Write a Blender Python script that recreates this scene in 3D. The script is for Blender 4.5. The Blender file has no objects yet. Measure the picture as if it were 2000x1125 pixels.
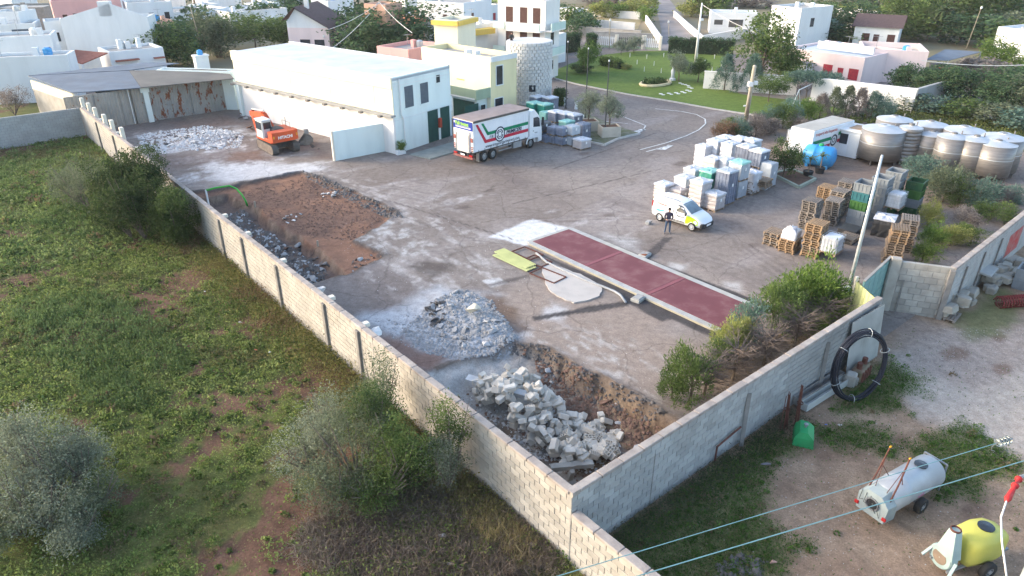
import bpy, bmesh, math, random
import numpy as np
from mathutils import Vector, Matrix
random.seed(7); RNG = np.random.default_rng(7)
scene = bpy.context.scene
COL = scene.collection
R = math.radians

# ------------------------------------------------------------------ camera, sky, sun, exposure
CAM_H, CAM_F, CAM_T = 18.5, 1387.0, R(27)          # height (m), focal length in px of a 2000 px wide frame, downward pitch
cam = bpy.data.cameras.new('camera'); cam.sensor_width = 36; cam.lens = 36*CAM_F/2000
cam.clip_end = 3000
camo = bpy.data.objects.new('camera', cam); COL.objects.link(camo)
camo.location = (0, 0, CAM_H); camo.rotation_euler = (R(90)-CAM_T, 0, 0)
scene.camera = camo
SUN_EL, SUN_DIR = 19.0, (-1.0, 0.12)             # elevation, horizontal direction TOWARDS the sun
w = bpy.data.worlds.new('World'); scene.world = w; w.use_nodes = True
nt = w.node_tree; bg = nt.nodes['Background']; sk = nt.nodes.new('ShaderNodeTexSky')
sk.sky_type = 'NISHITA'; sk.sun_disc = False; sk.sun_elevation = R(SUN_EL)
sk.sun_rotation = math.atan2(SUN_DIR[0], SUN_DIR[1]); sk.air_density = 1.0; sk.dust_density = 2.5; sk.ozone_density = 1.0
nt.links.new(sk.outputs[0], bg.inputs[0]); bg.inputs[1].default_value = 0.15
sun = bpy.data.lights.new('sun', 'SUN'); sun.energy = 0.55; sun.angle = R(14.0); sun.color = (1, .91, .80)
suno = bpy.data.objects.new('sun', sun); COL.objects.link(suno)
_d = Vector((SUN_DIR[0], SUN_DIR[1], 0)).normalized()*math.cos(R(SUN_EL)) + Vector((0, 0, math.sin(R(SUN_EL))))
suno.rotation_euler = _d.to_track_quat('Z', 'Y').to_euler()
scene.view_settings.view_transform = 'Standard'; scene.view_settings.look = 'None'
scene.view_settings.exposure = 1.98; scene.view_settings.gamma = 1.0
scene.cycles.use_denoising = True
scene.cycles.max_bounces = 6; scene.cycles.diffuse_bounces = 3; scene.cycles.transparent_max_bounces = 6
scene.cycles.volume_bounces = 1

# ------------------------------------------------------------------ places
def g(px, py, z=0.0):
    """point of the place at height z that the photograph shows at pixel (px, py) of 2000 x 1125"""
    x = (px-1000)/CAM_F; y = (562.5-py)/CAM_F
    d = Vector((x, math.cos(CAM_T)+y*math.sin(CAM_T), -math.sin(CAM_T)+y*math.cos(CAM_T)))
    return Vector((0, 0, CAM_H)) + d*((z-CAM_H)/d.z)
O3 = g(1118, 960, 3.0)                               # corner of the yard walls
_u = (g(155, 207, 3.0)-O3).to_2d().normalized()      # u runs along the field wall, v along the lot wall
UX, UY = _u.x, _u.y; VX, VY = UY, -UX
PSI = math.atan2(VY, VX)
YARD = Matrix.Translation((O3.x, O3.y, 0)) @ Matrix.Rotation(PSI, 4, 'Z')   # local x = v, local y = u
def W(v, u, z=0.0): return Vector((O3.x+v*VX+u*UX, O3.y+v*VY+u*UY, z))
def VU(px, py, z=0.0):
    p = g(px, py, z); a, b = p.x-O3.x, p.y-O3.y
    return (a*VX+b*VY, a*UX+b*UY)

# ------------------------------------------------------------------ mesh helpers
class MB:
    def __init__(s): s.v = []; s.f = []; s.m = []
    def add(s, vs, fs, m=0):
        n = len(s.v); s.v += [tuple(p) for p in vs]
        s.f += [tuple(n+i for i in f) for f in fs]; s.m += [m]*len(fs); return s
    def box(s, x0, x1, y0, y1, z0, z1, m=0, M=None):
        vs = [Vector(p) for p in ((x0,y0,z0),(x1,y0,z0),(x1,y1,z0),(x0,y1,z0),(x0,y0,z1),(x1,y0,z1),(x1,y1,z1),(x0,y1,z1))]
        if M is not None: vs = [M @ p for p in vs]
        return s.add(vs, [(0,3,2,1),(4,5,6,7),(0,1,5,4),(1,2,6,5),(2,3,7,6),(3,0,4,7)], m)
    def bbox(s, cx, cy, cz, sx, sy, sz, b=.02, m=0, M=None):
        """box with chamfered vertical and top edges"""
        vs = []; hx, hy = sx/2, sy/2
        for z, i in ((cz-sz/2, 0), (cz+sz/2-b, 0), (cz+sz/2, b)):
            for (ax, ay) in ((-1,-1),(1,-1),(1,1),(-1,1)):
                e = b
                px, py = ax*(hx-i), ay*(hy-i)
                if (ax*ay) > 0: pts = [(px, py-ay*e), (px-ax*e, py)]
                else: pts = [(px-ax*e, py), (px, py-ay*e)]
                vs += [(cx+a, cy+b_, z) for a, b_ in pts]
        fs = [tuple(range(7, -1, -1)), tuple(range(16, 24))]
        for k in range(2):
            for i in range(8):
                j = (i+1) % 8; fs.append((k*8+i, k*8+j, k*8+8+j, k*8+8+i))
        if M is not None: vs = [M @ Vector(p) for p in vs]
        return s.add(vs, fs, m)
    def prism(s, poly, z0, z1, m=0, M=None):
        n = len(poly)
        a = sum(poly[i][0]*poly[(i+1)%n][1]-poly[(i+1)%n][0]*poly[i][1] for i in range(n))
        if a < 0: poly = poly[::-1]
        vs = [Vector((p[0], p[1], z0)) for p in poly]+[Vector((p[0], p[1], z1)) for p in poly]
        if M is not None: vs = [M @ p for p in vs]
        fs = [tuple(range(n-1, -1, -1)), tuple(range(n, 2*n))]+[(i, (i+1)%n, n+(i+1)%n, n+i) for i in range(n)]
        return s.add(vs, fs, m)
    def lathe(s, prof, n=20, m=0, M=None, cap=True):
        vs = []; fs = []
        for r, z in prof:
            for k in range(n):
                a = 2*math.pi*k/n; vs.append(Vector((r*math.cos(a), r*math.sin(a), z)))
        for i in range(len(prof)-1):
            for k in range(n):
                j = (k+1) % n; fs.append((i*n+k, i*n+j, (i+1)*n+j, (i+1)*n+k))
        if cap: fs += [tuple(range(n-1, -1, -1)), tuple(range((len(prof)-1)*n, len(prof)*n))]
        if M is not None: vs = [M @ p for p in vs]
        return s.add(vs, fs, m)
    def tube(s, pts, r, n=8, m=0, closed=False):
        pts = [Vector(p) for p in pts]; rs = r if isinstance(r, (list, tuple)) else [r]*len(pts)
        vs = []; fs = []; N = len(pts); prev = None
        for i, p in enumerate(pts):
            if closed: t = pts[(i+1)%N]-pts[i-1]
            else: t = pts[min(i+1, N-1)]-pts[max(i-1, 0)]
            t.normalize()
            a = prev-t*prev.dot(t) if prev is not None else (Vector((0,0,1)).cross(t) if abs(t.z) < .95 else Vector((1,0,0)).cross(t))
            if a.length < 1e-5: a = Vector((1,0,0)).cross(t)
            a.normalize(); prev = a; b = t.cross(a)
            for k in range(n):
                q = 2*math.pi*k/n; vs.append(p+(a*math.cos(q)+b*math.sin(q))*rs[i])
        for i in range(N if closed else N-1):
            i2 = (i+1) % N
            for k in range(n):
                j = (k+1) % n; fs.append((i*n+k, i*n+j, i2*n+j, i2*n+k))
        if not closed: fs += [tuple(range(n-1, -1, -1)), tuple(range((N-1)*n, N*n))]
        return s.add(vs, fs, m)
    def bar(s, a, b, wx, wz, m=0):
        """rectangular bar from a to b"""
        a, b = Vector(a), Vector(b); t = (b-a).normalized()
        x = t.cross(Vector((0,0,1))) if abs(t.z) < .98 else Vector((1,0,0))
        x.normalize(); y = x.cross(t)
        vs = [p+x*(sx*wx/2)+y*(sy*wz/2) for p in (a, b) for sx, sy in ((-1,-1),(1,-1),(1,1),(-1,1))]
        return s.add(vs, [(0,1,2,3),(7,6,5,4),(0,4,5,1),(1,5,6,2),(2,6,7,3),(3,7,4,0)], m)
    def mesh(s, name, mats):
        me = bpy.data.meshes.new(name); me.from_pydata(s.v, [], s.f)
        for m in (mats if isinstance(mats, (list, tuple)) else [mats]): me.materials.append(m)
        if any(s.m): me.polygons.foreach_set('material_index', s.m)
        bm = bmesh.new(); bm.from_mesh(me); bmesh.ops.recalc_face_normals(bm, faces=bm.faces); bm.to_mesh(me); bm.free()
        return me
    def build(s, name, mats, parent=None, smooth=False):
        me = s.mesh(name, mats)
        if smooth: me.shade_smooth()
        return link(name, me, parent)
def link(name, me, parent=None):
    o = bpy.data.objects.new(name, me); COL.objects.link(o)
    if parent is not None: o.parent = parent
    return o
def tag(o, label=None, cat=None, group=None, kind=None):
    for k, x in (('label', label), ('category', cat), ('group', group), ('kind', kind)):
        if x: o[k] = x
    return o
def thing(name, label, cat, loc=(0,0,0), rz=0.0, group=None, yard=False):
    o = bpy.data.objects.new(name, None); COL.objects.link(o); o.empty_display_size = .3
    o.location = loc; o.rotation_euler = (0, 0, rz)
    return tag(o, label, cat, group)
def dup(o, parent=None):
    c = o.copy(); COL.objects.link(c); c.parent = parent
    for ch in o.children: dup(ch, c)
    return c
def npmesh(name, V, Fq, mats, col=None, smooth=False, nv=4):
    """fast mesh from arrays: V (n,3), Fq (m,nv), optional colour per vertex (n,3)"""
    me = bpy.data.meshes.new(name); V = np.ascontiguousarray(V, np.float32); Fq = np.ascontiguousarray(Fq, np.int32)
    me.vertices.add(len(V)); me.vertices.foreach_set('co', V.ravel())
    me.loops.add(Fq.size); me.loops.foreach_set('vertex_index', Fq.ravel())
    me.polygons.add(len(Fq)); me.polygons.foreach_set('loop_start', np.arange(len(Fq), dtype=np.int32)*nv)
    if smooth: me.polygons.foreach_set('use_smooth', np.ones(len(Fq), bool))
    if col is not None:
        a = me.color_attributes.new('Col', 'FLOAT_COLOR', 'POINT')
        a.data.foreach_set('color', np.concatenate([col, np.ones((len(V), 1))], 1).astype(np.float32).ravel())
    me.materials.append(mats); me.update(calc_edges=True); return me

# ------------------------------------------------------------------ materials
def _n(nt, t, **k):
    x = nt.nodes.new(t)
    for a, b in k.items(): setattr(x, a, b)
    return x
def mat(name, c, c2=None, scale=2.0, rough=.85, bump=0.0, bscale=None, metal=0.0, rnd=0.0, spec=.3, dirt=0.0, dscale=.35, trans=0.0, detail=3, streak=0, dcol=(.12,.10,.08), hue=0.0):
    m = bpy.data.materials.new(name); m.use_nodes = True; nt = m.node_tree; L = nt.links.new
    b = nt.nodes['Principled BSDF']; b.inputs['Roughness'].default_value = rough; b.inputs['Metallic'].default_value = metal
    b.inputs['Specular IOR Level'].default_value = spec
    geo = _n(nt, 'ShaderNodeNewGeometry'); pos = geo.outputs['Position']
    mp = _n(nt, 'ShaderNodeMapping'); L(pos, mp.inputs[0])
    if streak: mp.inputs['Scale'].default_value = (1, 1, streak)
    no = _n(nt, 'ShaderNodeTexNoise'); no.inputs['Scale'].default_value = scale; no.inputs['Detail'].default_value = detail; L(mp.outputs[0], no.inputs[0])
    if c2 is None: c2 = tuple(x*.82 for x in c)
    rp = _n(nt, 'ShaderNodeValToRGB'); rp.color_ramp.elements[0].position = .35; rp.color_ramp.elements[1].position = .65
    rp.color_ramp.elements[0].color = (*c2, 1); rp.color_ramp.elements[1].color = (*c, 1); L(no.outputs[0], rp.inputs[0])
    out = rp.outputs[0]
    if dirt:
        n2 = _n(nt, 'ShaderNodeTexNoise'); n2.inputs['Scale'].default_value = dscale; n2.inputs['Detail'].default_value = 4; n2.inputs['Roughness'].default_value = .7; L(mp.outputs[0], n2.inputs[0])
        r2 = _n(nt, 'ShaderNodeMapRange'); r2.inputs[1].default_value = .48; r2.inputs[2].default_value = .75; r2.inputs[4].default_value = dirt; L(n2.outputs[0], r2.inputs[0])
        mx = _n(nt, 'ShaderNodeMix', data_type='RGBA'); L(r2.outputs[0], mx.inputs[0]); L(out, mx.inputs[6]); mx.inputs[7].default_value = (*dcol, 1); out = mx.outputs[2]
    if rnd:
        oi = _n(nt, 'ShaderNodeObjectInfo'); mr = _n(nt, 'ShaderNodeMapRange'); mr.inputs[3].default_value = 1-rnd; mr.inputs[4].default_value = 1+rnd; L(oi.outputs['Random'], mr.inputs[0])
        hs = _n(nt, 'ShaderNodeHueSaturation'); L(mr.outputs[0], hs.inputs['Value']); L(out, hs.inputs['Color']); out = hs.outputs[0]
    L(out, b.inputs['Base Color'])
    if bump:
        nb = _n(nt, 'ShaderNodeTexNoise'); nb.inputs['Scale'].default_value = bscale or scale*4; nb.inputs['Detail'].default_value = 3; L(mp.outputs[0], nb.inputs[0])
        bp = _n(nt, 'ShaderNodeBump'); bp.inputs['Strength'].default_value = min(1, bump); bp.inputs['Distance'].default_value = .02*max(1, bump); L(nb.outputs[0], bp.inputs['Height']); L(bp.outputs[0], b.inputs['Normal'])
    if trans: b.inputs['Transmission Weight'].default_value = trans
    return m
def vcmat(name, fine=12.0, amp=.35, bump=.6, bscale=9.0, rough=.95, spec=.15, cracks=0.0):
    """ground: colour laid down per place (asphalt, soil, dust), fine grain from noise"""
    m = bpy.data.materials.new(name); m.use_nodes = True; nt = m.node_tree; L = nt.links.new
    b = nt.nodes['Principled BSDF']; b.inputs['Roughness'].default_value = rough; b.inputs['Specular IOR Level'].default_value = spec
    at = _n(nt, 'ShaderNodeAttribute', attribute_name='Col'); geo = _n(nt, 'ShaderNodeNewGeometry')
    outs = []
    for sc, dt in ((fine, 3), (fine*.16, 4)):
        no = _n(nt, 'ShaderNodeTexNoise'); no.inputs['Scale'].default_value = sc; no.inputs['Detail'].default_value = dt; no.inputs['Roughness'].default_value = .7; L(geo.outputs['Position'], no.inputs[0])
        mr = _n(nt, 'ShaderNodeMapRange'); mr.inputs[1].default_value = .25; mr.inputs[2].default_value = .75; mr.inputs[3].default_value = 1-amp; mr.inputs[4].default_value = 1+amp; L(no.outputs[0], mr.inputs[0]); outs.append(mr.outputs[0])
    mu = _n(nt, 'ShaderNodeMath', operation='MULTIPLY'); L(outs[0], mu.inputs[0]); L(outs[1], mu.inputs[1])
    val = mu.outputs[0]
    if cracks:                                                     # hairline cracks of old asphalt
        dn = _n(nt, 'ShaderNodeTexNoise'); dn.inputs['Scale'].default_value = .8; dn.inputs['Detail'].default_value = 3; L(geo.outputs['Position'], dn.inputs[0])
        ad = _n(nt, 'ShaderNodeMix', data_type='RGBA', blend_type='ADD'); ad.inputs[0].default_value = 1.6; L(geo.outputs['Position'], ad.inputs[6]); L(dn.outputs['Color'], ad.inputs[7])
        vo = _n(nt, 'ShaderNodeTexVoronoi', feature='DISTANCE_TO_EDGE'); vo.inputs['Scale'].default_value = .28; L(ad.outputs[2], vo.inputs['Vector'])
        cr = _n(nt, 'ShaderNodeMapRange'); cr.inputs[1].default_value = .004; cr.inputs[2].default_value = .012; cr.inputs[3].default_value = 1-cracks; cr.inputs[4].default_value = 1; vo.inputs['Scale'].default_value = .2; L(vo.outputs['Distance'], cr.inputs[0])
        m2 = _n(nt, 'ShaderNodeMath', operation='MULTIPLY'); L(val, m2.inputs[0]); L(cr.outputs[0], m2.inputs[1]); val = m2.outputs[0]
    hs = _n(nt, 'ShaderNodeHueSaturation'); L(val, hs.inputs['Value']); L(at.outputs['Color'], hs.inputs['Color']); L(hs.outputs[0], b.inputs['Base Color'])
    nb = _n(nt, 'ShaderNodeTexNoise'); nb.inputs['Scale'].default_value = bscale; nb.inputs['Detail'].default_value = 3; nb.inputs['Roughness'].default_value = .65; L(geo.outputs['Position'], nb.inputs[0])
    bp = _n(nt, 'ShaderNodeBump'); bp.inputs['Strength'].default_value = bump; bp.inputs['Distance'].default_value = .04; L(nb.outputs[0], bp.inputs['Height']); L(bp.outputs[0], b.inputs['Normal'])
    return m
def leafmat(name, trans=.42, rnd=.12):
    m = bpy.data.materials.new(name); m.use_nodes = True; nt = m.node_tree; L = nt.links.new
    b = nt.nodes['Principled BSDF']; b.inputs['Roughness'].default_value = .65; b.inputs['Specular IOR Level'].default_value = .25
    at = _n(nt, 'ShaderNodeAttribute', attribute_name='Col'); oi = _n(nt, 'ShaderNodeObjectInfo')
    mr = _n(nt, 'ShaderNodeMapRange'); mr.inputs[3].default_value = 1-rnd; mr.inputs[4].default_value = 1+rnd; L(oi.outputs['Random'], mr.inputs[0])
    hs = _n(nt, 'ShaderNodeHueSaturation'); L(mr.outputs[0], hs.inputs['Value']); L(at.outputs['Color'], hs.inputs['Color']); L(hs.outputs[0], b.inputs['Base Color'])
    tr = _n(nt, 'ShaderNodeBsdfTranslucent'); L(hs.outputs[0], tr.inputs[0])
    ms = _n(nt, 'ShaderNodeMixShader'); ms.inputs[0].default_value = trans; L(b.outputs[0], ms.inputs[1]); L(tr.outputs[0], ms.inputs[2])
    L(ms.outputs[0], nt.nodes['Material Output'].inputs[0]); return m

# numpy noise
def _hash(ix, iy, s):
    h = (ix.astype(np.int64)*374761393 + iy.astype(np.int64)*668265263 + s*974711) & 0xffffffff
    h = ((h ^ (h >> 13))*1274126177) & 0xffffffff
    return ((h ^ (h >> 16)) & 0xffff)/65535.0
def vnoise(x, y, s=0):
    ix = np.floor(x); iy = np.floor(y); fx = x-ix; fy = y-iy; fx = fx*fx*(3-2*fx); fy = fy*fy*(3-2*fy)
    a = _hash(ix, iy, s); b = _hash(ix+1, iy, s); c = _hash(ix, iy+1, s); d = _hash(ix+1, iy+1, s)
    return (a*(1-fx)+b*fx)*(1-fy)+(c*(1-fx)+d*fx)*fy
def fbm(x, y, f=1.0, o=4, s=0):
    t = 0; a = .5; tot = 0
    x, y = x*.83-y*.56, x*.56+y*.83
    for k in range(o):
        t = t+a*vnoise(x*f+17.3*k, y*f-9.1*k, s+k); tot += a; a *= .55; f *= 2.03; x, y = x*.6-y*.8, x*.8+y*.6
    return (t/tot-.5)*1.15+.5
def sdf(poly, X, Y):
    """signed distance (negative inside) to a polygon in the plane"""
    d = np.full(X.shape, 1e9); ins = np.zeros(X.shape, bool); n = len(poly)
    for i in range(n):
        x0, y0 = poly[i]; x1, y1 = poly[(i+1) % n]; dx, dy = x1-x0, y1-y0; q = dx*dx+dy*dy+1e-12
        t = np.clip(((X-x0)*dx+(Y-y0)*dy)/q, 0, 1); d = np.minimum(d, np.hypot(X-x0-t*dx, Y-y0-t*dy))
        if y0 != y1:
            c = ((y0 > Y) != (y1 > Y)) & (X < dx*(Y-y0)/(y1-y0)+x0); ins ^= c
    return np.where(ins, -d, d)
def sst(a, b, x):
    t = np.clip((x-a)/(b-a), 0, 1); return t*t*(3-2*t)
def P2(*pts): return [VU(*p) for p in pts]          # pixels -> (v, u) polygon
# ------------------------------------------------------------------ ground: yard sheet with trench and pit
def grid(vs, us, hfun, cfun, name, material, label=None):
    V_, U_ = np.meshgrid(vs, us); nv, nu = len(vs), len(us)
    Z = hfun(V_, U_); C = cfun(V_, U_, Z)
    X = O3.x+V_*VX+U_*UX; Y = O3.y+V_*VY+U_*UY
    idx = np.arange(nv*nu).reshape(nu, nv)
    F = np.stack([idx[:-1,:-1], idx[:-1,1:], idx[1:,1:], idx[1:,:-1]], -1).reshape(-1, 4)
    me = npmesh(name, np.stack([X, Y, Z], -1).reshape(-1, 3), F, material, C.reshape(-1, 3), smooth=True)
    return tag(link(name, me), kind='structure')
def lay(C, m, c): return C*(1-m[..., None])+np.array(c)*m[..., None]

TRENCH_EDGE = [VU(480,392), VU(500,402), VU(530,427), VU(567,452), VU(600,470), VU(627,482), VU(650,508), VU(672,532)]
TRENCH = [(.0, 44.0), (4.6, 43.4)]+TRENCH_EDGE+[(2.6, 24.2), (.0, 24.6)]
SOIL = [(0, 45.2)]+P2((430,368),(510,350),(590,335),(650,358),(720,388),(775,413),(735,440),(690,470),(735,492),(740,505),(690,528),(672,534))+[(2, 24.5), (0, 24.5)]
PIT = [(.1, 12.9)]+P2((883,713),(965,694),(1001,672),(1037,676),(1067,682),(1095,700),(1131,722),(1175,741),(1213,760),(1252,782),(1285,799))+[(8.6, 2.6), (7.6, .2), (.1, .1)]
MOUND_C = VU(925, 640); MOUND_A, MOUND_B = VU(862, 588), VU(960, 655)
HEAP_FAR = VU(395, 272)
def pit_floor(v, u):
    """floor of the corner pit: low by the corner, climbing to a pale sloping slab on the far side"""
    z = np.full_like(v, -1.55)
    z = np.maximum(z, -1.55+1.4*sst(7.5, 12.5, u+.25*(v-4)))
    z = np.maximum(z, -1.6+.9*sst(6.6, 8.7, v-.45*np.maximum(0, 3.2-u)))
    return z
def block_heap(v, u):
    """heap of tumbled blocks in the pit"""
    h = 1.7*np.exp(-(((v-4.8)/2.1)**2+((u-8.2)/2.1)**2))+1.0*np.exp(-(((v-2.4)/2.1)**2+((u-6.6)/2.8)**2))
    h = h+.95*np.exp(-(((v-3.6)/2.6)**2+((u-3.4)/2.2)**2))
    return h
def yard_h(v, u):
    z = .03*(fbm(v, u, .22, 3, 5)-.5)
    e = 1.0*(fbm(v, u, .75, 5, 11)-.5)
    s = sdf(SOIL, v, u)+e
    soil = sst(.25, -.3, s); z = z-soil*(.22-.12*(fbm(v, u, .9, 4, 12)-.3))
    t = sdf(TRENCH, v, u)+e*.7
    tr = sst(.12, -.25, t); z = z*(1-tr)+tr*(-1.0+.7*fbm(v, u, .7, 4, 13)-.2)
    p = sdf(PIT, v, u)+.5*(fbm(v, u, .9, 4, 14)-.5)
    pt = sst(.12, -.28, p+.25*(fbm(v, u, 2.6, 3, 21)-.5)); z = z*(1-pt)+pt*(pit_floor(v, u)+.55*(fbm(v, u, 1.3, 5, 15)-.5))
    A_, B_ = MOUND_A, MOUND_B; dx, dy = B_[0]-A_[0], B_[1]-A_[1]; tt = np.clip(((v-A_[0])*dx+(u-A_[1])*dy)/(dx*dx+dy*dy), 0, 1)
    d = np.hypot(v-A_[0]-tt*dx, u-A_[1]-tt*dy)/1.75
    z = z+(.18+.22*tt)*sst(1.15, .1, d+.7*(fbm(v, u, .7, 4, 16)-.5))*(1-pt)*(.35+1.2*fbm(v, u, 1.5, 4, 17))
    d = np.hypot((v-HEAP_FAR[0])/4.0, (u-HEAP_FAR[1])/2.6)
    z = z+.55*sst(1.1, .1, d+.4*(fbm(v, u, .7, 3, 18)-.5))
    # crust of broken asphalt along the cut edges
    z = z+.10*np.exp(-((s-.15)/.28)**2)*(fbm(v, u, 2.2, 3, 19)) + .12*np.exp(-((p-.2)/.25)**2)*fbm(v, u, 2.4, 3, 20)
    # soil beds under the hedges
    bed = sst(.3, -.3, sdf(BED_A, v, u)); z = z+.05*bed
    return z
BED_A = [(9.3, .25), (19.4, .25), (19.8, 3.4), (15.6, 4.6), (10.5, 3.0)]
ASPH, ASPH2 = np.array((.190,.157,.137)), np.array((.262,.225,.200))
def yard_c(v, u, z):
    n1 = fbm(v, u, .12, 4, 30); n2 = fbm(v, u, .55, 5, 31); n3 = fbm(v*1.0, u*.35, 1.1, 5, 32)
    C = ASPH+(ASPH2-ASPH)*np.clip(n1*1.3-.25+(n2-.5)*.6, 0, 1)[..., None]
    # tyre-swept lighter lanes and old patches
    C = lay(C, .5*sst(.55, .72, fbm(v*.35, u, .28, 4, 33)), (.30,.265,.25))
    C = lay(C, .45*sst(.56, .70, fbm(v, u*.4, .22, 4, 34)), (.145,.120,.115))
    def patch(poly, c, a=1.0, soft=.5, nz=.6, f=.8, seed=40):
        nonlocal C
        m = a*sst(soft, -soft, sdf(poly, v, u)+nz*2*(fbm(v, u, f, 5, seed)-.5)); C = lay(C, m, c)
    def dust(poly, c, lo, hi, a=1.0, soft=2.0, f=.9, seed=50, sv=1.0, su=1.0):
        nonlocal C
        m = a*sst(soft, -soft, sdf(poly, v, u))*sst(lo, hi, fbm(v*sv, u*su, f, 6, seed))*(.35+.65*sst(.36, .62, fbm(v, u, 2.7, 3, seed+7))); C = lay(C, m, c)
    # tan worn ground between the pit and the weighbridge
    patch(P2((900,600),(1060,560),(1240,600),(1440,690),(1330,800),(1150,760),(960,700)), (.285,.225,.185), .85, 1.5, 1.2, .5, 41)
    patch(P2((1200,480),(1500,560),(1600,640),(1500,600),(1300,540)), (.30,.25,.215), .6, 1.5, 1.0, .5, 42)
    patch(P2((1500,270),(2000,300),(2000,460),(1900,400),(1600,370),(1520,340)), (.235,.165,.125), .8, 2.0, 1.5, .4, 43)
    dust(P2((600,330),(760,360),(960,450),(1010,540),(930,590),(800,590),(700,560),(640,470)), (.44,.41,.39), .48, .70, .70, 2.0, 1.3, 50, 1.6, .6)
    dust(P2((620,320),(1000,380),(1300,430),(1260,470),(1000,440),(760,380)), (.42,.39,.38), .55, .72, .7, 2.5, .6, 51, .5, 1.4)
    dust(P2((720,430),(800,430),(840,500),(750,500),(690,475)), (.48,.46,.44), .42, .64, .75, .8, 1.6, 52)
    dust(P2((255,262),(480,245),(600,290),(640,330),(590,338),(430,372),(330,350)), (.54,.53,.53), .42, .60, .85, 1.5, .45, 53, .55, 1.2)
    patch(P2((300,300),(470,290),(560,300),(500,315),(330,322)), (.16,.12,.105), .75, 1.2, 2.0, .6, 54)
    patch(P2((440,300),(505,296),(520,312),(460,318)), (.19,.115,.085), .8, .6, .8, .8, 55)
    patch(P2((410,325),(600,318),(620,330),(560,340),(430,360)), (.56,.55,.55), .75, .8, 1.0, .5, 56)
    patch(P2((520,235),(650,300),(655,312),(580,290),(480,240)), (.17,.125,.11), .8, 1.2, 2.0, .7, 57)
    patch(P2((330,240),(450,225),(480,240),(360,255)), (.20,.14,.115), .7, 1.0, 1.5, .6, 58)
    # stony grey dust round the rubble mound
    patch(P2((705,622),(800,590),(860,560),(960,580),(1010,650),(1000,690),(930,705),(860,700),(780,665)), (.40,.41,.43), .95, .9, .9, .7, 60)
    dust(P2((705,622),(830,600),(880,690),(780,660)), (.48,.49,.51), .42, .62, .85, .8, 1.2, 61, 2.2, .6)
    patch(P2((800,520),(880,500),(900,530),(840,548)), (.085,.068,.06), .8, .5, .8, 1.0, 62)
    patch(P2((940,575),(985,580),(1030,640),(1010,655),(960,620)), (.13,.085,.06), .85, .4, .5, 1.0, 63)
    patch(P2((740,655),(830,680),(885,690),(840,730),(770,690)), (.20,.12,.095), .85, .5, .8, .8, 64)
    dust(P2((1010,650),(1160,640),(1310,700),(1320,790),(1230,770),(1080,690)), (.47,.44,.41), .50, .70, .7, 1.5, 1.7, 65, 2.0, .7)
    patch(P2((1075,585),(1105,600),(1110,640),(1060,625)), (.50,.49,.49), .7, .5, .7, .9, 66)
    patch(P2((943,548),(972,543),(990,552),(960,561)), (.62,.61,.60), .9, .15, .3, 1.0, 67)
    patch(P2((1180,455),(1250,470),(1245,488),(1200,485)), (.46,.45,.44), .7, .7, .6, .8, 68)
    patch(P2((1310,512),(1345,515),(1340,528),(1310,524)), (.50,.48,.46), .8, .4, .4, .9, 69)
    patch(P2((1410,548),(1450,552),(1445,568),(1412,562)), (.50,.48,.46), .7, .4, .4, .9, 70)
    patch(P2((958,463),(1040,427),(1112,447),(1025,481)), (.60,.60,.60), .92, .18, .3, .9, 71)
    # fresh dark asphalt laid round the weighbridge
    dk = (.062,.056,.056)
    patch(P2((1022,482),(1032,486),(1165,556),(1209,572),(1228,592),(1292,628),(1311,624),(1386,656),(1405,664),(1424,649)), dk, .96, .10, .12, 1.0, 72)
    patch(P2((1040,619),(1154,597),(1226,588),(1230,598),(1165,607),(1046,626)), dk, .95, .08, .14, 1.0, 73)
    patch(P2((1252,502),(1296,464),(1316,463),(1268,507)), dk, .85, .08, .14, 1.0, 74)
    patch(P2((1106,449),(1112,446),(1504,597),(1498,604)), dk, .95, .06, .08, 1.0, 75)
    patch(P2((945,556),(1030,536),(1032,542),(960,560)), (.09,.075,.07), .8, .12, .2, 1.0, 76)
    # rust-brown and oil marks
    for (a, b, s, sd) in ((1310,408,12,80),(1190,420,6,81),(1140,300,10,82),(1120,250,8,83),(905,405,7,84),(1470,480,6,85),(960,370,6,86),(1330,320,9,87)):
        c0 = VU(a, b); m = .55*sst(1.0, .3, np.hypot((v-c0[0])/(s*.14), (u-c0[1])/(s*.07))+.9*(fbm(v, u, 1.5, 4, sd)-.5)); C = lay(C, m, (.095,.07,.062))
    # pale seams of old concrete and asphalt joints
    for (A, B, wd) in (((1000,398),(1290,330),.05),((1080,330),(1280,260),.05),((655,314),(545,334),.12),((760,392),(1010,470),.05)):
        a, b = VU(*A), VU(*B); dx, dy = b[0]-a[0], b[1]-a[1]; q = math.hypot(dx, dy)
        d = np.abs((v-a[0])*dy-(u-a[1])*dx)/q+.12*(fbm(v, u, 1.5, 3, 90)-.5); t = ((v-a[0])*dx+(u-a[1])*dy)/q
        m = sst(wd*2.2, wd*.6, d)*sst(-.2, .2, t)*sst(q+.2, q-.2, t); C = lay(C, m*.8, (.45,.43,.41) if wd > .1 else (.10,.085,.08))
    # faint tyre bands swept over the yard
    for k, px in enumerate((((760,370),(900,400),(1060,420),(1180,400),(1300,350),(1380,290)),((820,350),(960,380),(1120,370),(1240,330),(1330,280)),((900,440),(1060,425),(1240,420),(1420,440),(1560,540)),((1130,470),(1290,480),(1440,530),(1560,590)),((620,350),(740,400),(860,470),(960,560)),((1480,330),(1440,410),(1460,480),(1560,560)))):
        pl = [VU(*p) for p in px]; dmin = np.full(v.shape, 1e9)
        for a, b in zip(pl[:-1], pl[1:]):
            dx, dy = b[0]-a[0], b[1]-a[1]; t = np.clip(((v-a[0])*dx+(u-a[1])*dy)/(dx*dx+dy*dy), 0, 1); dmin = np.minimum(dmin, np.hypot(v-a[0]-t*dx, u-a[1]-t*dy))
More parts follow.
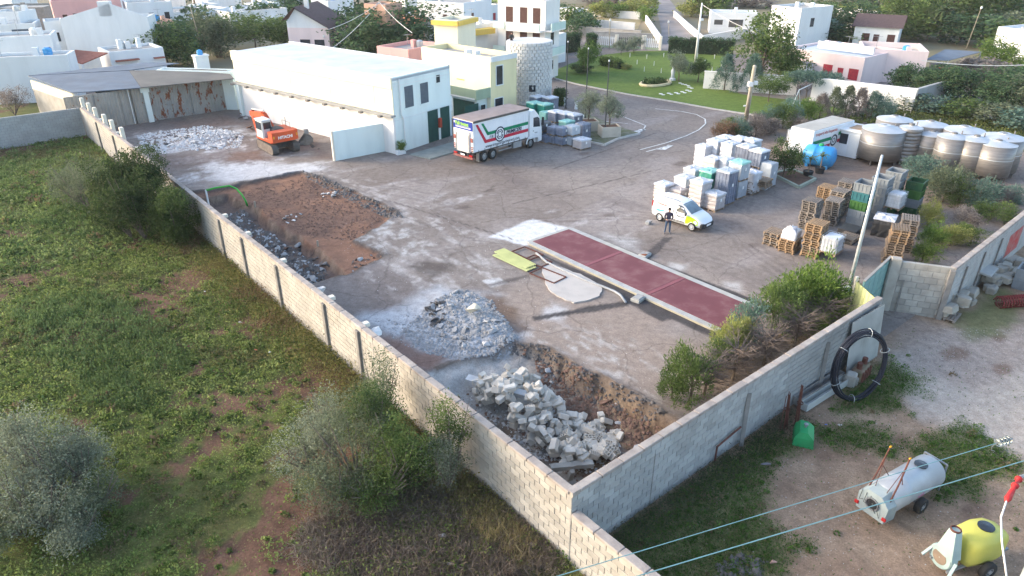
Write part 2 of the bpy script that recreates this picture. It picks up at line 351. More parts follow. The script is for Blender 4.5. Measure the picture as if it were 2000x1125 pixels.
        dmin = dmin+.5*(fbm(v, u, .25, 3, 97+k)-.5)
        m = (sst(.22, .08, np.abs(dmin-.75))+.7*sst(.22, .08, np.abs(dmin-.2)))*sst(.38, .6, fbm(v, u, .5, 4, 98+k)); C = lay(C, np.clip(m, 0, 1)*.32, (.115,.095,.088))
    # excavated red-brown soil, trench and pit
    e = 1.0*(fbm(v, u, .75, 5, 11)-.5); s = sdf(SOIL, v, u)+e
    soil = np.array((.165,.098,.073))+(np.array((.235,.128,.085))-np.array((.165,.098,.073)))*sst(.35, .65, fbm(v, u, .5, 5, 91))[..., None]
    C = C*(1-sst(.12, -.12, s)[..., None])+soil*sst(.12, -.12, s)[..., None]
    C = lay(C, .9*np.exp(-((s-.05)/.22)**2), (.070,.058,.054))
    t = sdf(TRENCH, v, u)+e*.7
    tr = sst(.1, -.1, t); C = lay(C, tr*.8, (.135,.105,.092))
    C = lay(C, .8*sst(.30, .05, np.abs(t+.05))*sst(-1.1, -.3, z)*(v > 2)*sst(.35, .6, fbm(v, u, 1.2, 4, 96)), (.27,.20,.15))
    pn = sdf(PIT, v, u)+.5*(fbm(v, u, .9, 4, 14)-.5); pt = sst(.1, -.15, pn)
    wallc = np.array((.25,.18,.12))+(np.array((.12,.078,.052))-np.array((.25,.18,.12)))*sst(.42, .62, fbm(v, u+z*1.5, 1.3, 5, 92))[..., None]
    C = C*(1-pt[..., None])+wallc*pt[..., None]
    C = lay(C, pt*sst(7.2, 9.5, u+.25*(v-4)+1.2*(fbm(v, u, .8, 4, 93)-.5))*sst(9.0, 5.5, v)*.9, (.43,.41,.385))
    C = lay(C, .85*np.exp(-((pn-.12)/.2)**2)*(v > 3), (.12,.085,.06))
    C = lay(C, .8*pt*sst(.55, .35, fbm(v, u, .6, 4, 94))*sst(-.9, -1.5, z), (.36,.345,.325))
    b = sst(.25, -.25, sdf(BED_A, v, u)+.4*(fbm(v, u, .9, 3, 95)-.5)); C = lay(C, b*.8, (.235,.175,.13))
    # service roads beyond: a little greyer
    return np.clip(C, 0.02, .8)
M_YARD = vcmat('yard_surface', 14, .26, .6, 8, cracks=.22)
_vs = np.concatenate([np.arange(.1, 34, .15), np.arange(34, 60, .4), np.arange(60, 92.1, 1.0)])
_us = np.concatenate([np.arange(.1, 47, .15), np.arange(47, 72, .3), np.arange(72, 96.1, .8)])
yard = grid(_vs, _us, yard_h, yard_c, 'yard_ground', M_YARD)

# field of weeds outside the long wall
FIELD_SOIL = P2((480,900),(560,850),(640,900),(700,1000),(720,1100),(560,1140),(380,1100),(430,980))
def bare(v, u):
    b = .85*sst(.56, .74, fbm(v*.6, u*.9, .3, 5, 120)+.55*(fbm(v, u, 1.1, 4, 121)-.5))
    return np.maximum(b*.9, .45*sst(1.2, -1.2, sdf(FIELD_SOIL, v, u)+2.4*(fbm(v, u, .5, 4, 123)-.5)))
def field_h(v, u): return .18*(fbm(v, u, .15, 3, 110)-.5)+.10*(fbm(v, u, .9, 4, 111)-.5)-.04
def field_c(v, u, z):
    n = fbm(v, u, .5, 5, 112)
    C = np.array((.115,.062,.042))+(np.array((.185,.105,.070))-np.array((.115,.062,.042)))*n[..., None]
    gm = sst(.66, .40, bare(v, u)+.35*(fbm(v, u, 1.2, 4, 113)-.5)); C = lay(C, gm*.9, (.095,.118,.034))
    C = lay(C, .5*gm*sst(.5, .65, fbm(v, u, .35, 4, 114)), (.15,.135,.05))
    return C
M_FIELD = vcmat('field_soil', 10, .35, .9, 6)
field = grid(np.concatenate([np.arange(-75, -22, .7), np.arange(-22, .15, .22)]), np.concatenate([np.arange(-16, 24, .22), np.arange(24, 96.1, .55)]), field_h, field_c, 'field_ground', M_FIELD)

# dirt lot outside the second wall
def lot_h(v, u): return .10*(fbm(v, u, .25, 3, 130)-.5)+.05*(fbm(v, u, 1.6, 4, 131)-.5)-.02
LOT_GRAVEL = P2((1720,700),(1850,640),(2060,640),(2060,900),(1960,900),(1850,850),(1760,790))
LOT_GRASS = [P2((1180,1075),(1300,985),(1450,885),(1500,850),(1540,870),(1480,930),(1500,1000),(1560,1060),(1500,1125),(1240,1160)),
    P2((1590,840),(1660,825),(1740,840),(1760,880),(1650,880)), P2((1640,760),(1740,700),(1790,740),(1760,800),(1640,800)), P2((1860,610),(1960,560),(2000,600),(1960,650),(1900,660)), P2((1800,880),(1900,840),(1990,900),(1900,960),(1830,950))]
def lot_green(v, u):
    m = np.zeros_like(v)
    for k, p in enumerate(LOT_GRASS): m = np.maximum(m, sst(.7, -.5, sdf(p, v, u)+1.6*(fbm(v, u, .8, 4, 140+k)-.5)))
    return m
def lot_c(v, u, z):
    n = fbm(v, u, .45, 5, 132)
    C = np.array((.215,.138,.094))+(np.array((.345,.245,.168))-np.array((.215,.138,.094)))*np.clip(n*1.5-.25, 0, 1)[..., None]
    C = lay(C, .9*sst(.8, -.8, sdf(LOT_GRAVEL, v, u)+1.8*(fbm(v, u, .6, 5, 133)-.5)), (.40,.345,.295))
    C = lay(C, .7*sst(.8, -.8, sdf(P2((1740,600),(1860,640),(2050,620),(2050,700),(1900,760),(1760,720)), v, u)+1.2*(fbm(v, u, .5, 4, 134)-.5)), (.27,.215,.185))
    for (a, b, s) in ((1870,690,1.3),(1960,720,1.0),(1950,660,.9),(1800,900,.9),(1900,1000,1.2),(1760,860,.8)):
        c0 = VU(a, b); C = lay(C, .75*sst(1, .3, np.hypot((v-c0[0])/s, (u-c0[1])/(s*.55))+.7*(fbm(v, u, 1.2, 4, 135)-.5)), (.16,.10,.072))
    C = lay(C, .7*lot_green(v, u), (.095,.12,.035))
    return C
M_LOT = vcmat('lot_dirt', 16, .30, .8, 11)
lot = grid(np.concatenate([np.arange(.1, 34, .13), np.arange(34, 92.1, 1.0)]), np.concatenate([np.arange(-40, -14, .5), np.arange(-14, .2, .13)]), lot_h, lot_c, 'lot_ground', M_LOT)

# everything beyond, out to the horizon
M_FAR = mat('far_land', (.17,.155,.085), (.23,.19,.135), .02, .95, .3, .8, dirt=.75, dscale=.006, dcol=(.085,.10,.035))
mb = MB(); a0, a1, b0, b1, BIG = -75, 92, -40, 96, 1600
for (x0, x1, y0, y1) in ((-BIG, a0, -BIG, BIG), (a1, BIG, -BIG, BIG), (a0, a1, -BIG, b0), (a0, a1, b1, BIG)):
    p = [W(x0, y0, -.03), W(x1, y0, -.03), W(x1, y1, -.03), W(x0, y1, -.03)]; mb.add(p, [(0, 1, 2, 3)])
p = [W(-75, -40, -.03), W(.2, -40, -.03), W(.2, -15.6, -.03), W(-75, -15.6, -.03)]; mb.add(p, [(0, 1, 2, 3)])
tag(mb.build('far_ground', M_FAR), kind='structure')
# ------------------------------------------------------------------ yard walls
M_SUNBLK = mat('sun_tinted_block', (.40,.375,.34), (.325,.305,.275), 1.3, .9, .5, 18, rnd=.13, dirt=.5, dscale=.5, dcol=(.30,.26,.21))  # warm copy of the grey block; sunlight on the field wall tinted in
M_GREYBLK = mat('grey_block', (.38,.38,.37), (.32,.32,.31), 1.3, .9, .5, 18, rnd=.12, dirt=.45, dscale=.45, dcol=(.27,.25,.23))
M_MORTAR = mat('mortar', (.32,.295,.26), (.26,.24,.21), 3, .95)
M_MORTAR_G = mat('grey_mortar', (.28,.28,.28), (.23,.23,.23), 3, .95)
M_COPE = mat('coping_concrete', (.40,.35,.31), (.30,.26,.235), 2.5, .92, .8, 16, rnd=.10, dirt=.4, dscale=1.2, dcol=(.16,.13,.11))
M_PIER = mat('weathered_concrete', (.25,.235,.22), (.18,.17,.16), 2.5, .9, .5, 14)
M_CREAM = mat('cream_plaster', (.74,.68,.57), (.66,.60,.50), 1.0, .9, .2, 6, dirt=.25, dcol=(.4,.36,.3))
def block_mesh(name, l, t, h, material, b=.012):
    mb = MB(); mb.bbox(0, 0, 0, l, t, h, b); return mb.mesh(name, material)
def blockwall(root, L, T, z0, z1, bl, bh, mats, parts=300, part_from=0.0, jit=.004, piece='block', skip=None):
    """wall in local coordinates along +x, thickness along +y; its blocks stand proud of the mortar core"""
    core = MB(); core.box(.03, L-.03, .03, T-.03, -2.3, z1-.02); core.build('mortar_core', mats[1], root)
    me = block_mesh(piece, bl-.020, T, bh-.020, mats[0], .008); half = block_mesh(piece, bl/2-.020, T, bh-.020, mats[0], .008)
    rest = MB(); n = 0; rows = int(round((z1-z0)/bh)); spots = []
    for r in range(rows):
        x = -(bl/2 if r % 2 else 0)
        while x < L-.02:
            a, b = max(x, 0), min(x+bl, L); spots.append((a, b, z0+r*bh)); x += bl
    spots.sort(key=lambda q: abs((q[0]+q[1])/2-part_from))
    for a, b, z in spots:
        if b-a < .1: continue
        full = abs(b-a-bl) < .02; hf = abs(b-a-bl/2) < .02
        dy = random.uniform(-jit, jit); cz = z+bh/2+random.uniform(-.002, .002)
        if n < parts and (full or hf):
            o = link(piece, me if full else half, root); o.location = ((a+b)/2, T/2+dy, cz); n += 1
        else: rest.box(a+.013, b-.013, dy, T+dy, z+.012, z+bh-.012)
    if rest.v: tag(rest.build(piece+'_courses', mats[0], root), kind='stuff')
# long wall on the field side: x runs along +u, thickness towards the yard
L_LEN = 68.6
wl = thing('boundary_wall', 'long concrete block wall tinted sunlit buff, with grey piers between the weedy field and the yard', 'wall', W(0, 0, 0), PSI+R(90))
wl.scale = (1, -1, 1)
blockwall(wl, L_LEN, .22, -.25, 2.75, .5, .25, (M_SUNBLK, M_MORTAR), 300, 0.0)
cope = MB(); cope.bbox(0, 0, 0, .98, .30, .12, .02); cme = cope.mesh('coping_stone', M_COPE)
for k in range(int(L_LEN)):
    o = link('coping_stone', cme, wl); o.location = (k+.62, .11+random.uniform(-.006, .006), 2.80+.06+random.uniform(-.008, .008)); o.rotation_euler = (0, 0, random.uniform(-.004, .004))
mb = MB(); mb.box(.16, L_LEN, .03, .19, 2.73, 2.80); mb.build('bed_joint', M_MORTAR, wl)
piers = [VU(437,505)[1]-.2, VU(487,545)[1], VU(552,605)[1], VU(632,690)[1], VU(728,735)[1], 44.0, 50.0, 56.0, 62.0, 7.0-20]
for k, u in enumerate(piers):
    if u < 0: continue
    p = MB(); p.bbox(u, -.05, 1.3, .26, .14, 2.7, .02); p.build('pier', M_PIER, wl)
    c = MB(); c.bbox(u, .36, 2.80, .30, .40, .18, .03); c.build('pier_cap', M_CREAM, wl)
# pale posts along the far end of the wall
for k in range(6):
    px, py = ((172,203),(186,213),(199,222),(216,236),(232,247),(251,262))[k]
    v, u = VU(px, py, 3.0); p = MB(); p.bbox(u, .40, 2.0, .42, .30, 3.3, .03); p.build('buttress_post', M_CREAM, wl)
# second wall, towards the dirt lot: x runs along +v
wr = thing('boundary_wall', 'grey concrete block wall between the yard hedge and the dirt lot with the black coil', 'wall', W(0, 0, 0), PSI)
R_LEN = 20.35
blockwall(wr, R_LEN, .22, -.25, 2.75, .5, .25, (M_GREYBLK, M_MORTAR_G), 300, 3.0)
for k in range(int(R_LEN)):
    o = link('coping_stone', cme, wr); o.location = (k+.80, .11+random.uniform(-.006, .006), 2.80+.06+random.uniform(-.008, .008))
mb = MB(); mb.box(.34, R_LEN, .03, .19, 2.73, 2.80); mb.build('bed_joint', M_MORTAR_G, wr)
mb = MB(); mb.box(0, .33, -.02, .24, 2.735, 2.93); mb.build('corner_stone', M_COPE, wr)
mb = MB(); j = VU(1283, 905, 2.0)[0]; mb.box(j, j+.04, -.012, -.004, -.2, 2.35); mb.build('expansion_joint', M_PIER, wr)
# low continuation of the field wall past the corner
wc = thing('boundary_wall', 'lower block wall running on from the outer corner towards the camera', 'wall', W(0, -.02, 0), PSI-R(90))
blockwall(wc, 14, .24, -.25, 2.0, .5, .25, (M_SUNBLK, M_MORTAR), 150, 2.0)
for k in range(14):
    o = link('coping_stone', cme, wc); o.location = (k+.5, .12, 2.06); o.scale = (1, 1.1, 1)
# plain grey wall crossing the field at its far end
wf = thing('boundary_wall', 'grey block wall closing the far end of the field beside the rusty shed', 'wall', W(0, 69.0, 0), PSI+R(180))
blockwall(wf, 45, .22, -.25, 2.75, .5, .25, (M_GREYBLK, M_MORTAR_G), 0)
# gate recess: block return, lime sheet panel, green gate, wall running off to the far side
gA, gB, gC, gD = VU(1728,578,3), VU(1740,505,3), VU(1868,521,3), VU(2010,398,3)
def span(name, label, A, B, parts, mats, z1=2.9, bl=.5, bh=.25, cat='wall', T=.22):
    d = math.hypot(B[0]-A[0], B[1]-A[1]); rz = PSI+math.atan2(B[1]-A[1], B[0]-A[0])
    r = thing(name, label, cat, W(A[0], A[1], 0), rz)
    blockwall(r, d, T, -.25, z1, bl, bh, mats, parts, d/2); return r, d
M_WORNBLK = mat('worn_block', (.40,.38,.34), (.30,.28,.25), 1.5, .9, .5, 15, rnd=.16, dirt=.4, dscale=.8, dcol=(.24,.20,.16))
r, d = span('boundary_wall', 'short return wall of large pale blocks facing the lot beside the gate', gB, gC, 60, (M_WORNBLK, M_MORTAR_G), 2.9, .6, .35)
c = MB(); c.bbox(.3, .11, 1.45, .5, .4, 3.2, .03); c.build('gate_pillar', M_WORNBLK, r)
c = MB(); c.bbox(d-.1, .0, 1.35, .28, .34, 2.9, .03); c.build('gate_pillar', M_PIER, r)
c = MB(); c.bar((d*.28, -.06, 0), (d*.28, -.06, 1.9), .07, .05); c.build('rail', M_PIER, r)
r, d = span('boundary_wall', 'grey block wall beyond the gate with red graffiti behind the stacked stones', gC, (gD[0]+8, gD[1]), 0, (M_GREYBLK, M_MORTAR_G), 2.8)
for k in range(int(d)):
    o = link('coping_stone', cme, r); o.location = (k+.5, .11, 2.86)
for x in (1.9, 4.7, 7.6):
    c = MB(); c.bar((x-.15, -.05, 0), (x+.1, -.05, 2.4), .14, .06); c.build('pier', M_PIER, r)
M_RED_SPRAY = mat('red_spray', (.42,.05,.05), (.36,.14,.12), 2.2, .9, dirt=.8, dscale=1.5, dcol=(.33,.28,.27))
c = MB(); c.box(9.6, 12.2, -.010, -.004, .5, 2.0); c.build('graffiti', M_RED_SPRAY, r)
M_LIME = mat('lime_panel', (.62,.62,.26), (.52,.55,.27), 1.2, .7, dirt=.4, dscale=.6, dcol=(.42,.42,.30))
M_GATE = mat('green_gate', (.20,.36,.33), (.16,.29,.28), 2, .6, dirt=.2)
M_GALV = mat('galvanised_steel', (.52,.55,.56), (.44,.47,.48), 3, .45, metal=.4)
# lime-green sheet leaf standing inside the wall end
A, B = VU(1728,582,2.9), VU(1688,551,2.9)
ga = thing('gate_leaf', 'lime green sheet metal gate leaf behind the end of the lot wall', 'gate', W(A[0]-.05, A[1]+.3, 0), PSI+math.atan2(B[1]-A[1]-.2, B[0]-A[0]))
d = math.hypot(B[0]-A[0], B[1]-A[1])+.25
for k in range(6):
    c = MB(); x0 = k*d/6; c.bbox(x0+d/12, 0, 1.42, d/6-.03, .05, 2.6, .02); c.build('sheet_panel', M_LIME, ga)
c = MB(); c.bar((d+.05, 0, .0), (d+.05, 0, 2.95), .12, .12); c.build('post', M_CREAM, ga)
A, B = VU(1690,548,3.0), VU(1742,500,3.0)
gb = thing('sliding_gate', 'green panelled steel gate between the lime leaf and the block pillar', 'gate', W(A[0], A[1], 0), PSI+math.atan2(B[1]-A[1], B[0]-A[0]))
d = math.hypot(B[0]-A[0], B[1]-A[1])
for k in range(5):
    for q in range(2):
        c = MB(); c.bbox((k+.5)*d/5, 0, .75+q*1.4, d/5-.05, .06, 1.34, .02); c.build('panel', M_GATE, gb)
c = MB(); c.box(0, d, .0, .08, .04, 2.92); c.build('back_frame', M_GATE, gb)
c = MB(); c.bar((0, .03, 2.97), (d, .03, 2.97), .12, .06); c.build('top_rail', M_SUNBLK, gb)
# ------------------------------------------------------------------ buildings
def plaster(name, c, dirt=.12, d=.3): return mat(name, c, tuple(x*.93 for x in c), .6, .9, .15, 5, dirt=dirt*2.2, dscale=d*3, dcol=tuple(x*.66 for x in c), streak=.22)
M_WHITE = plaster('white_plaster', (.72,.73,.73)); M_WARM = plaster('warm_white_plaster', (.80,.76,.72), .18)
M_PINK = plaster('pink_plaster', (.72,.40,.37)); M_SALMON = plaster('salmon_plaster', (.62,.38,.28), .2)
M_PALEPINK = plaster('pale_pink_plaster', (.76,.62,.60)); M_YELLOW = plaster('yellow_plaster', (.80,.70,.42), .12)
M_CREAMY = plaster('cream_wall', (.80,.75,.58), .1); M_SHADE_MINT = plaster('shade_mint_plaster', (.72,.79,.76), .14); M_OCHRE = plaster('ochre_plaster', (.72,.50,.12))  # mint tint puts the shade of the white warehouse end into its colour
M_TRIM = plaster('pale_trim', (.74,.74,.72)); M_GREENPAINT = plaster('sage_paint', (.33,.40,.28), .2)
M_DARKGREEN = mat('dark_green_door', (.018,.075,.06), (.013,.058,.048), 2, .5)
M_GLASS = mat('dark_window', (.035,.045,.055), (.02,.025,.03), 1, .15, spec=.6)
M_BLUEGLASS = mat('blue_grey_shutter', (.10,.125,.15), (.08,.10,.125), 4, .5)
M_BROWN = mat('brown_shutter', (.085,.035,.03), (.06,.025,.02), 4, .6)
M_REDDOOR = mat('red_shutter', (.33,.02,.035), (.25,.015,.03), 4, .55)
M_ROOFGREY = mat('grey_roof', (.36,.36,.35), (.27,.27,.26), .8, .95, .3, 6, dirt=.5, dscale=.4, dcol=(.2,.19,.18))
M_ROOFWHITE = mat('white_roof', (.55,.59,.62), (.46,.50,.53), .5, .9, dirt=.5, dscale=.35, dcol=(.34,.37,.39))
M_TILE = mat('clay_tile', (.36,.14,.095), (.28,.10,.07), 3, .85, .4, 8, rnd=.1)
M_BROWNTILE = mat('brown_tile', (.115,.075,.07), (.085,.055,.052), 3, .85, .4, 8, rnd=.1)
M_STONE = mat('pale_stone', (.62,.61,.59), (.56,.55,.53), 4, .95, .6, 9, rnd=.05, dirt=.25, dscale=1.5, dcol=(.42,.40,.38))
M_STEEL = mat('steel_grey', (.35,.36,.37), (.28,.29,.30), 2, .5, metal=.6)
M_PLASTIC_BLUE = mat('blue_plastic', (.05,.30,.62), (.04,.25,.52), 2, .4)
def frame3(A, B):
    a = math.atan2(B[1]-A[1], B[0]-A[0]); return Matrix.Translation((A[0], A[1], 0)) @ Matrix.Rotation(a, 4, 'Z')
class House:
    """box building: A is its near roof corner, B and C the ends of the two faces that leave it (pixels at roof height h)"""
    def __init__(s, name, label, cat, A, B, C, h, wall, roof=None, parapet=.35, z0=-.3, group=None, right=True, rt=.22):
        pA, pB, pC = (Vector(g(p[0], p[1], h)) for p in (A, B, C))
        s.pA = pA; s.h = h; ab = (pB-pA).to_2d(); s.ang = math.atan2(ab.y, ab.x); s.LB = ab.length
        ac = (pC-pA).to_2d(); t = Vector((-ab.y, ab.x)).normalized(); s.LC = ac.dot(t) if right else ac.length
        s.sgn = 1 if s.LC > 0 else -1; s.LC = abs(s.LC)
        s.root = thing(name, label, cat, (pA.x, pA.y, 0), s.ang, group); s.wall = wall
        sg = s.sgn; L, D = s.LB, s.LC; T = .25
        mb = MB(); y = lambda a: a*sg
        mb.box(0, L, min(y(0), y(D)), max(y(0), y(D)), z0, h-parapet); mb.build('wall', wall, s.root)
        if parapet > .05:
            for (x0, x1, a, b) in ((0, L, 0, T), (0, L, D-T, D), (0, T, T, D-T), (L-T, L, T, D-T)):
                p = MB(); p.box(x0, x1, min(y(a), y(b)), max(y(a), y(b)), h-parapet, h); p.build('parapet', wall, s.root)
            p = MB(); p.box(T, L-T, min(y(T), y(D-T)), max(y(T), y(D-T)), h-parapet-.1, h-parapet+.03); p.build('roof', roof or M_ROOFGREY, s.root)
    def M(s, face):
        """frame of a face: x along it from corner A, y outwards, z up"""
        if face == 'B': return Matrix(((1,0,0,0),(0,-s.sgn,0,0),(0,0,1,0),(0,0,0,1)))
        if face == 'C': return Matrix(((0,-1,0,0),(s.sgn,0,0,0),(0,0,1,0),(0,0,0,1)))
        if face == 'D': return Matrix(((0,1,0,s.LB),(s.sgn,0,0,0),(0,0,1,0),(0,0,0,1)))
        if face == 'E': return Matrix(((1,0,0,0),(0,s.sgn,0,s.LC*s.sgn),(0,0,1,0),(0,0,0,1)))
    def opening(s, face, x, w, z0, z1, m=None, frame=None, name='window', proud=.03, sill=True, split=0):
        M = s.M(face); f = MB(); t = .10
        fr = frame or M_TRIM
        for (a, b, c, d) in ((x-w/2-t, x+w/2+t, z1, z1+t), (x-w/2-t, x-w/2, z0, z1), (x+w/2, x+w/2+t, z0, z1)): f.box(a, b, 0, proud, c, d, 0, M)
        if name == 'window': f.box(x-w/2-t, x+w/2+t, 0, proud+.03, z0-t, z0, 0, M)
        o = f.build(name, fr, s.root)
        p = MB(); n = max(1, split)
        p = MB(); p.box(x-w/2, x+w/2, -.03, .012, z0, z1, 0, M); p.build('pane' if name == 'window' else 'leaf', m or M_GLASS, o)
        if split:
            q = MB()
            for k in range(1, n): xx = x-w/2+w*k/n; q.box(xx-.03, xx+.03, .012, .03, z0, z1, 0, M)
            q.build('mullion', fr, o)
        return o
    def slab(s, face, x0, x1, z0, z1, d0, d1, m, name):
        M = s.M(face); f = MB(); f.box(x0, x1, d0, d1, z0, z1, 0, M); return f.build(name, m, s.root)

# --- warehouse
W_H = 6.75
hw = House('warehouse', 'long white flat roofed warehouse with an end tinted mint as shade and two upper windows', 'warehouse', (765,152), (880,127), (452,98), W_H, M_SHADE_MINT, M_ROOFWHITE, .30, right=False)
# its long face follows its own line: rebuild as a prism between measured corners
for ch in list(hw.root.children): bpy.data.objects.remove(ch)
WA = Vector(g(765,152,W_H)); WB = Vector(g(878,127,W_H)); WC = Vector(g(452,98,W_H)); WD = WB+(WC-WA)
def loc(p): return hw.root.matrix_basis.inverted() @ Vector((p.x, p.y, 0))
a = math.atan2((WB-WA).y, (WB-WA).x); Mr = Matrix.Translation((WA.x, WA.y, 0)) @ Matrix.Rotation(a, 4, 'Z')
hw.root.matrix_basis = Mr; inv = Mr.inverted()
q = [inv @ Vector((p.x, p.y, 0)) for p in (WA, WB, WD, WC)]
Lw = q[1].x; mb = MB(); mb.prism([(p.x, p.y) for p in q], -.3, W_H-.3); mb.build('wall', M_SHADE_MINT, hw.root)
cl = (q[3]-q[0]); Ll = cl.length; ax = cl.normalized(); nrm = Vector((-ax.y, ax.x, 0))
if nrm.dot(q[1]) > 0: nrm = -nrm
Ml = Matrix(((ax.x, nrm.x, 0, q[0].x), (ax.y, nrm.y, 0, q[0].y), (0, 0, 1, 0), (0, 0, 0, 1)))     # x along the long face, y outwards
def lf(x0, x1, d0, d1, z0, z1, m, name, par=None):
    f = MB(); f.box(x0, x1, d0, d1, z0, z1, 0, Ml); return f.build(name, m, par or hw.root)
lf(-.02, Ll, .0, .22, W_H-.95, W_H, M_CREAMY, 'eaves_band')
f = MB(); f.box(-.0, Lw, -.0, .22, W_H-.30, W_H, 0, Matrix(((1,0,0,0),(0,1,0,0),(0,0,1,0),(0,0,0,1)))); f.build('parapet', M_SHADE_MINT, hw.root)
f = MB(); f.prism([(p.x, p.y) for p in q], W_H-.30, W_H-.12); f.build('roof', M_ROOFWHITE, hw.root)
lf(0, Ll, -.3, 0, W_H-.12, W_H-.02, M_WHITE, 'parapet')
e2 = q[2]-q[1]; f = MB(); f.prism([(q[1].x-.3, q[1].y), (q[1].x, q[1].y), (q[2].x, q[2].y), (q[2].x-.3, q[2].y)], W_H-.12, W_H+.05); f.build('parapet', M_WHITE, hw.root)
lf(.0, Ll, .0, .10, 3.55, 6.0, M_CREAMY, 'upper_wall_face')
lf(.0, Ll, .0, .22, -.2, 3.35, M_WARM, 'lower_wall_face')
lf(-.15, Ll, .0, .55, 3.36, 3.52, M_ROOFGREY, 'cut_slab_edge')
for k in range(10): lf(1.0+k*2.6, 1.35+k*2.6, .5, .85, 3.25, 3.45, M_PIER, 'beam_stub')
for k in range(4): x = 2.4+k*6.2; lf(x, x+.05, .10, .13, 3.6, 5.9, M_TRIM, 'joint_strip')
lf(3.3, 5.0, .22, .26, 0, 2.3, plaster('aqua_plaster', (.52,.70,.68)), 'bricked_door')
lf(Ll-1.0, Ll-.4, .22, .50, 0, 3.3, M_SHADE_MINT, 'pilaster')
for (x, wd, z0, z1, mm, fr) in ((2.6, 1.15, 3.85, 5.75, M_BLUEGLASS, M_SHADE_MINT), (5.3, 1.1, 3.85, 5.7, M_BLUEGLASS, M_SHADE_MINT), (7.9, .55, 5.4, 6.1, M_GLASS, M_SHADE_MINT)):
    hw.sgn = 1; hw.opening('B', x*Lw/10.2, wd, z0, z1, mm, fr)
hw.opening('B', 6.6*Lw/10.2, 1.5, 0, 3.0, M_DARKGREEN, M_SHADE_MINT, 'door'); hw.opening('B', 8.9*Lw/10.2, 1.4, 0, 3.0, M_DARKGREEN, M_SHADE_MINT, 'door')
for z in (2.6+.4, 5.95, 6.3): f = MB(); f.box(0.05, Lw, -.03, -.0, z, z+.04); f.build('string_course', M_TRIM, hw.root)
f = MB(); f.tube([(.75, -.12, W_H-.2), (.75, -.12, 3.4), (1.0, -.12, 3.0), (1.0, -.12, .3)], .06, 6); f.build('downpipe', M_TRIM, hw.root)
f = MB(); f.box(7.55*Lw/10.2, 7.95*Lw/10.2, -.25, -.03, 1.2, 2.1); o = f.build('fire_hose_box', mat('red_box', (.45,.06,.03), rough=.5), hw.root)
# partition wall in front of the excavator
A, B = VU(657,314), VU(772,292)
pw = thing('partition_wall', 'plain pale wall tinted shade mint standing out from the warehouse corner towards the excavation', 'wall', W(*A, 0), PSI+math.atan2(B[1]-A[1], B[0]-A[0]))
d = math.hypot(B[0]-A[0], B[1]-A[1])
mb = MB(); mb.bbox(d/2+.2, .1, 1.25, d+.5, .22, 2.7, .02); mb.build('wall_panel', M_SHADE_MINT, pw)
mb = MB(); mb.bbox(-.12, .1, 1.26, .18, .30, 2.76, .02); mb.build('end_post', M_CREAM, pw)
# walkway along the warehouse end
A = [VU(*p) for p in ((800,303),(840,312),(1000,268),(985,250))]
mb = MB(); mb.prism([(p[0], p[1]) for p in A], .0, .10, 0, YARD); tag(mb.build('pavement', mat('green_grey_concrete', (.25,.27,.25), (.20,.22,.21), 1.5, .9, .4, 12)), kind='structure')

# --- shed with rusty corrugated doors
def corrugated(name, x0, x1, z0, z1, y, m, parent, pitch=.30, amp=.06):
    n = int((x1-x0)/pitch*4); vs = []; fs = []
    for i in range(n+1):
        x = x0+(x1-x0)*i/n; k = i % 4; yy = y+(amp if k in (1, 2) else 0)
        vs += [(x, yy, z0), (x, yy, z1), (x, yy-.02-amp*2, z0), (x, yy-.02-amp*2, z1)]
    for i in range(n): a, b = i*4, i*4+4; fs += [(a, b, b+1, a+1), (a+2, a+3, b+3, b+2), (a+1, b+1, b+3, a+3), (a, a+2, b+2, b)]
    mb = MB(); mb.add(vs, fs); return mb.build(name, m, parent)
def rustmat(name, base, rust, amount):
    m = mat(name, base, tuple(x*.85 for x in base), 1.0, .8); nt = m.node_tree; L = nt.links.new; b = nt.nodes['Principled BSDF']
    src = b.inputs['Base Color'].links[0].from_socket
    geo = nt.nodes.new('ShaderNodeNewGeometry'); mp = nt.nodes.new('ShaderNodeMapping'); mp.inputs['Scale'].default_value = (1.6, 1.6, .7); L(geo.outputs['Position'], mp.inputs[0])
    no = nt.nodes.new('ShaderNodeTexNoise'); no.inputs['Scale'].default_value = 1.1; no.inputs['Detail'].default_value = 4; no.inputs['Roughness'].default_value = .75; L(mp.outputs[0], no.inputs[0])
    mr = nt.nodes.new('ShaderNodeMapRange'); mr.inputs[1].default_value = .60-amount; mr.inputs[2].default_value = .64-amount; L(no.outputs[0], mr.inputs[0])
    mx = nt.nodes.new('ShaderNodeMix'); mx.data_type = 'RGBA'; L(mr.outputs[0], mx.inputs[0]); L(src, mx.inputs[6]); mx.inputs[7].default_value = (*rust, 1); L(mx.outputs[2], b.inputs['Base Color']); return m
M_RUSTY = rustmat('rusty_corrugated', (.33,.325,.31), (.20,.07,.035), .055); M_RUSTY2 = rustmat('streaky_corrugated', (.36,.33,.29), (.22,.09,.045), -.03)
M_SHEDROOF = mat('blue_grey_sheet', (.135,.165,.205), (.10,.125,.16), .5, .7, .2, 3, dirt=.35, dscale=.3, dcol=(.14,.12,.11))
M_SHEDROOF2 = mat('brown_grey_roof', (.165,.155,.14), (.13,.125,.115), .6, .9, .2, 4)
SA, SB = VU(241,247), VU(457,214)
sh = thing('corrugated_shed', 'open fronted shed with a blue grey roof and rusty corrugated sliding doors', 'shed', W(*SA, 0), PSI+math.atan2(SB[1]-SA[1], SB[0]-SA[0]))
d = math.hypot(SB[0]-SA[0], SB[1]-SA[1]); xc = (Vector(W(*VU(300,243)))-Vector(W(*SA))).length
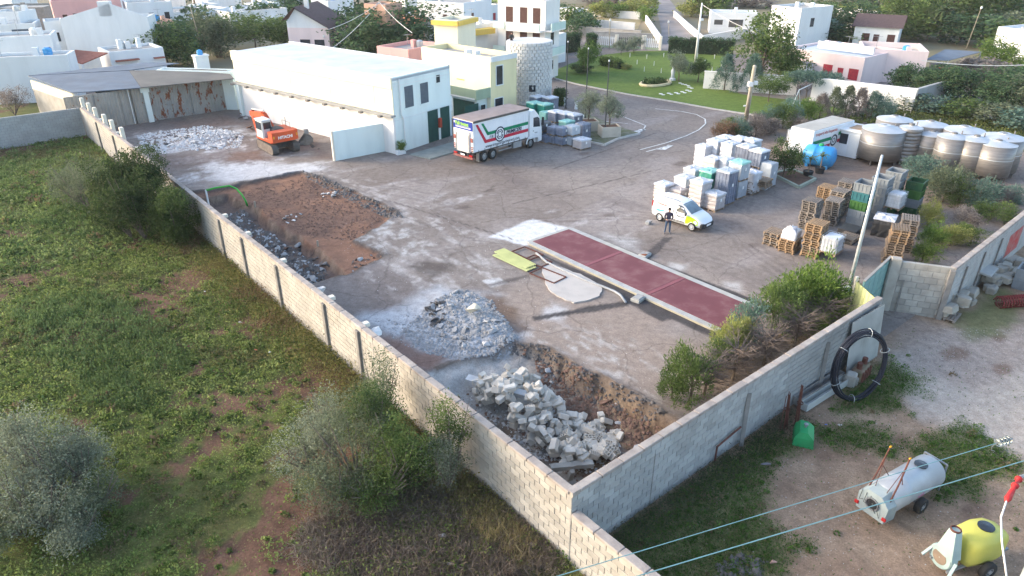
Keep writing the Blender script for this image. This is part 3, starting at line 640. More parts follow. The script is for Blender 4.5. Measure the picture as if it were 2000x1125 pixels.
corrugated('door_panel', -4.6, -2.0, 0, 3.55, .35, M_RUSTY2, sh); corrugated('door_panel', -1.96, .3, 0, 3.55, .30, M_RUSTY2, sh); corrugated('door_panel', .34, xc*.5, 0, 3.55, .35, M_RUSTY2, sh); corrugated('door_panel', xc*.5+.06, xc-.15, 0, 3.55, .30, M_RUSTY2, sh)
n = 4
for k in range(n): corrugated('door_panel', xc+.35+(d-xc-.45)*k/n, xc+.31+(d-xc-.45)*(k+1)/n, 0, 3.5, .55+.04*(k % 2), M_RUSTY, sh)
mb = MB(); mb.prism([(xc-.5, -.1), (xc+.35, -.1), (xc+.35, .3), (xc-.5, .3)], 3.1, 3.75); mb.prism([(xc-.28, -.06), (xc+.22, -.06), (xc+.22, .28), (xc-.28, .28)], -.1, 3.12); mb.build('column', M_SHADE_MINT, sh)
mb = MB(); mb.bar((xc+.3, .05, 3.62), (d+.2, .05, 3.72), .22, .22); mb.build('front_beam', M_TRIM, sh)
mb = MB(); mb.tube([(xc*.42, .05, 3.6), (xc*.42, .05, .1)], .04, 6); mb.build('pole', M_TRIM, sh)
def roofq(pts, m, name, t=.08):
    mb = MB(); P_ = [sh.matrix_basis.inverted() @ Vector(p) for p in pts]
    mb.add(P_+[p-Vector((0,0,t)) for p in P_], [(0,1,2,3),(7,6,5,4)]+[(i, i+4, (i+1)%4+4, (i+1)%4) for i in range(4)]); return mb.build(name, m, sh)
R0 = g(141,181,3.75); R1 = g(275,171,3.80); R2 = g(457,153,3.80); R3 = g(352,124,4.3); R4 = g(252,138,4.15); R5 = g(55,148,4.0)
roofq([R0, R1, R4, R5], M_SHEDROOF, 'roof'); roofq([R1+Vector((.03,0,.02)), R2, g(440,134,4.15), R4+Vector((.03,0,.02))], M_SHEDROOF2, 'roof'); roofq([R5+Vector((0,.1,.03)), R4+Vector((0,.1,.05)), g(350,123,4.35), g(285,122,4.35)], M_SHEDROOF, 'roof')
mb = MB(); a = sh.matrix_basis.inverted(); p0, p1 = a @ Vector(g(141,184,3.6)), a @ Vector(g(57,151,3.9))
for z0, z1, m, nm in ((2.7, 3.6, M_CREAMY, 'side_band'), (-.2, 2.7, M_SUNBLK, 'side_wall')):
    mb = MB(); mb.prism([(p0.x, p0.y), (p1.x, p1.y), (p1.x+.2, p1.y), (p0.x+.2, p0.y)], z0, z1); mb.build(nm, m, sh)
mb = MB(); mb.prism([(-.3, 7.5), (d+.2, 7.5), (d+.2, 7.7), (-.3, 7.7)], 0, 3.6); mb.build('back_wall', M_MORTAR, sh)
# chimney block with a little blue tank and the low parapet behind the shed
v = g(397,140,3.2); ch = thing('roof_chimney', 'grey white chimney block with a blue tank on top behind the shed', 'chimney', (v.x, v.y, 0), PSI)
mb = MB(); mb.bbox(0, 0, 2.4, 1.5, 1.0, 5.2, .03); mb.build('shaft', M_TRIM, ch); mb = MB(); mb.bbox(0, 0, 5.05, 1.7, 1.2, .15, .03); mb.build('cap', M_TRIM, ch)
mb = MB(); mb.lathe([(.3, 5.12), (.34, 5.3), (.3, 5.6), (.1, 5.7)], 14); mb.build('water_tank', M_PLASTIC_BLUE, ch)
House('low_annexe', 'low mint flat roofed annexe between shed and warehouse', 'annexe', (452,140), (465,135), (350,122), 4.2, M_SHADE_MINT, M_ROOFGREY, .3)
House('low_annexe', 'low pale annexe roof with raised hatch behind the white warehouse', 'annexe', (742,118), (755,112), (560,84), 4.5, M_SHADE_MINT, M_ROOFWHITE, .3)

# --- yellow office and stone tower
hy = House('office_building', 'yellow two storey office, long side tinted sunlit cream, with a green balcony beside the stone tower', 'office', (958,112), (1009,103), (812,93), 6.6, M_YELLOW, M_ROOFGREY, .55)
LY, DY = hy.LB, hy.LC
hy.slab('C', 0, DY, .2, 6.6, 0, .04, M_CREAMY, 'sunlit_face'); hy.slab('B', 0, LY, 6.1, 6.62, 0, .08, M_TRIM, 'cornice')  # cream over the yellow wall: sunlight on the long face put into colour
hy.opening('B', LY*.33, .95, 3.7, 5.6, M_GLASS, M_WHITE); hy.opening('B', LY*.30, 1.2, .6, 2.3, M_GLASS)
hy.opening('C', DY*.42, 1.0, 3.9, 5.4, M_BROWN, M_OCHRE)
hy.slab('C', DY*.02, DY*.55, 2.6, 2.75, .04, 2.2, M_TRIM, 'balcony_floor'); hy.slab('C', DY*.02, DY*.55, 2.75, 3.6, 2.05, 2.2, M_GREENPAINT, 'balcony_front'); hy.slab('C', 0.0, DY*.02, 2.6, 3.6, .04, 2.2, M_GREENPAINT, 'balcony_side')
hy.slab('C', DY*.05, DY*.95, -.2, 2.6, .05, 1.6, M_SHADE_MINT, 'entrance_block')
M = hy.M('C'); f = MB(); f.box(DY*.08, DY*.38, 1.6, 1.64, 0, 2.2, 0, M); o = f.build('door', M_DARKGREEN, hy.root)
M = hy.M('B'); f = MB(); f.box(-1.5, -.9, -.02, .03, .8, 2.0, 0, M); f.build('window', M_GLASS, hy.root)
f = MB(); f.box(-3.9, -1.9, .0, .02, 0, 2.3, 0, M); o = f.build('door', M_DARKGREEN, hy.root)
for x in (.30, .42):
    p = hy.root; f = MB(); c = DY*x; f.box(1.0, 1.8, hy.sgn*c, hy.sgn*(c+.35), 6.1, 6.75); f.build('air_unit', M_WHITE, p)
# outdoor unit on the warehouse side
f = MB(); f.box(Lw+.1, Lw+.9, .6, 1.0, 2.2, 3.6); f.build('air_unit', M_TRIM, hw.root)
# stone tower: one round drum of rough blocks
tb = g(1037, 205, 0); tp = VU(1037, 205)
tc = thing('stone_tower', 'round pale rough stone tower with a small dark window beside the yellow office', 'tower', (tb.x-.2, tb.y+2.0, 0), 0)
RT = 2.5
mb = MB(); mb.lathe([(RT+.03, -.2), (RT+.01, 6.9)], 48); mb.build('core', M_STONE, tc)
bh = .36; me_cache = []
for k in range(4):
    b = MB(); a = 2*math.pi*(RT)/32; b.bbox(0, 0, 0, a-.05, .22+.03*k, bh-.03, .04); me_cache.append(b.mesh('stone', M_STONE))
for r_ in range(19):
    for k in range(32):
        t = 2*math.pi*(k+.5*(r_ % 2))/32
        if math.cos(t+1.5708) < -.35: continue                      # far side, hidden and plain
        o = link('stone', random.choice(me_cache), tc); o.location = ((RT+.02)*math.cos(t), (RT+.02)*math.sin(t), .05+bh*(r_+.5)); o.rotation_euler = (random.uniform(-.02,.02), random.uniform(-.02,.02), t+math.pi/2)
for (ang, z, w_, h_) in ((-1.45, 2.0, .75, .75),):
    x, y = (RT+.10)*math.cos(ang), (RT+.10)*math.sin(ang); f = MB(); f.box(-w_/2, w_/2, -.06, .06, z-h_/2, z+h_/2, 0, Matrix.Translation((x, y, 0)) @ Matrix.Rotation(ang+math.pi/2, 4, 'Z')); f.build('window', M_GLASS, tc)
# ------------------------------------------------------------------ the town behind
def H(name, label, A, B, C, h, wall, roof=None, par=.35, wins=(), cat='house', **k):
    x = House(name, label, cat, A, B, C, h, wall, roof, par, **k)
    if par > .2 and x.LB > 4 and x.LC > 3 and cat == 'house':        # roof clutter: aerial, water tank, stair vent
        ax, ay, zt = x.LB*random.uniform(.2,.8), x.sgn*x.LC*random.uniform(.3,.7), h-par
        mb = MB(); mb.tube([(ax,ay,zt),(ax,ay,zt+2.0)], .025, 5); mb.bar((ax-.6,ay,zt+1.9),(ax+.6,ay,zt+1.9),.03,.03)
        for q in range(4): mb.bar((ax-.5+.33*q,ay-.28,zt+1.9),(ax-.5+.33*q,ay+.28,zt+1.9),.02,.02)
        mb.build('aerial', M_STEEL, x.root)
        if random.random() < .6:
            tx, ty = x.LB*random.uniform(.2,.8), x.sgn*x.LC*random.uniform(.4,.8); mb = MB(); mb.lathe([(.45,zt),(.5,zt+.3),(.5,zt+.8),(.2,zt+.95)], 14, 0, Matrix.Translation((tx,ty,0))); mb.build('water_tank', random.choice((M_PLASTIC_BLUE, M_TRIM, M_GALV)), x.root)
        vx, vy = x.LB*random.uniform(.1,.9), x.sgn*x.LC*random.uniform(.2,.8); mb = MB(); mb.box(vx-.3,vx+.3,vy-.25,vy+.25,zt,zt+1.0); mb.build('roof_vent', wall, x.root)
    for (f, s, wd, z0, z1, *mm) in wins:
        x.opening(f, s*(x.LB if f in 'B' else x.LC), wd, z0, z1, mm[0] if mm else M_GLASS, wall, 'window' if z0 > .4 else 'door')
    return x
h1 = H('white_house', 'big white house with a sloping parapet and blank pale end wall', (116,37), (288,33), (88,31), 7.2, M_WHITE, wins=(('C',.3,1.0,3.5,5.2),))
mb = MB(); Lh = h1.LB; s = -h1.sgn
mb.add([(0,0,7.2),(Lh*.58,0,9.0),(Lh*.60,0,9.0),(Lh,0,7.2),(0,-s*.25,7.2),(Lh*.58,-s*.25,9.0),(Lh*.60,-s*.25,9.0),(Lh,-s*.25,7.2)], [(0,3,2,1),(4,5,6,7),(0,1,5,4),(1,2,6,5),(2,3,7,6)]); mb.build('gable_parapet', M_WHITE, h1.root)
mb = MB(); mb.box(Lh*.46, Lh*.60, min(0,-s*1.2), max(0,-s*1.2), 7.4, 9.3); mb.build('stair_head', M_WHITE, h1.root)
H('white_house', 'narrow white stair block left of the big white house', (121,40), (84,42), (130,34), 6.9, M_WHITE, wins=(('B',.5,.8,4.2,5.4),))
h2 = H('white_house', 'low white house with a red tiled porch beside the shed roof', (212,102), (318,92), (190,92), 4.2, M_WHITE, M_ROOFGREY, wins=(('B',.30,1.1,.9,2.4),('B',.12,.7,.9,2.4)))
M = h2.M('B'); mb = MB()
P_ = [h2.root.matrix_basis.inverted() @ Vector(g(px, py, z)) for px, py, z in ((122,111,3.6),(147,97,4.3),(210,103,4.3),(160,124,3.3))]
mb.add(P_+[p-Vector((0,0,.12)) for p in P_], [(0,1,2,3),(7,6,5,4)]+[(i,i+4,(i+1)%4+4,(i+1)%4) for i in range(4)]); mb.build('tiled_canopy', M_TILE, h2.root)
mb = MB(); p = P_[3]; mb.box(p.x-.1, p.x+.1, p.y-.1, p.y+.1, 0, 3.2); mb.build('post', M_WHITE, h2.root)
h2.slab('B', h2.LB*.08, h2.LB*.5, 3.0, 3.15, 0, .7, M_TILE, 'tiled_awning'); h2.slab('B', h2.LB*.78, h2.LB*.98, 2.9, 3.05, 0, .6, M_TILE, 'tiled_awning')
for x in (.25, .6): h2.slab('B', h2.LB*x, h2.LB*x+.5, 4.2, 5.4, -2.2, -1.6, M_WHITE, 'chimney')
H('white_house', 'low long white house at the left edge behind the shed roof', (130,107), (-45,114), (142,98), 5.2, M_WHITE, M_ROOFGREY)
H('white_house', 'white house with two arched openings left of the big white house', (98,68), (-30,74), (112,58), 6.6, M_WHITE, wins=(('B',.25,1.4,3.6,4.6),('B',.62,2.0,3.4,4.4),('B',.10,.7,4.3,5.2)))
H('white_house', 'white upper terrace block with a long grey recess at the left edge', (66,45), (-30,49), (78,37), 6.8, M_WHITE, wins=(('B',.3,2.2,4.9,6.1,M_BLUEGLASS),))
H('white_house', 'small white roof room highest at the left edge', (34,23), (-25,23), (42,17), 8.0, M_WHITE)
H('pink_house', 'pink two storey house with dark windows at the top edge behind the big white house', (98,3), (234,-3), (84,-1), 7.5, M_PINK, wins=(('B',.15,.7,3.9,5.4,M_BROWN),('B',.32,1.1,3.5,5.5,M_BROWN),('B',.48,.8,3.9,5.4,M_BROWN),('B',.56,.8,3.9,5.4,M_BROWN),('B',.80,1.1,3.9,5.5,M_BROWN)))
H('stone_building', 'grey unplastered building left of the pink house', (84,14), (-30,16), (92,6), 5.5, M_MORTAR, M_ROOFGREY)
H('orange_house', 'small orange flat roofed house right of the big white house', (290,43), (340,39), (283,37), 4.5, M_SALMON, wins=(('B',.15,.9,1.6,2.9),))
H('white_house', 'white house with small windows behind the orange house', (246,6), (334,2), (236,0), 7.0, M_WHITE, wins=(('B',.15,.8,3.8,5.2),('B',.5,.8,3.9,5.3),('B',.85,.8,3.9,5.3)))
H('white_house', 'low white house with two dark doors behind the tall palm', (338,24), (445,15), (330,14), 4.4, M_WHITE, wins=(('B',.25,.9,.2,2.4),('B',.65,1.0,1.2,2.4)))
H('white_house', 'long low white house left of the brown roofed villa', (447,24), (560,15), (440,13), 4.2, M_WARM, M_ROOFWHITE, wins=(('B',.08,1.1,1.0,2.6,M_BLUEGLASS),('B',.33,1.1,1.0,2.6,M_BLUEGLASS),('B',.75,1.1,1.0,2.6,M_BLUEGLASS)))
H('garden_wall', 'pale long garden wall in front of the low white houses', (447,40), (548,35), (440,38), 2.6, M_WARM, M_WARM, .0, cat='wall')
hv = H('villa', 'villa with a big brown pitched roof and arched white front', (641,55), (678,41), (582,47), 4.6, M_PALEPINK, None, .0, wins=(('C',.25,1.6,.8,2.9),('C',.6,1.6,.8,2.9),('B',.4,1.0,1.2,2.6)))
L_, D_, sg = hv.LB, hv.LC, hv.sgn
mb = MB(); o_ = .6; rz_ = 7.6
mb.add([(-o_, -sg*o_, 4.5), (L_+o_, -sg*o_, 4.5), (L_+o_, sg*D_*.75, rz_), (-o_, sg*D_*.75, rz_), (-o_, sg*(D_+o_), 5.6), (L_+o_, sg*(D_+o_), 5.6)], [(0,1,2,3),(3,2,5,4)]); 
mb.add([(-o_, -sg*o_, 4.4), (L_+o_, -sg*o_, 4.4), (L_+o_, sg*D_*.75, rz_-.15), (-o_, sg*D_*.75, rz_-.15)], [(0,1,2,3)]); mb.build('roof', M_BROWNTILE, hv.root)
mb = MB(); mb.add([(0.02,0,4.6),(0.02,sg*D_*.75,rz_-.2),(0.02,sg*D_,5.4),(0.02,sg*D_,4.6)], [(0,1,2,3)]); mb.build('gable', M_WHITE, hv.root)
mb = MB(); mb.box(L_*.3, L_*.3+.6, sg*D_*.6, sg*(D_*.6+.6), 6.5, 8.6); mb.build('chimney', M_TRIM, hv.root)
h14 = H('salmon_house', 'long salmon house with a deep flat roof edge behind the pine', (812,32), (900,22), (716,22), 5.2, M_SALMON, M_ROOFWHITE, .4, wins=(('B',.3,.8,1.6,2.9),('B',.75,.8,1.6,2.9),('C',.35,.7,2.4,3.6)))
h14.slab('B', -.8, h14.LB+.5, 4.3, 5.0, .02, .9, mat('terracotta_trim', (.46,.21,.14)), 'roof_edge'); h14.slab('C', -.0, h14.LC+.5, 4.3, 5.0, .02, .9, bpy.data.materials['terracotta_trim'], 'roof_edge')
h = H('salmon_house', 'small salmon roof storey on top of the long salmon house', (752,9), (785,4), (730,4), 8.2, M_SALMON, cat='roof storey', z0=5.2)
h15 = H('apartment_house', 'white house with yellow balconies left of the mint balconied house', (893,52), (976,43), (802,50), 6.8, M_WHITE, M_ROOFGREY, wins=(('C',.45,3.0,2.2,3.6,M_WARM),('B',.1,.7,1.2,5.8,M_BLUEGLASS)))
h15.slab('B', h15.LB*.25, h15.LB*.75, 2.4, 3.3, .0, 1.2, M_OCHRE, 'balcony'); h15.slab('B', h15.LB*.25, h15.LB*.75, 5.6, 6.3, .0, 1.2, M_OCHRE, 'canopy'); h15.slab('C', .2, h15.LC*.35, 5.6, 6.2, .0, 1.0, M_OCHRE, 'canopy')
h15.slab('C', h15.LC*.2, h15.LC*.55, 4.2, 4.35, 0, 1.0, M_WARM, 'canopy')
h = H('stair_tower', 'cream stair tower with a yellow cornice on the white apartment house', (893,40), (928,32), (868,33), 8.6, M_CREAMY, cat='tower', z0=3)
h.slab('B', -.2, h.LB+.2, 8.0, 8.5, .02, .35, M_OCHRE, 'cornice'); h.slab('C', -.2, h.LC+.2, 8.0, 8.5, .02, .35, M_OCHRE, 'cornice')
h16 = H('apartment_house', 'grey white three storey house with pale green balconies on two floors', (1066,2), (1094,-3), (960,-1), 10.0, M_WARM, M_ROOFGREY, wins=tuple(('C', s_, 1.1, z_, z_+1.9, M_BROWN) for z_ in (4.2, 7.2) for s_ in (.18, .45, .75))+(('C',.5,1.6,.3,2.4),('B',.5,1.0,4.4,6),('B',.5,1.0,1.2,2.4)))
M_PALEGREEN = plaster('pale_green_plaster', (.55,.66,.60))
for z in (3.3, 6.4):
    h16.slab('C', h16.LC*.02, h16.LC*.72, z, z+.9, 1.2, 1.35, M_PALEGREEN, 'balcony_front'); h16.slab('C', h16.LC*.02, h16.LC*.72, z-.15, z, 0, 1.35, M_WARM, 'balcony_floor'); h16.slab('C', h16.LC*.80, h16.LC*1.05, z, z+.9, .6, .75, M_PALEGREEN, 'balcony_front')
    h16.slab('B', 0, h16.LB, z, z+.9, .8, .95, M_PALEGREEN, 'balcony_front'); h16.slab('B', 0, h16.LB, z-.15, z, 0, .95, M_WARM, 'balcony_floor')
h17 = H('pink_house', 'low house pink on one side and white on the other behind the office roof', (1045,73), (1106,64), (960,66), 4.2, M_WHITE, M_ROOFGREY, wins=(('C',.72,.9,1.3,2.5),))
h17.slab('C', 0, h17.LC, -.2, 4.2, 0, .05, M_PINK, 'pink_face'); h17.slab('B', h17.LB*.1, h17.LB*.16, 4.2, 5.2, -3.0, -2.4, M_WHITE, 'chimney')
h18 = H('pink_house', 'small pink flat roofed house behind the warehouse roof', (797,97), (866,84), (757,86), 4.2, M_PINK, M_ROOFGREY, .5, wins=(('C',.55,1.2,1.0,2.4,M_BROWN),))
# right-hand farm buildings
h19 = H('farmhouse', 'long low pink white farmhouse with red doors beyond the lawn', (1690,113), (1536,93), (1625,80), 3.7, M_PALEPINK, M_ROOFWHITE, .3, wins=(('B',.93,2.6,0.05,2.3,M_REDDOOR),('B',.42,1.3,.9,2.3,M_REDDOOR),('B',.26,.8,1.1,2.1,M_REDDOOR),('B',.10,1.3,.8,2.2,M_REDDOOR)))
h19.slab('B', h19.LB*.05, h19.LB*.75, 3.7, 4.6, -3.4, -3.1, M_WHITE, 'upper_parapet'); h19.slab('B', h19.LB*.60, h19.LB*.82, 0, 2.2, .2, 2.0, M_WHITE, 'lean_to'); h19.slab('B', h19.LB*.59, h19.LB*.83, 2.2, 2.3, .1, 2.2, M_SHEDROOF, 'lean_to_roof')
h20 = H('farmhouse', 'plain pinkish white box house with one dark doorway beside the carport', (1815,101), (1688,95), (1846,87), 4.1, M_PALEPINK, M_ROOFGREY, .7, wins=(('B',.34,1.0,.05,2.2,M_BROWN),('B',.52,.4,.9,1.3,M_BROWN)))
# carport
cp = thing('carport', 'carport with a pale sheet roof on steel posts full of stored goods', 'carport', g(1860,150,0), 0); ci = cp.matrix_basis.inverted()
mb = MB(); P_ = [ci @ Vector(g(px, py, z)) for px, py, z in ((1808,116,3.1),(1852,118,3.1),(1916,101,3.3),(1846,96,3.4))]
mb.add(P_+[p-Vector((0,0,.08)) for p in P_], [(0,1,2,3),(7,6,5,4)]+[(i,i+4,(i+1)%4+4,(i+1)%4) for i in range(4)]); cpr = P_; 
cp.location.z = 0; mb.build('roof', M_SHEDROOF, cp)
for p in P_[:3]: c = MB(); c.tube([(p.x, p.y, 0), (p.x, p.y, p.z)], .06, 6); c.build('post', M_STEEL, cp)
for k, (px, py, c_) in enumerate(((1830,140,(.06,.06,.07)),(1848,148,(.35,.04,.05)),(1815,150,(.09,.08,.08)),(1860,143,(.05,.06,.09)),(1795,162,(.30,.30,.30)))):
    p = g(px, py, 0); b = thing('stored_crate', ['dark crate under the carport roof','red crate under the carport','brown crate at the carport edge','blue black crate by the carport post','grey sheet stack in front of the carport'][k], 'crate', (p.x, p.y, 0), .3*k)
    m_ = mat('crate_paint_%d' % k, c_); mb = MB(); mb.bbox(0, 0, .5, 1.9, 1.4, 1.0, .05); mb.build('body', m_, b); mb = MB(); mb.bbox(0, 0, 1.05, 2.0, 1.5, .1, .03); mb.build('lid', m_, b)
def line_wall(name, label, P, Q, h, m, t=.25, cop=None):
    a, b = Vector(g(*P, h)), Vector(g(*Q, h)); d = (b-a).to_2d(); r = thing(name, label, 'wall', (a.x, a.y, 0), math.atan2(d.y, d.x))
    mb = MB(); mb.bbox(d.length/2, 0, h/2-.1, d.length, t, h+.1, .02); mb.build('wall_panel', m, r)
    c = MB(); c.bbox(d.length/2, 0, h, d.length+.1, t+.1, .10, .02); c.build('coping', cop or m, r); return r
line_wall('garden_wall', 'white garden wall along the lawn behind the blue conifer', (1377,139), (1560,150), 2.2, M_WARM)
line_wall('garden_wall', 'tall white garden wall in front of the farmhouse', (1590,152), (1792,174), 2.6, M_WARM)
line_wall('garden_wall', 'grey wall end rising beside the carport hedge', (1792,174), (1875,150), 2.4, M_GREYBLK)
h22 = H('bungalow', 'white bungalow with a brown tiled roof among the trees', (1758,55), (1671,50), (1768,44), 3.4, M_WHITE, M_BROWNTILE, .0, wins=(('B',.72,1.2,1.0,2.3,M_BROWN),('B',.48,.9,.1,2.2,M_BROWN),('B',.15,1.2,1.0,2.3,M_BROWN)))
L_, D_, sg = h22.LB, h22.LC, h22.sgn
mb = MB(); mb.add([(-.5,-sg*.5,3.35),(L_+.5,-sg*.5,3.35),(L_+.5,sg*D_*.5,5.0),(-.5,sg*D_*.5,5.0),(-.5,sg*(D_+.5),3.35),(L_+.5,sg*(D_+.5),3.35)], [(0,1,2,3),(3,2,5,4)]); mb.build('roof', M_BROWNTILE, h22.root)
H('white_house', 'tall white house lit by the sun behind the big garden tree', (1566,16), (1508,10), (1600,8), 6.5, M_WHITE, wins=(('C',.4,1.0,3.4,4.8),))
H('white_house', 'low white house with wide dark openings beyond the clipped hedge', (1482,26), (1389,24), (1492,20), 3.8, M_WHITE, M_ROOFWHITE, wins=(('B',.45,2.6,1.2,2.6),('B',.82,1.6,1.6,2.5)))
H('white_house', 'low white house with a pale roof left of the brown tiled bungalow', (1700,26), (1590,16), (1710,22), 3.8, M_WARM, M_ROOFWHITE)
H('white_house', 'white building cut by the right edge of the photo', (1950,52), (2040,62), (1962,36), 4.5, M_WHITE, M_ROOFWHITE)
for k, (A, B, C, h_, m_, l_) in enumerate((((180,-4),(250,-9),(172,-9),5,M_WHITE,'distant white house above the pink house'),((300,-6),(360,-10),(292,-10),5,M_WARM,'distant cream house at the top edge left of the palm'),((395,10),(430,6),(388,6),4.2,M_WHITE,'small white cube house right of the palm'),((405,-4),(470,-9),(398,-9),5,M_WARM,'distant cream house above the low white houses'),((500,8),(545,4),(494,4),4.5,M_WHITE,'white house behind the long low house'),((520,-6),(590,-10),(512,-10),5,M_WARM,'distant cream house left of the wood'),((640,2),(690,-3),(632,-3),4.5,M_WHITE,'distant white house before the dark wood'),((655,30),(672,26),(648,26),4.5,M_WHITE,'small white block behind the villa roof'),((790,-2),(850,-6),(782,-6),5,M_WARM,'distant cream house above the salmon house'),((20,-4),(70,-8),(12,-8),6,M_WHITE,'distant white house at the top left corner'))):
    H('distant_house', l_, A, B, C, h_, m_, wins=(('B',.3,.9,1.2,2.6,M_BLUEGLASS),('B',.7,.9,1.2,2.6,M_BLUEGLASS)))
H('white_house', 'small white house at the top edge beyond the walled fields', (1120,18), (1140,16), (1106,14), 3.8, M_WHITE, wins=(('B',.5,.9,.9,2.1),))
H('white_house', 'white terrace house behind the salmon roof', (905,6), (960,-2), (850,-4), 7.5, M_WHITE, wins=(('B',.3,.8,4.2,5.8,M_BROWN),('C',.4,.8,4.2,5.6,M_BROWN)))
H('white_house', 'white villa with red shutters left of the balconied house', (935,12), (975,8), (908,8), 4.2, M_WHITE, wins=(('B',.4,.8,1.2,2.6,M_REDDOOR),('B',.75,.8,1.2,2.6,M_REDDOOR)))
# ------------------------------------------------------------------ walled fields and the far road
for k, (P, Q, h) in enumerate((((1098,34),(1240,45),1.6),((1110,50),(1252,60),1.8),((1160,62),(1275,66),1.8),((1140,18),(1250,24),1.5),((1317,22),(1372,70),1.2),((1372,70),(1480,52),1.6),((1262,30),(1290,70),1.4))):
    line_wall('field_wall', ['pale dry stone wall crossing the far fields','cream wall on the near side of the walled field','wall behind the entrance gates','farthest pale field wall at the top of the photo','low white wall following the far road','long pale wall right of the far road','low wall on the left verge of the far road'][k], P, Q, h, M_WARM if k not in (1, 2) else M_SUNBLK)
def strip(pts, z, name, m):
    mb = MB(); n = len(pts)//2; vs = [g(*p, 0)+Vector((0,0,z)) for p in pts]
    mb.add(vs, [(i, i+1, 2*n-2-i, 2*n-1-i) for i in range(n-1)]); return tag(mb.build(name, m), kind='structure')
M_ROAD = mat('old_road', (.26,.235,.225), (.20,.18,.175), .3, .95, .2, 6)
strip([(1200,96),(1290,84),(1292,60),(1283,20),(1270,-10),(1300,-10),(1325,20),(1352,60),(1365,78),(1300,97)], .012, 'far_road', M_ROAD)
M_DRYFIELD = mat('dry_field', (.34,.28,.16), (.24,.20,.10), .15, .95, .5, 2, dirt=.5, dscale=.08, dcol=(.15,.15,.06)); M_LIMEFIELD = mat('young_crop', (.30,.34,.07), (.22,.27,.06), .3, .95)
strip([(1100,46),(1245,58),(1255,36),(1105,30)], .01, 'dry_field_plot', M_DRYFIELD); strip([(1600,14),(1780,20),(1800,8),(1600,4)], .02, 'crop_field', M_LIMEFIELD); strip([(920,4),(1060,6),(1060,-6),(920,-6)], .02, 'crop_field', M_LIMEFIELD)
# ------------------------------------------------------------------ lawn, kerbs, drive
M_LAWN = vcmat('lawn_grass', 9, .25, .7, 7)
LAWN = P2((1068,146),(1087,155),(1125,165),(1175,175),(1225,185),(1300,197),(1400,215),(1480,227),(1565,242),(1660,218),(1600,203),(1450,186),(1372,160),(1430,112),(1300,100),(1240,101),(1180,108),(1115,125))
me = bpy.data.meshes.new('lawn'); bm = bmesh.new()
bm.faces.new([bm.verts.new(W(p[0], p[1], .10)) for p in LAWN]); bmesh.ops.triangulate(bm, faces=bm.faces)
bmesh.ops.subdivide_edges(bm, edges=bm.edges, cuts=5, use_grid_fill=True); bm.normal_update(); bm.to_mesh(me); bm.free()
if me.polygons[0].normal.z < 0: me.flip_normals()
co = np.empty(len(me.vertices)*3, np.float32); me.vertices.foreach_get('co', co); co = co.reshape(-1, 3)
n_ = fbm(co[:,0], co[:,1], .3, 4, 200); cc = np.array((.085,.135,.025))+(np.array((.15,.20,.045))-np.array((.085,.135,.025)))*n_[:,None]
a = me.color_attributes.new('Col', 'FLOAT_COLOR', 'POINT'); a.data.foreach_set('color', np.concatenate([cc, np.ones((len(co),1))],1).astype(np.float32).ravel())
me.materials.append(M_LAWN); tag(link('lawn', me), kind='structure')
M_KERB = mat('kerb_stone', (.50,.48,.45), (.42,.40,.37), 2, .9, .3)
kb = bpy.data.objects.new('lawn_kerb', None); COL.objects.link(kb); tag(kb, kind='structure')
pts = LAWN[:9]; dense = []
for i in range(len(pts)-1):
    a, b = Vector(pts[i]), Vector(pts[i+1]); n = max(1, int((b-a).length/1.0))
    dense += [a+(b-a)*k/n for k in range(n)]
for i in range(len(dense)-1):
    a, b = dense[i], dense[i+1]; mb = MB(); mb.bar(W(a.x, a.y, .05), W(b.x-(b.x-a.x)*.03, b.y-(b.y-a.y)*.03, .05), .16, .18); mb.build('kerb_stone', M_KERB, kb)
# painted lines on the drive
M_PAINT = mat('white_road_paint', (.72,.72,.70), (.50,.49,.47), 2.5, .8)
def painted(name, px, wd, z=.035):
    mb = MB(); pts = [Vector(VU(*p)) for p in px]; vs = []
    for i, p in enumerate(pts):
        t = (pts[min(i+1, len(pts)-1)]-pts[max(i-1, 0)]).normalized(); n = Vector((-t.y, t.x))*wd/2
        vs += [W(p.x+n.x, p.y+n.y, z), W(p.x-n.x, p.y-n.y, z)]
    mb.add(vs, [(2*i, 2*i+1, 2*i+3, 2*i+2) for i in range(len(pts)-1)]); return tag(mb.build(name, M_PAINT), kind='structure')
painted('painted_line', [(1250,293),(1300,280),(1340,266),(1365,254),(1378,242),(1377,233),(1360,224),(1330,218),(1280,213)], .14)
painted('painted_arrow', [(1262,297),(1310,284)], .14); painted('painted_arrow', [(1282,291),(1296,292),(1310,284)], .5)
painted('painted_line', [(1175,237),(1226,242)], .12); painted('painted_line', [(1200,222),(1247,240),(1261,246),(1255,256),(1240,262)], .14)
for k in range(4): painted('painted_bar', [(1222+k*9,264-k*3),(1232+k*9,262-k*3)], .5)
# ------------------------------------------------------------------ vehicles
M_VWHITE = mat('white_vehicle_paint', (.78,.79,.80), (.72,.73,.74), 1.2, .35, spec=.5); M_TYRE = mat('tyre_rubber', (.022,.022,.023), (.035,.033,.03), 6, .85)
M_RIM = mat('wheel_rim', (.45,.46,.47), (.38,.39,.40), 3, .4, metal=.5); M_BLACK = mat('black_plastic', (.025,.026,.028), (.035,.035,.036), 4, .6)
M_CHASSIS = mat('chassis_grey', (.07,.07,.07), (.11,.10,.09), 3, .8); M_VRED = mat('stripe_red', (.52,.03,.06)); M_VGREEN = mat('stripe_green', (.01,.22,.10)); M_NAVY = mat('lettering_navy', (.03,.04,.07))
M_BLUEPANEL = mat('blue_panel', (.02,.045,.30)); M_LIMETEXT = mat('lime_lettering', (.35,.65,.08)); M_WHITETEXT = mat('white_lettering', (.85,.85,.85)); M_LAMP = mat('tail_lamp_red', (.45,.02,.02), rough=.3)
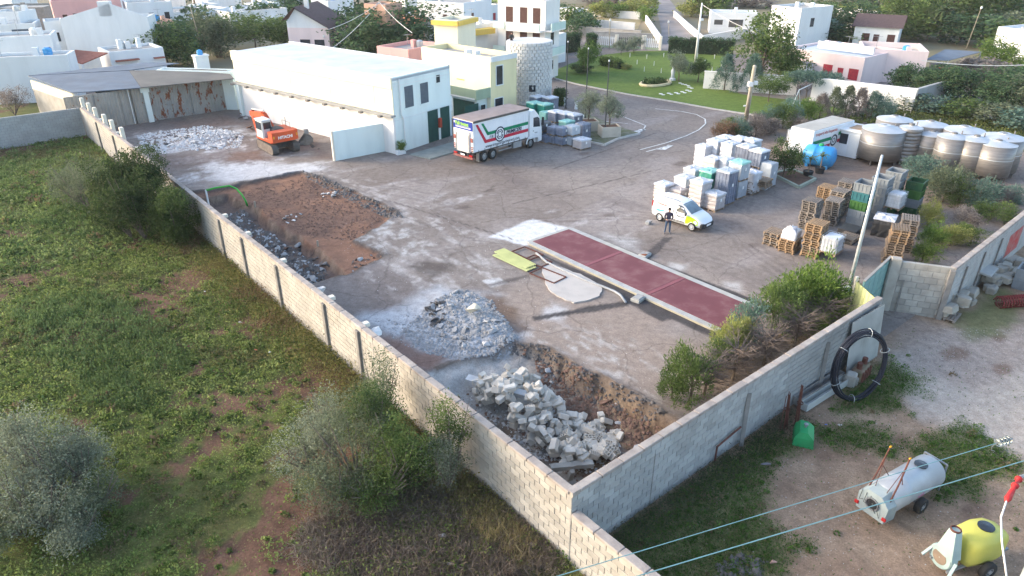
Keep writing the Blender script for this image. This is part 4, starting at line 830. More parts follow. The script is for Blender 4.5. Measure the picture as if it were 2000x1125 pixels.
M_TARP = mat('tarpaulin_roof', (.34,.27,.245), (.28,.225,.205), 1.2, .85, .3, 5, dirt=.3, dcol=(.2,.16,.14))
M_ORANGE = mat('orange_machine_paint', (.60,.095,.03), (.50,.075,.025), 2, .5, dirt=.25, dscale=1.2, dcol=(.25,.12,.08)); M_AMBER = mat('amber_marker', (.80,.38,.03)); M_REDPLATE = mat('red_white_plate', (.24,.05,.04), (.34,.17,.15), 6)
def wheel(parent, x, y, r, w, side, rim=M_RIM, rr=.56):
    """wheel on axis y; side +1 shows its rim to +y"""
    M = Matrix.Translation((x, y, r)) @ Matrix.Rotation(-R(90)*side, 4, 'X')
    t = MB(); t.lathe([(r*rr, -w/2), (r*.9, -w/2), (r, -w*.35), (r, w*.35), (r*.9, w/2), (r*rr, w/2)], 24, 0, M, cap=False)
    o = t.build('wheel', M_TYRE, parent, True)
    c = MB(); c.lathe([(.02, -w*.3), (r*rr*1.01, -w*.3), (r*rr*1.01, w*.42), (r*rr*.86, w*.46), (r*rr*.80, w*.18), (r*.22, w*.25), (r*.20, w*.5), (.02, w*.52)], 20, 0, M); c.build('rim', rim, o)
    b = MB()
    for k in range(8): a = k*math.pi/4; b.lathe([(r*.05, w*.18), (r*.05, w*.34)], 6, 0, M @ Matrix.Translation((r*.38*math.cos(a), r*.38*math.sin(a), 0)))
    b.build('wheel_bolts', M_BLACK, o); return o
def text(s, size, loc, rot, m, parent, name='lettering', sx=1.0, shear=0.0, align='LEFT', bold=0.0):
    c = bpy.data.curves.new(name, 'FONT'); c.body = s; c.size = size; c.align_x = align; c.extrude = .004; c.shear = shear; c.offset = bold; c.materials.append(m)
    tmp = bpy.data.objects.new(name, c); COL.objects.link(tmp); me = bpy.data.meshes.new_from_object(tmp.evaluated_get(bpy.context.evaluated_depsgraph_get())); bpy.data.objects.remove(tmp)
    if not me.materials: me.materials.append(m)
    o = bpy.data.objects.new(name, me); COL.objects.link(o); o.parent = parent; o.location = loc; o.rotation_euler = rot; o.scale = (sx, 1, 1); return o
def yflat(mb, poly, y, t=.004, m=0):
    """thin plate in the x-z plane at y, facing -y"""
    n = len(poly); vs = [(p[0], y, p[1]) for p in poly]+[(p[0], y+t, p[1]) for p in poly]
    mb.add(vs, [tuple(range(n)), tuple(range(2*n-1, n-1, -1))]+[(i, i+n, (i+1)%n+n, (i+1)%n) for i in range(n)], m)
# --- curtain-sided truck
a0, a1 = g(946,316.5), g(1036,289.5); th_ = math.atan2(a1.y-a0.y, a1.x-a0.x)
off = Matrix.Rotation(th_, 3, 'Z') @ Vector((1.45*.925, -1.16, 0)); loc_ = a0-off
tr = thing('curtain_truck', 'white three axle curtain sided truck with red and green stripes by the warehouse', 'truck', (loc_.x, loc_.y, 0), th_)
tr.scale = (.925, 1, 1)
BL, HW, Z0, Z1 = 7.55, 1.25, 1.12, 3.82
mb = MB(); mb.bbox(BL/2, 0, (Z0+Z1)/2-.03, BL, 2*HW, Z1-Z0-.08, .03); mb.build('cargo_box', M_VWHITE, tr)
# ribbed curtain: shallow folds
vs = []; fs = []; n = 60
for i in range(n+1):
    x = .12+(BL-.2)*i/n; y = -HW-.012-(.012 if i % 2 else 0)
    vs += [(x, y, Z0+.02), (x, y-.004, Z1-.28)]
for i in range(n): fs.append((2*i, 2*i+2, 2*i+3, 2*i+1))
mb = MB(); mb.add(vs, fs); cu = mb.build('side_curtain', mat('curtain_vinyl', (.74,.75,.77), (.68,.69,.72), 1.5, .5), tr)
mb = MB()
for k in range(9): mb.box(.6+k*.8, .66+k*.8, -HW-.035, -HW-.02, Z0-.12, Z0+.14)
tag(mb.build('strap_buckles', M_CHASSIS, tr), kind='stuff')
mb = MB(); mb.prism([(-.02, -HW-.04), (BL+.02, -HW-.04), (BL+.02, HW+.04), (-.02, HW+.04)], Z1-.06, Z1+.02); mb.build('roof', M_TARP, tr)
mb = MB(); mb.bar((0, -HW-.03, Z1-.1), (BL, -HW-.03, Z1-.1), .07, .16); mb.build('cant_rail', M_CHASSIS, tr)
mb = MB(); y = -HW-.036
yflat(mb, [(.25, Z1-.3), (.55, Z1-.3), (1.75, 2.0), (BL-.1, 2.0), (BL-.1, 2.30), (1.62, 2.30)][:0] or [(.28, Z1-.35), (.58, Z1-.35), (1.62, 1.98), (1.45, 1.70)], y)
yflat(mb, [(1.45, 1.70), (1.62, 1.98), (BL-.1, 1.98), (BL-.1, 1.70)], y); mb.build('red_stripe', M_VRED, tr)
mb = MB(); yflat(mb, [(1.0, Z1-.35), (1.28, Z1-.35), (1.92, 2.62), (1.78, 2.34)], y); yflat(mb, [(1.78, 2.34), (1.92, 2.62), (BL-.1, 2.62), (BL-.1, 2.34)], y); mb.build('green_stripe', M_VGREEN, tr)
def ring(mb, cx, cz, r0, r1, y, a0=0, a1=360, n=28):
    pts = []
    for k in range(n):
        b0, b1 = R(a0+(a1-a0)*k/n), R(a0+(a1-a0)*(k+1)/n)
        yflat(mb, [(cx+r0*math.cos(b0), cz+r0*math.sin(b0)), (cx+r1*math.cos(b0), cz+r1*math.sin(b0)), (cx+r1*math.cos(b1), cz+r1*math.sin(b1)), (cx+r0*math.cos(b1), cz+r0*math.sin(b1))], y)
mb = MB(); ring(mb, 3.45, 2.16, .0, .64, y-.006); lo = mb.build('round_logo', M_VWHITE, tr)
mb = MB(); ring(mb, 3.45, 2.16, .56, .68, y-.012); ring(mb, 3.45, 2.16, .20, .27, y-.012)
for k in range(4): ring(mb, 3.45, 2.16, .34, .45, y-.012, 8+90*k, 82+90*k, 8)
mb.build('logo_rings', M_NAVY, lo)
text('PRIMICERI', .42, (4.3, y-.006, 2.02), (R(90), 0, 0), M_NAVY, tr, shear=.25, sx=1.15, bold=.012); text('F.lli', .36, (2.05, y-.006, 2.02), (R(90), 0, 0), M_NAVY, tr, shear=.2)
text('www.trasportiprimiceri.com', .40, (1.5, y-.004, 1.26), (R(90), 0, 0), M_NAVY, tr, sx=1.02)
# back end
mb = MB(); mb.box(-.03, -.003, -HW+.06, HW-.06, 2.95, Z1-.12); mb.build('sign_panel', M_BLUEPANEL, tr)
text('Palletways', .46, (-.036, .95, 3.28), (R(90), 0, R(-90)), M_LIMETEXT, tr, bold=.012, sx=.86)
mb = MB(); mb.box(-.036, -.03, -.95, .95, 3.08, 3.12); mb.box(-.036, -.03, -.95, .95, 3.17, 3.20); mb.build('sign_rule', M_WHITETEXT, tr)
mb = MB(); st = []
for k in range(10): a = R(90+36*k); rr = .16 if k % 2 == 0 else .06; st.append((-.034, 1.05+rr*math.cos(a), 3.48+rr*math.sin(a)))
mb.add(st, [tuple(range(10))]); mb.build('star_mark', M_WHITETEXT, tr)
mb = MB(); mb.bbox(-.06, 0, 1.95, .10, 1.75, 1.85, .03); mb.build('tail_lift', mat('sun_tinted_panel', (.74,.68,.64), (.66,.58,.54), 1.5, .6), tr)  # warm tint of the low sun put into the white rear panel
for s in (-1, 1):
    mb = MB(); mb.box(-.07, -.02, s*1.08-.13, s*1.08+.13, 2.0, 2.35); mb.build('hazard_plate', M_REDPLATE, tr)
    mb = MB()
    for k in range(3): mb.box(-.07, -.02, s*1.1-.1, s*1.1+.1, 1.2+k*.16, 1.28+k*.16)
    mb.build('hazard_stripes', M_REDPLATE, tr)
    mb = MB(); mb.box(-.14, -.02, s*.98-.20, s*.98+.20, .72, .86); mb.build('tail_lamp', M_LAMP, tr)
    mb = MB(); mb.bar((-.12, s*.78, 1.05), (-.12, s*.78, 2.6), .06, .06); mb.build('lift_arm', M_STEEL, tr)
mb = MB(); mb.box(-.16, .10, -1.2, 1.2, .50, .68); mb.build('underrun_bar', M_REDPLATE, tr)
mb = MB(); mb.box(-.17, -.13, -.26, .26, .72, .86); mb.build('number_plate', M_WHITETEXT, tr)
mb = MB()
for s in (-.42, .42): mb.box(.05, 9.2, s-.06, s+.06, .72, 1.0)
mb.box(.05, BL, -1.15, 1.15, 1.0, 1.10); mb.build('chassis', M_CHASSIS, tr)
for x in (1.45, 2.62, 7.95):
    for s in (-1, 1): wheel(tr, x, s*1.05, .50, .30, s)
mb = MB()
for s in (-1.16,):
    mb.bar((3.4, s, .95), (5.3, s, .95), .03, .12); mb.bar((3.4, s, .62), (5.3, s, .62), .03, .12)
mb.build('side_guard', M_STEEL, tr)
mb = MB(); mb.bbox(6.1, -.95, .75, 1.2, .45, .6, .08); mb.build('fuel_tank', M_RIM, tr); mb = MB(); mb.bbox(5.3, -.98, .78, .35, .4, .5, .04); mb.build('battery_box', M_CHASSIS, tr)
mb = MB(); mb.box(.72, .75, -1.22, -.82, .18, .95); mb.build('mud_flap', M_STEEL, tr)
# cab
cx0 = BL+.18; prof = [(cx0, .85), (cx0, 3.05), (cx0+.10, 3.45), (cx0+.75, 3.52), (cx0+1.35, 2.95), (cx0+1.60, 2.55), (cx0+1.82, 1.75), (cx0+1.86, 1.2), (cx0+1.86, .45), (cx0+1.35, .40), (cx0+1.30, .85)]
def extr(mb, prof, y0, y1, m=0, inset=0.0):
    n = len(prof); cxm = sum(p[0] for p in prof)/n; czm = sum(p[1] for p in prof)/n
    def ri(i): p = prof[i]; return (p[0]+(cxm-p[0])*inset, p[1]+(czm-p[1])*inset)
    vs = [(*ri(i)[:1], y0, ri(i)[1]) for i in range(n)]+[(prof[i][0], y0+.08, prof[i][1]) for i in range(n)]+[(prof[i][0], y1-.08, prof[i][1]) for i in range(n)]+[(*ri(i)[:1], y1, ri(i)[1]) for i in range(n)]
    fs = [tuple(range(n)), tuple(range(4*n-1, 3*n-1, -1))]
    for k in range(3): fs += [(k*n+i, (k+1)*n+i, (k+1)*n+(i+1)%n, k*n+(i+1)%n) for i in range(n)]
    return mb.add(vs, fs, m)
mb = MB(); extr(mb, prof, -1.23, 1.23, 0, .03); mb.build('cab', M_VWHITE, tr)
for s in (-1, 1):
    mb = MB(); yflat(mb, [(cx0+.55, 1.95), (cx0+1.55, 1.85), (cx0+1.44, 2.62), (cx0+1.2, 2.8), (cx0+.55, 2.8)], s*1.232-.004, .008); mb.build('side_window', M_GLASS, tr)
    mb = MB(); mb.bbox(cx0+1.75, s*1.42, 2.35, .18, .22, .75, .04); mb.build('mirror', M_BLACK, tr)
mb = MB(); mb.add([(cx0+1.37, -1.05, 2.94), (cx0+1.37, 1.05, 2.94), (cx0+1.84, 1.1, 1.80), (cx0+1.84, -1.1, 1.80)], [(0,1,2,3)]); mb.build('windscreen', M_GLASS, tr)
mb = MB(); mb.box(cx0+1.86, cx0+1.90, -1.0, 1.0, .9, 1.5); mb.build('grille', M_BLACK, tr)
mb = MB(); mb.box(cx0+.02, cx0+1.2, -1.24, -1.225, .86, .90); mb.box(cx0+.5, cx0+.62, -1.245, -1.23, 1.55, 1.62); mb.build('door_trim', M_CHASSIS, tr)
mb = MB(); mb.tube([(7.95+.62*math.cos(a), -1.2, .5+.62*math.sin(a)) for a in [R(x) for x in range(0, 181, 20)]], .07, 6); mb.build('wheel_arch', M_VWHITE, tr)
text('PREMIUM', .10, (cx0+.75, -1.245, 1.35), (R(90), 0, 0), M_CHASSIS, tr)

# --- small van
v0, v1 = g(1288.5,431), g(1351,451); th_ = math.atan2(v1.y-v0.y, v1.x-v0.x)
WB = (v1-v0).to_2d().length; k_ = WB/2.51
off = Matrix.Rotation(th_, 3, 'Z') @ Vector((.72*k_, -.74, 0)); loc_ = v0-off
va = thing('small_van', 'small white van with a lime green front wing parked beside the wrapped stacks', 'van', (loc_.x, loc_.y, 0), th_)
ST = [  # x, z bottom, z sill, z waist, z roof, half width waist, half width roof
 (.00,.42,.50,.98,1.30,.70,.60),(.05,.30,.42,1.00,1.62,.80,.66),(.35,.26,.36,1.02,1.73,.84,.68),(1.2,.24,.34,1.03,1.76,.85,.69),(2.05,.24,.34,1.04,1.70,.85,.67),(2.45,.24,.34,1.05,1.56,.85,.63),(2.80,.24,.34,1.05,1.28,.85,.64),(3.05,.24,.34,1.04,1.10,.84,.70),(3.45,.26,.38,.92,.98,.80,.66),(3.75,.28,.40,.78,.84,.72,.56),(3.93,.34,.44,.62,.66,.55,.42),(3.97,.40,.48,.56,.58,.48,.36)]
ST = [(x*k_, *r) for x, *r in ST]
def ringpts(s):
    x, zb, zs, zw, zr, hw, hr = s
    half = [(hw*.80, zb), (hw*.97, zs), (hw, zs+(zw-zs)*.55), (hw*.985, zw), ((hw+hr)/2, zw+(zr-zw)*.62), (hr, zw+(zr-zw)*.92), (hr*.55, zr)]
    return [(x, -a, z) for a, z in half]+[(x, a, z) for a, z in half[::-1]]
mb = MB(); n = 14; vs = []; fs = []
for s in ST: vs += ringpts(s)
for i in range(len(ST)-1): fs += [(i*n+j, (i+1)*n+j, (i+1)*n+(j+1)%n, i*n+(j+1)%n) for j in range(n)]
fs += [tuple(range(n)), tuple(range(len(ST)*n-1, (len(ST)-1)*n-1, -1))]; mb.add(vs, fs); mb.build('body', M_VWHITE, va, True)
def hull(x, z):
    for i in range(len(ST)-1):
        if ST[i][0] <= x <= ST[i+1][0]:
            t = (x-ST[i][0])/(ST[i+1][0]-ST[i][0]); s = [a+(b-a)*t for a, b in zip(ST[i], ST[i+1])]; break
    h = ringpts(s)[:7]
    for a, b in zip(h[:-1], h[1:]):
        if a[2] <= z <= b[2]: t = (z-a[2])/max(1e-6, b[2]-a[2]); return -(a[1]+(b[1]-a[1])*t)
    return .6
def decal(name, poly, m, d=.012, sides=(-1, 1), nx=4):
    for sd in sides:
        mb = MB(); n = len(poly); vs = [(p[0]*k_, sd*(hull(p[0]*k_, p[1])+d), p[1]) for p in poly]
        cx, cz = sum(p[0] for p in poly)/n, sum(p[1] for p in poly)/n
        vs.append((cx*k_, sd*(hull(cx*k_, cz)+d), cz)); mb.add(vs, [(i, (i+1)%n, n) for i in range(n)]); mb.build(name, m, va)
M_LIMEPAINT = mat('lime_wing_paint', (.45,.72,.02), (.42,.68,.02), 1, .35, spec=.5); M_TEAL = mat('teal_print', (.12,.50,.55)); M_REDPRINT = mat('red_print', (.60,.10,.06))
decal('side_window', [(1.98,1.10),(2.30,1.09),(2.62,1.10),(2.78,1.12),(2.62,1.28),(2.42,1.48),(2.22,1.55),(1.98,1.55)], M_GLASS)
decal('front_wing', [(2.72,.42),(2.72,.7),(2.78,.98),(3.0,1.02),(3.25,.97),(3.5,.86),(3.62,.72),(3.60,.48),(3.45,.46),(3.38,.6),(3.2,.68),(3.02,.62),(2.9,.46)], M_LIMEPAINT, .010)
decal('door_line', [(1.90,.42),(1.915,.42),(1.915,1.56),(1.90,1.56)], M_CHASSIS, .008); decal('rub_strip', [(1.15,.44),(2.66,.44),(2.66,.49),(1.15,.49)], M_BLACK, .02)
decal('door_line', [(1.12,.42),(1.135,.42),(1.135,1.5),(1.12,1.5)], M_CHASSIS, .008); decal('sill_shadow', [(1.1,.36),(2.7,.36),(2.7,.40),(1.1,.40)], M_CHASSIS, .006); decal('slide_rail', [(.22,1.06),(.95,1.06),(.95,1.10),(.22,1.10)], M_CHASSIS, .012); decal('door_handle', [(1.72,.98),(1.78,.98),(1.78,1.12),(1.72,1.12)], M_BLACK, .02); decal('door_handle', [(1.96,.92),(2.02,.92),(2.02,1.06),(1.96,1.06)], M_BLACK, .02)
decal('teal_swoosh', [(.35,.80),(.55,.90),(.80,.86),(1.05,.92),(1.05,.80),(.6,.74)], M_TEAL, .012)
for sd, r0 in ((-1, 0),): text('Primiceri', .26, (.45*k_, -hull(.9*k_, 1.22)-.015, 1.22), (R(84), 0, 0), M_REDPRINT, va, sx=.9); text('Bianco.it', .17, (2.06*k_, -hull(2.3*k_, .80)-.015, .76), (R(88), 0, 0), M_CHASSIS, va)
def top_at(x):
    for i in range(len(ST)-1):
        if ST[i][0] <= x <= ST[i+1][0]: t = (x-ST[i][0])/(ST[i+1][0]-ST[i][0]); return [a+(b-a)*t for a, b in zip(ST[i], ST[i+1])]
mb = MB(); vs = []; xs = (2.28, 2.45, 2.65, 2.85, 3.02)
for x in xs:
    s = top_at(x*k_); vs += [(x*k_+.01, -s[6]*.97, s[3]+(s[4]-s[3])*.93+.015), (x*k_+.01, -s[6]*.5, s[4]+.015), (x*k_+.01, s[6]*.5, s[4]+.015), (x*k_+.01, s[6]*.97, s[3]+(s[4]-s[3])*.93+.015)]
mb.add(vs, [(i*4+j, i*4+j+1, i*4+5+j, i*4+4+j) for i in range(len(xs)-1) for j in range(3)]); mb.build('windscreen', mat('windscreen_glass', (.16,.22,.25), (.08,.11,.13), .9, .12, spec=.7), va)
mb = MB(); mb.bbox(3.82*k_, 0, .50, .34, 1.40, .36, .10); mb.build('front_bumper', M_BLACK, va); mb = MB(); mb.box(3.985*k_, 4.01*k_, -.26, .26, .42, .54); mb.build('number_plate', M_WHITETEXT, va)
mb = MB(); mb.bbox(.02, 0, .48, .16, 1.5, .22, .05); mb.build('rear_bumper', M_BLACK, va)
for s in (-1, 1):
    mb = MB(); mb.bbox(.06, s*.77, 1.16, .10, .08, .45, .03); mb.build('tail_lamp', M_LAMP, va); mb = MB(); mb.add([(3.60*k_, s*.70, .90), (3.78*k_, s*.56, .80), (3.80*k_, s*.60, .68), (3.62*k_, s*.74, .74)], [(0,1,2,3)]); mb.build('headlamp', M_WHITETEXT, va)
    mb = MB(); mb.tube([(.5*k_, s*.62, 1.76), (.6*k_, s*.62, 1.81), (1.9*k_, s*.60, 1.79), (2.1*k_, s*.60, 1.71)], .018, 6); mb.build('roof_rail', M_BLACK, va)
    mb = MB(); mb.bbox(2.78*k_, s*.98, 1.12, .10, .20, .16, .03); mb.build('mirror', M_BLACK, va)
    for x in (.72, 3.23): wheel(va, x*k_, s*.76, .30, .20, s, mat('hubcap_%d%d' % (x, s), (.62,.63,.64), (.5,.5,.51), 6, .4), .66)

# --- excavator
e0 = g(541,303); ed = g(505,283)-e0; th_ = math.atan2(ed.y, ed.x)
e1 = g(578,297); ec = (e0+e1)/2; fwd = Vector((math.cos(th_), math.sin(th_), 0)); ec = ec+fwd*1.75
ex = thing('excavator', 'orange tracked excavator seen from behind with its boom folded down over the broken slab', 'excavator', (ec.x, ec.y, 0), th_)
for s in (-1, 1):
    o_ = s*1.0; pts = []
    for a in range(-90, 91, 30): pts.append((1.45+.42*math.cos(R(a)), .44+.42*math.sin(R(a))))
    for a in range(90, 271, 30): pts.append((-1.45+.42*math.cos(R(a)), .44+.42*math.sin(R(a))))
    mb = MB(); n = len(pts); vs = [(p[0], o_+q, p[1]) for q in (-.26, .26) for p in pts]; mb.add(vs, [(i, (i+1)%n, n+(i+1)%n, n+i) for i in range(n)]+[tuple(range(n))[::-1], tuple(range(n, 2*n))])
    tk = mb.build('track', mat('track_steel_%d' % s, (.15,.12,.10), (.22,.18,.15), 4, .8), ex)
    sh_ = MB(); per = []
    for k in range(12): x = -1.45+2.9*k/11; per += [((x, .875), 0), ((x, .005), 0)]
    for a in range(-75, 80, 25): per += [((1.45+.43*math.cos(R(a)), .44+.43*math.sin(R(a))), a-90), ((-1.45-.43*math.cos(R(a)), .44+.43*math.sin(R(a))), 90-a)]
    for (x, z), a in per: sh_.box(-.10, .10, -.28, .28, -.02, .03, 0, Matrix.Translation((x, o_, z)) @ Matrix.Rotation(R(-a), 4, 'Y'))
    tag(sh_.build('track_shoes', M_CHASSIS, tk), kind='stuff')
mb = MB(); mb.bbox(0, 0, .6, 1.6, 1.6, .5, .1); mb.lathe([(.7, .8), (.7, 1.0)], 20); mb.build('undercarriage', M_CHASSIS, ex)
up = thing('upper_structure', None, None, (0, 0, 0), R(4)); up.parent = ex; del_ = None
mb = MB(); cw = []
for k in range(9): a = R(-60+15*k); cw.append((-1.55-.35*math.cos(a), 1.25*math.sin(a)/math.sin(R(60))))
mb.prism([(-.9, -1.25), (-.9, 1.25)]+[(x, y) for x, y in cw][::-1], 1.15, 2.05); mb.build('counterweight', M_ORANGE, up)
mb = MB(); mb.bbox(.2, 0, 1.15, 3.0, 2.4, .3, .05); mb.bbox(-.2, -.75, 1.65, 1.7, .9, .8, .06); mb.build('body_panel', M_ORANGE, up)
mb = MB(); mb.bbox(-.3, 0.05, 1.75, 1.2, 1.0, .8, .1); mb.build('engine_cover', M_CHASSIS, up)
mb = MB(); mb.bbox(.75, .78, 2.0, 1.5, .92, 1.6, .12); cb = mb.build('cab', mat('pale_cab_paint', (.55,.57,.56), (.45,.47,.46), 2, .5), up)
mb = MB(); mb.bbox(.75, .78, 2.82, 1.56, .98, .10, .04); mb.build('cab_roof', mat('cab_roof_paint', (.62,.66,.68)), cb)
for (x0, x1, y0, y1) in ((-.015, .0, .42, 1.14),): m_ = MB(); m_.box(-.012, .0, .42, 1.14, 2.05, 2.65); m_.build('rear_window', M_GLASS, cb)
m_ = MB(); m_.box(.2, 1.35, 1.242, 1.255, 1.95, 2.65); m_.box(.1, 1.4, .305, .318, 2.0, 2.65); m_.build('side_window', M_GLASS, cb)
text('HITACHI', .36, (-1.918, .78, 1.46), (R(90), 0, R(-90)), M_WHITETEXT, up, bold=.012)
for y in (-1.02, 1.02): m_ = MB(); m_.bbox(-1.74, y*.98, 1.62, .10, .34, .24, .02, 0, None); m_.build('amber_plate', M_AMBER, up)
def arm(pts, w0, name, m, yo=-.1, wy=.4):
    mb = MB()
    for (a, b, s0, s1) in pts:
        a, b = Vector((a[0], yo, a[1])), Vector((b[0], yo, b[1])); t = (b-a).normalized(); nn = Vector((-t.z, 0, t.x)); yv = Vector((0, wy/2, 0))
        vs = [a-nn*s0/2-yv, a+nn*s0/2-yv, a+nn*s0/2+yv, a-nn*s0/2+yv, b-nn*s1/2-yv, b+nn*s1/2-yv, b+nn*s1/2+yv, b-nn*s1/2+yv]
        mb.add(vs, [(3,2,1,0),(4,5,6,7),(0,1,5,4),(1,2,6,5),(2,3,7,6),(3,0,4,7)])
    return mb.build(name, m, up)
arm([((.6,1.5),(2.3,2.75),.5,.62),((2.3,2.75),(5.0,2.5),.62,.42)], 0, 'boom', M_ORANGE); arm([((4.8,2.8),(4.0,.5),.5,.28)], 0, 'stick', M_ORANGE, wy=.3)
mb = MB(); mb.tube([(2.3,-.1,3.2),(4.7,-.1,2.95)], .07, 8); mb.tube([(.9,.1,1.5),(2.3,.1,2.7)], .07, 8); mb.build('hydraulic_ram', M_STEEL, up)
mb = MB(); mb.tube([(-.2,-.95,2.0),(-.2,-.95,2.9)], .03, 6); mb.tube([(-.9,-1.0,2.0),(-.9,-1.0,2.5),(.6,-1.0,2.5),(.6,-1.0,2.0)], .02, 6); mb.build('handrail', M_CHASSIS, up)
# loose bucket on the ground
p = g(597,281); bk = thing('excavator_bucket', 'grey toothed digger bucket lying on the slab beside the partition wall', 'bucket', (p.x, p.y, 0), .4)
prof = [(-.7,.05),(.3,.0),(.65,.25),(.7,.6),(.45,.95),(.15,1.05)]; mb = MB(); n = len(prof)
vs = [(x, y, z) for y in (-.5, .5) for x, z in prof]; mb.add(vs, [(i, i+1, n+i+1, n+i) for i in range(n-1)]+[tuple(range(n)), tuple(range(2*n-1, n-1, -1))]); mb.build('shell', mat('worn_steel', (.25,.25,.25), (.18,.17,.16), 3, .5, metal=.5), bk)
for k in range(5): y = -.44+.22*k; t = MB(); t.add([(-.7,y-.06,.02),(-.7,y+.06,.02),(-.7,y+.06,.12),(-.7,y-.06,.12),(-1.0,y,.04)], [(0,1,2,3),(0,4,1),(1,4,2),(2,4,3),(3,4,0)]); t.build('tooth', M_STEEL, bk)
for y in (-.18, .18): t = MB(); t.box(.0, .4, y-.04, y+.04, 1.0, 1.35); t.build('lug', M_STEEL, bk)
# ------------------------------------------------------------------ weighbridge
wbp = [VU(1025,481), VU(1110,450), VU(1492,598), VU(1411,648)]
vA = (wbp[0][0]+wbp[3][0])/2; vB = (wbp[1][0]+wbp[2][0])/2; uA = (wbp[2][1]+wbp[3][1])/2; uB = (wbp[0][1]+wbp[1][1])/2
wb = thing('weighbridge', 'long dark red steel weighbridge deck with pale concrete kerbs', 'weighbridge', W(vA, uA, 0), PSI); wv, wu = vB-vA, uB-uA
M_DECK = mat('oxide_red_deck', (.18,.058,.064), (.145,.045,.052), .7, .7, .2, 6, dirt=.6, dscale=.7, dcol=(.26,.155,.15)); M_DECK2 = mat('faded_red_plate', (.24,.075,.085), (.21,.065,.075), 1, .6)
M_WBKERB = mat('weighbridge_kerb', (.43,.43,.41), (.34,.34,.33), 2, .9, .6, 12, dirt=.3, dcol=(.45,.38,.2)); M_YELLOWMARK = mat('worn_yellow', (.38,.34,.24), (.32,.30,.25), 3, .9)
mb = MB(); mb.box(0, .38, 0, wu, -.1, .13); mb.build('kerb', M_WBKERB, wb); mb = MB(); mb.box(wv-.38, wv, 0, wu, -.1, .13); mb.build('kerb', M_WBKERB, wb)
mb = MB(); mb.box(-.012, .0, .2, wu-.2, .0, .10); mb.build('kerb_marking', M_YELLOWMARK, wb)
for a, b in ((0, .327), (.347, .66), (.68, 1)): mb = MB(); mb.bbox(wv/2, wu*(a+b)/2, .03, wv-.80, wu*(b-a)-.02, .22, .01); mb.build('deck_plate', M_DECK, wb)
for a in (.337, .67): mb = MB(); mb.bbox(wv/2, wu*a, .03, wv-.80, .28, .235, .01); mb.build('cover_strip', M_DECK2, wb)
mb = MB(); mb.bbox(wv/2, wu+.15, .05, wv-.2, .3, .14, .02); mb.build('approach_kerb', M_WBKERB, wb)
for (px, py, l) in ((1246,586,'rusty grated junction box on the near kerb of the weighbridge'),(1259,500,'rusty open junction box on the far kerb of the weighbridge')):
    p = g(px, py); jb = thing('junction_box', l, 'junction box', (p.x, p.y, 0), PSI+.2); mb = MB(); mb.bbox(0, 0, .08, .75, .55, .18, .02); mb.build('casing', M_WBKERB, jb); mb = MB(); mb.bbox(0, 0, .19, .62, .42, .05, .01); mb.build('lid', M_RUSTY, jb)
# pale round slab beside the strip, with its broken rim
sl = [VU(*p) for p in ((1059,521),(1078,519),(1096,524),(1132,537),(1158,550),(1177,563),(1177,572),(1166,583),(1143,590),(1120,593),(1104,588),(1086,578),(1073,570),(1066,556))]
mb = MB(); ply = []
for i in range(len(sl)):
    a, b = Vector(sl[i]), Vector(sl[(i+1)%len(sl)])
    for t in (0, .34, .67): q = a+(b-a)*t; ply.append((q.x+random.uniform(-.07,.07), q.y+random.uniform(-.07,.07)))
mb.prism(ply, -.05, .07, 0, YARD); o = mb.build('concrete_pad', mat('pale_pad', (.50,.46,.42), (.42,.385,.35), 1.2, .9, .7, 10, dirt=.35, dscale=1.2, dcol=(.38,.33,.28))); tag(o, 'pale cracked round concrete pad beside the dark asphalt strip', 'slab')
mb = MB(); pts = [W(*VU(*p), .10) for p in ((1047,497),(1068,515),(1110,535),(1150,553),(1176,562),(1200,572),(1212,580),(1222,594))]; mb.tube(pts, .07, 8); tag(mb.build('grey_pipe', mat('grey_pvc', (.34,.35,.36), (.28,.29,.30), 2, .5), None, True), 'grey bent plastic pipe lying along the dark asphalt strip', 'pipe')
# lime corrugated sheets and rusty frames on the ground
M_LIMESHEET = mat('lime_sheet', (.31,.36,.16), (.25,.30,.13), 1.5, .6, dirt=.25, dcol=(.3,.3,.15))
A, B = VU(975,492), VU(1038,524); th_ = math.atan2(B[1]-A[1], B[0]-A[0]); d = math.hypot(B[0]-A[0], B[1]-A[1])
for k, (dv, du, rz, l) in enumerate(((0, 0, 0, 'upper lime green corrugated sheet lying on a rusty frame'), (-.35, -.25, .05, 'lower lime green corrugated sheet sticking out under the other'))):
    ls = thing('corrugated_sheet', l, 'sheet', W(A[0]+dv, A[1]+du, .14-.05*k), PSI+th_+rz)
    vs = []; fs = []; n = 16
    for i in range(n+1): y = -.42+.84*i/n; z = .035*(1 if i % 2 else -1); vs += [(0, y, z), (d, y, z), (0, y, z-.006), (d, y, z-.006)]
    for i in range(n): a = 4*i; fs += [(a, a+1, a+5, a+4), (a+2, a+6, a+7, a+3)]
    fs += [(0, 2, 3, 1), (4*n, 4*n+1, 4*n+3, 4*n+2)]; mb = MB(); mb.add(vs, fs); mb.build('sheet', M_LIMESHEET, ls)
    if k == 0:
        for x in (.3, d-.3): mb = MB(); mb.bar((x, -.5, -.07), (x, .5, -.07), .06, .06); mb.build('batten', M_BROWN, ls)
M_RUSTFRAME = mat('rusty_steel', (.14,.055,.04), (.10,.04,.03), 4, .8, .3)
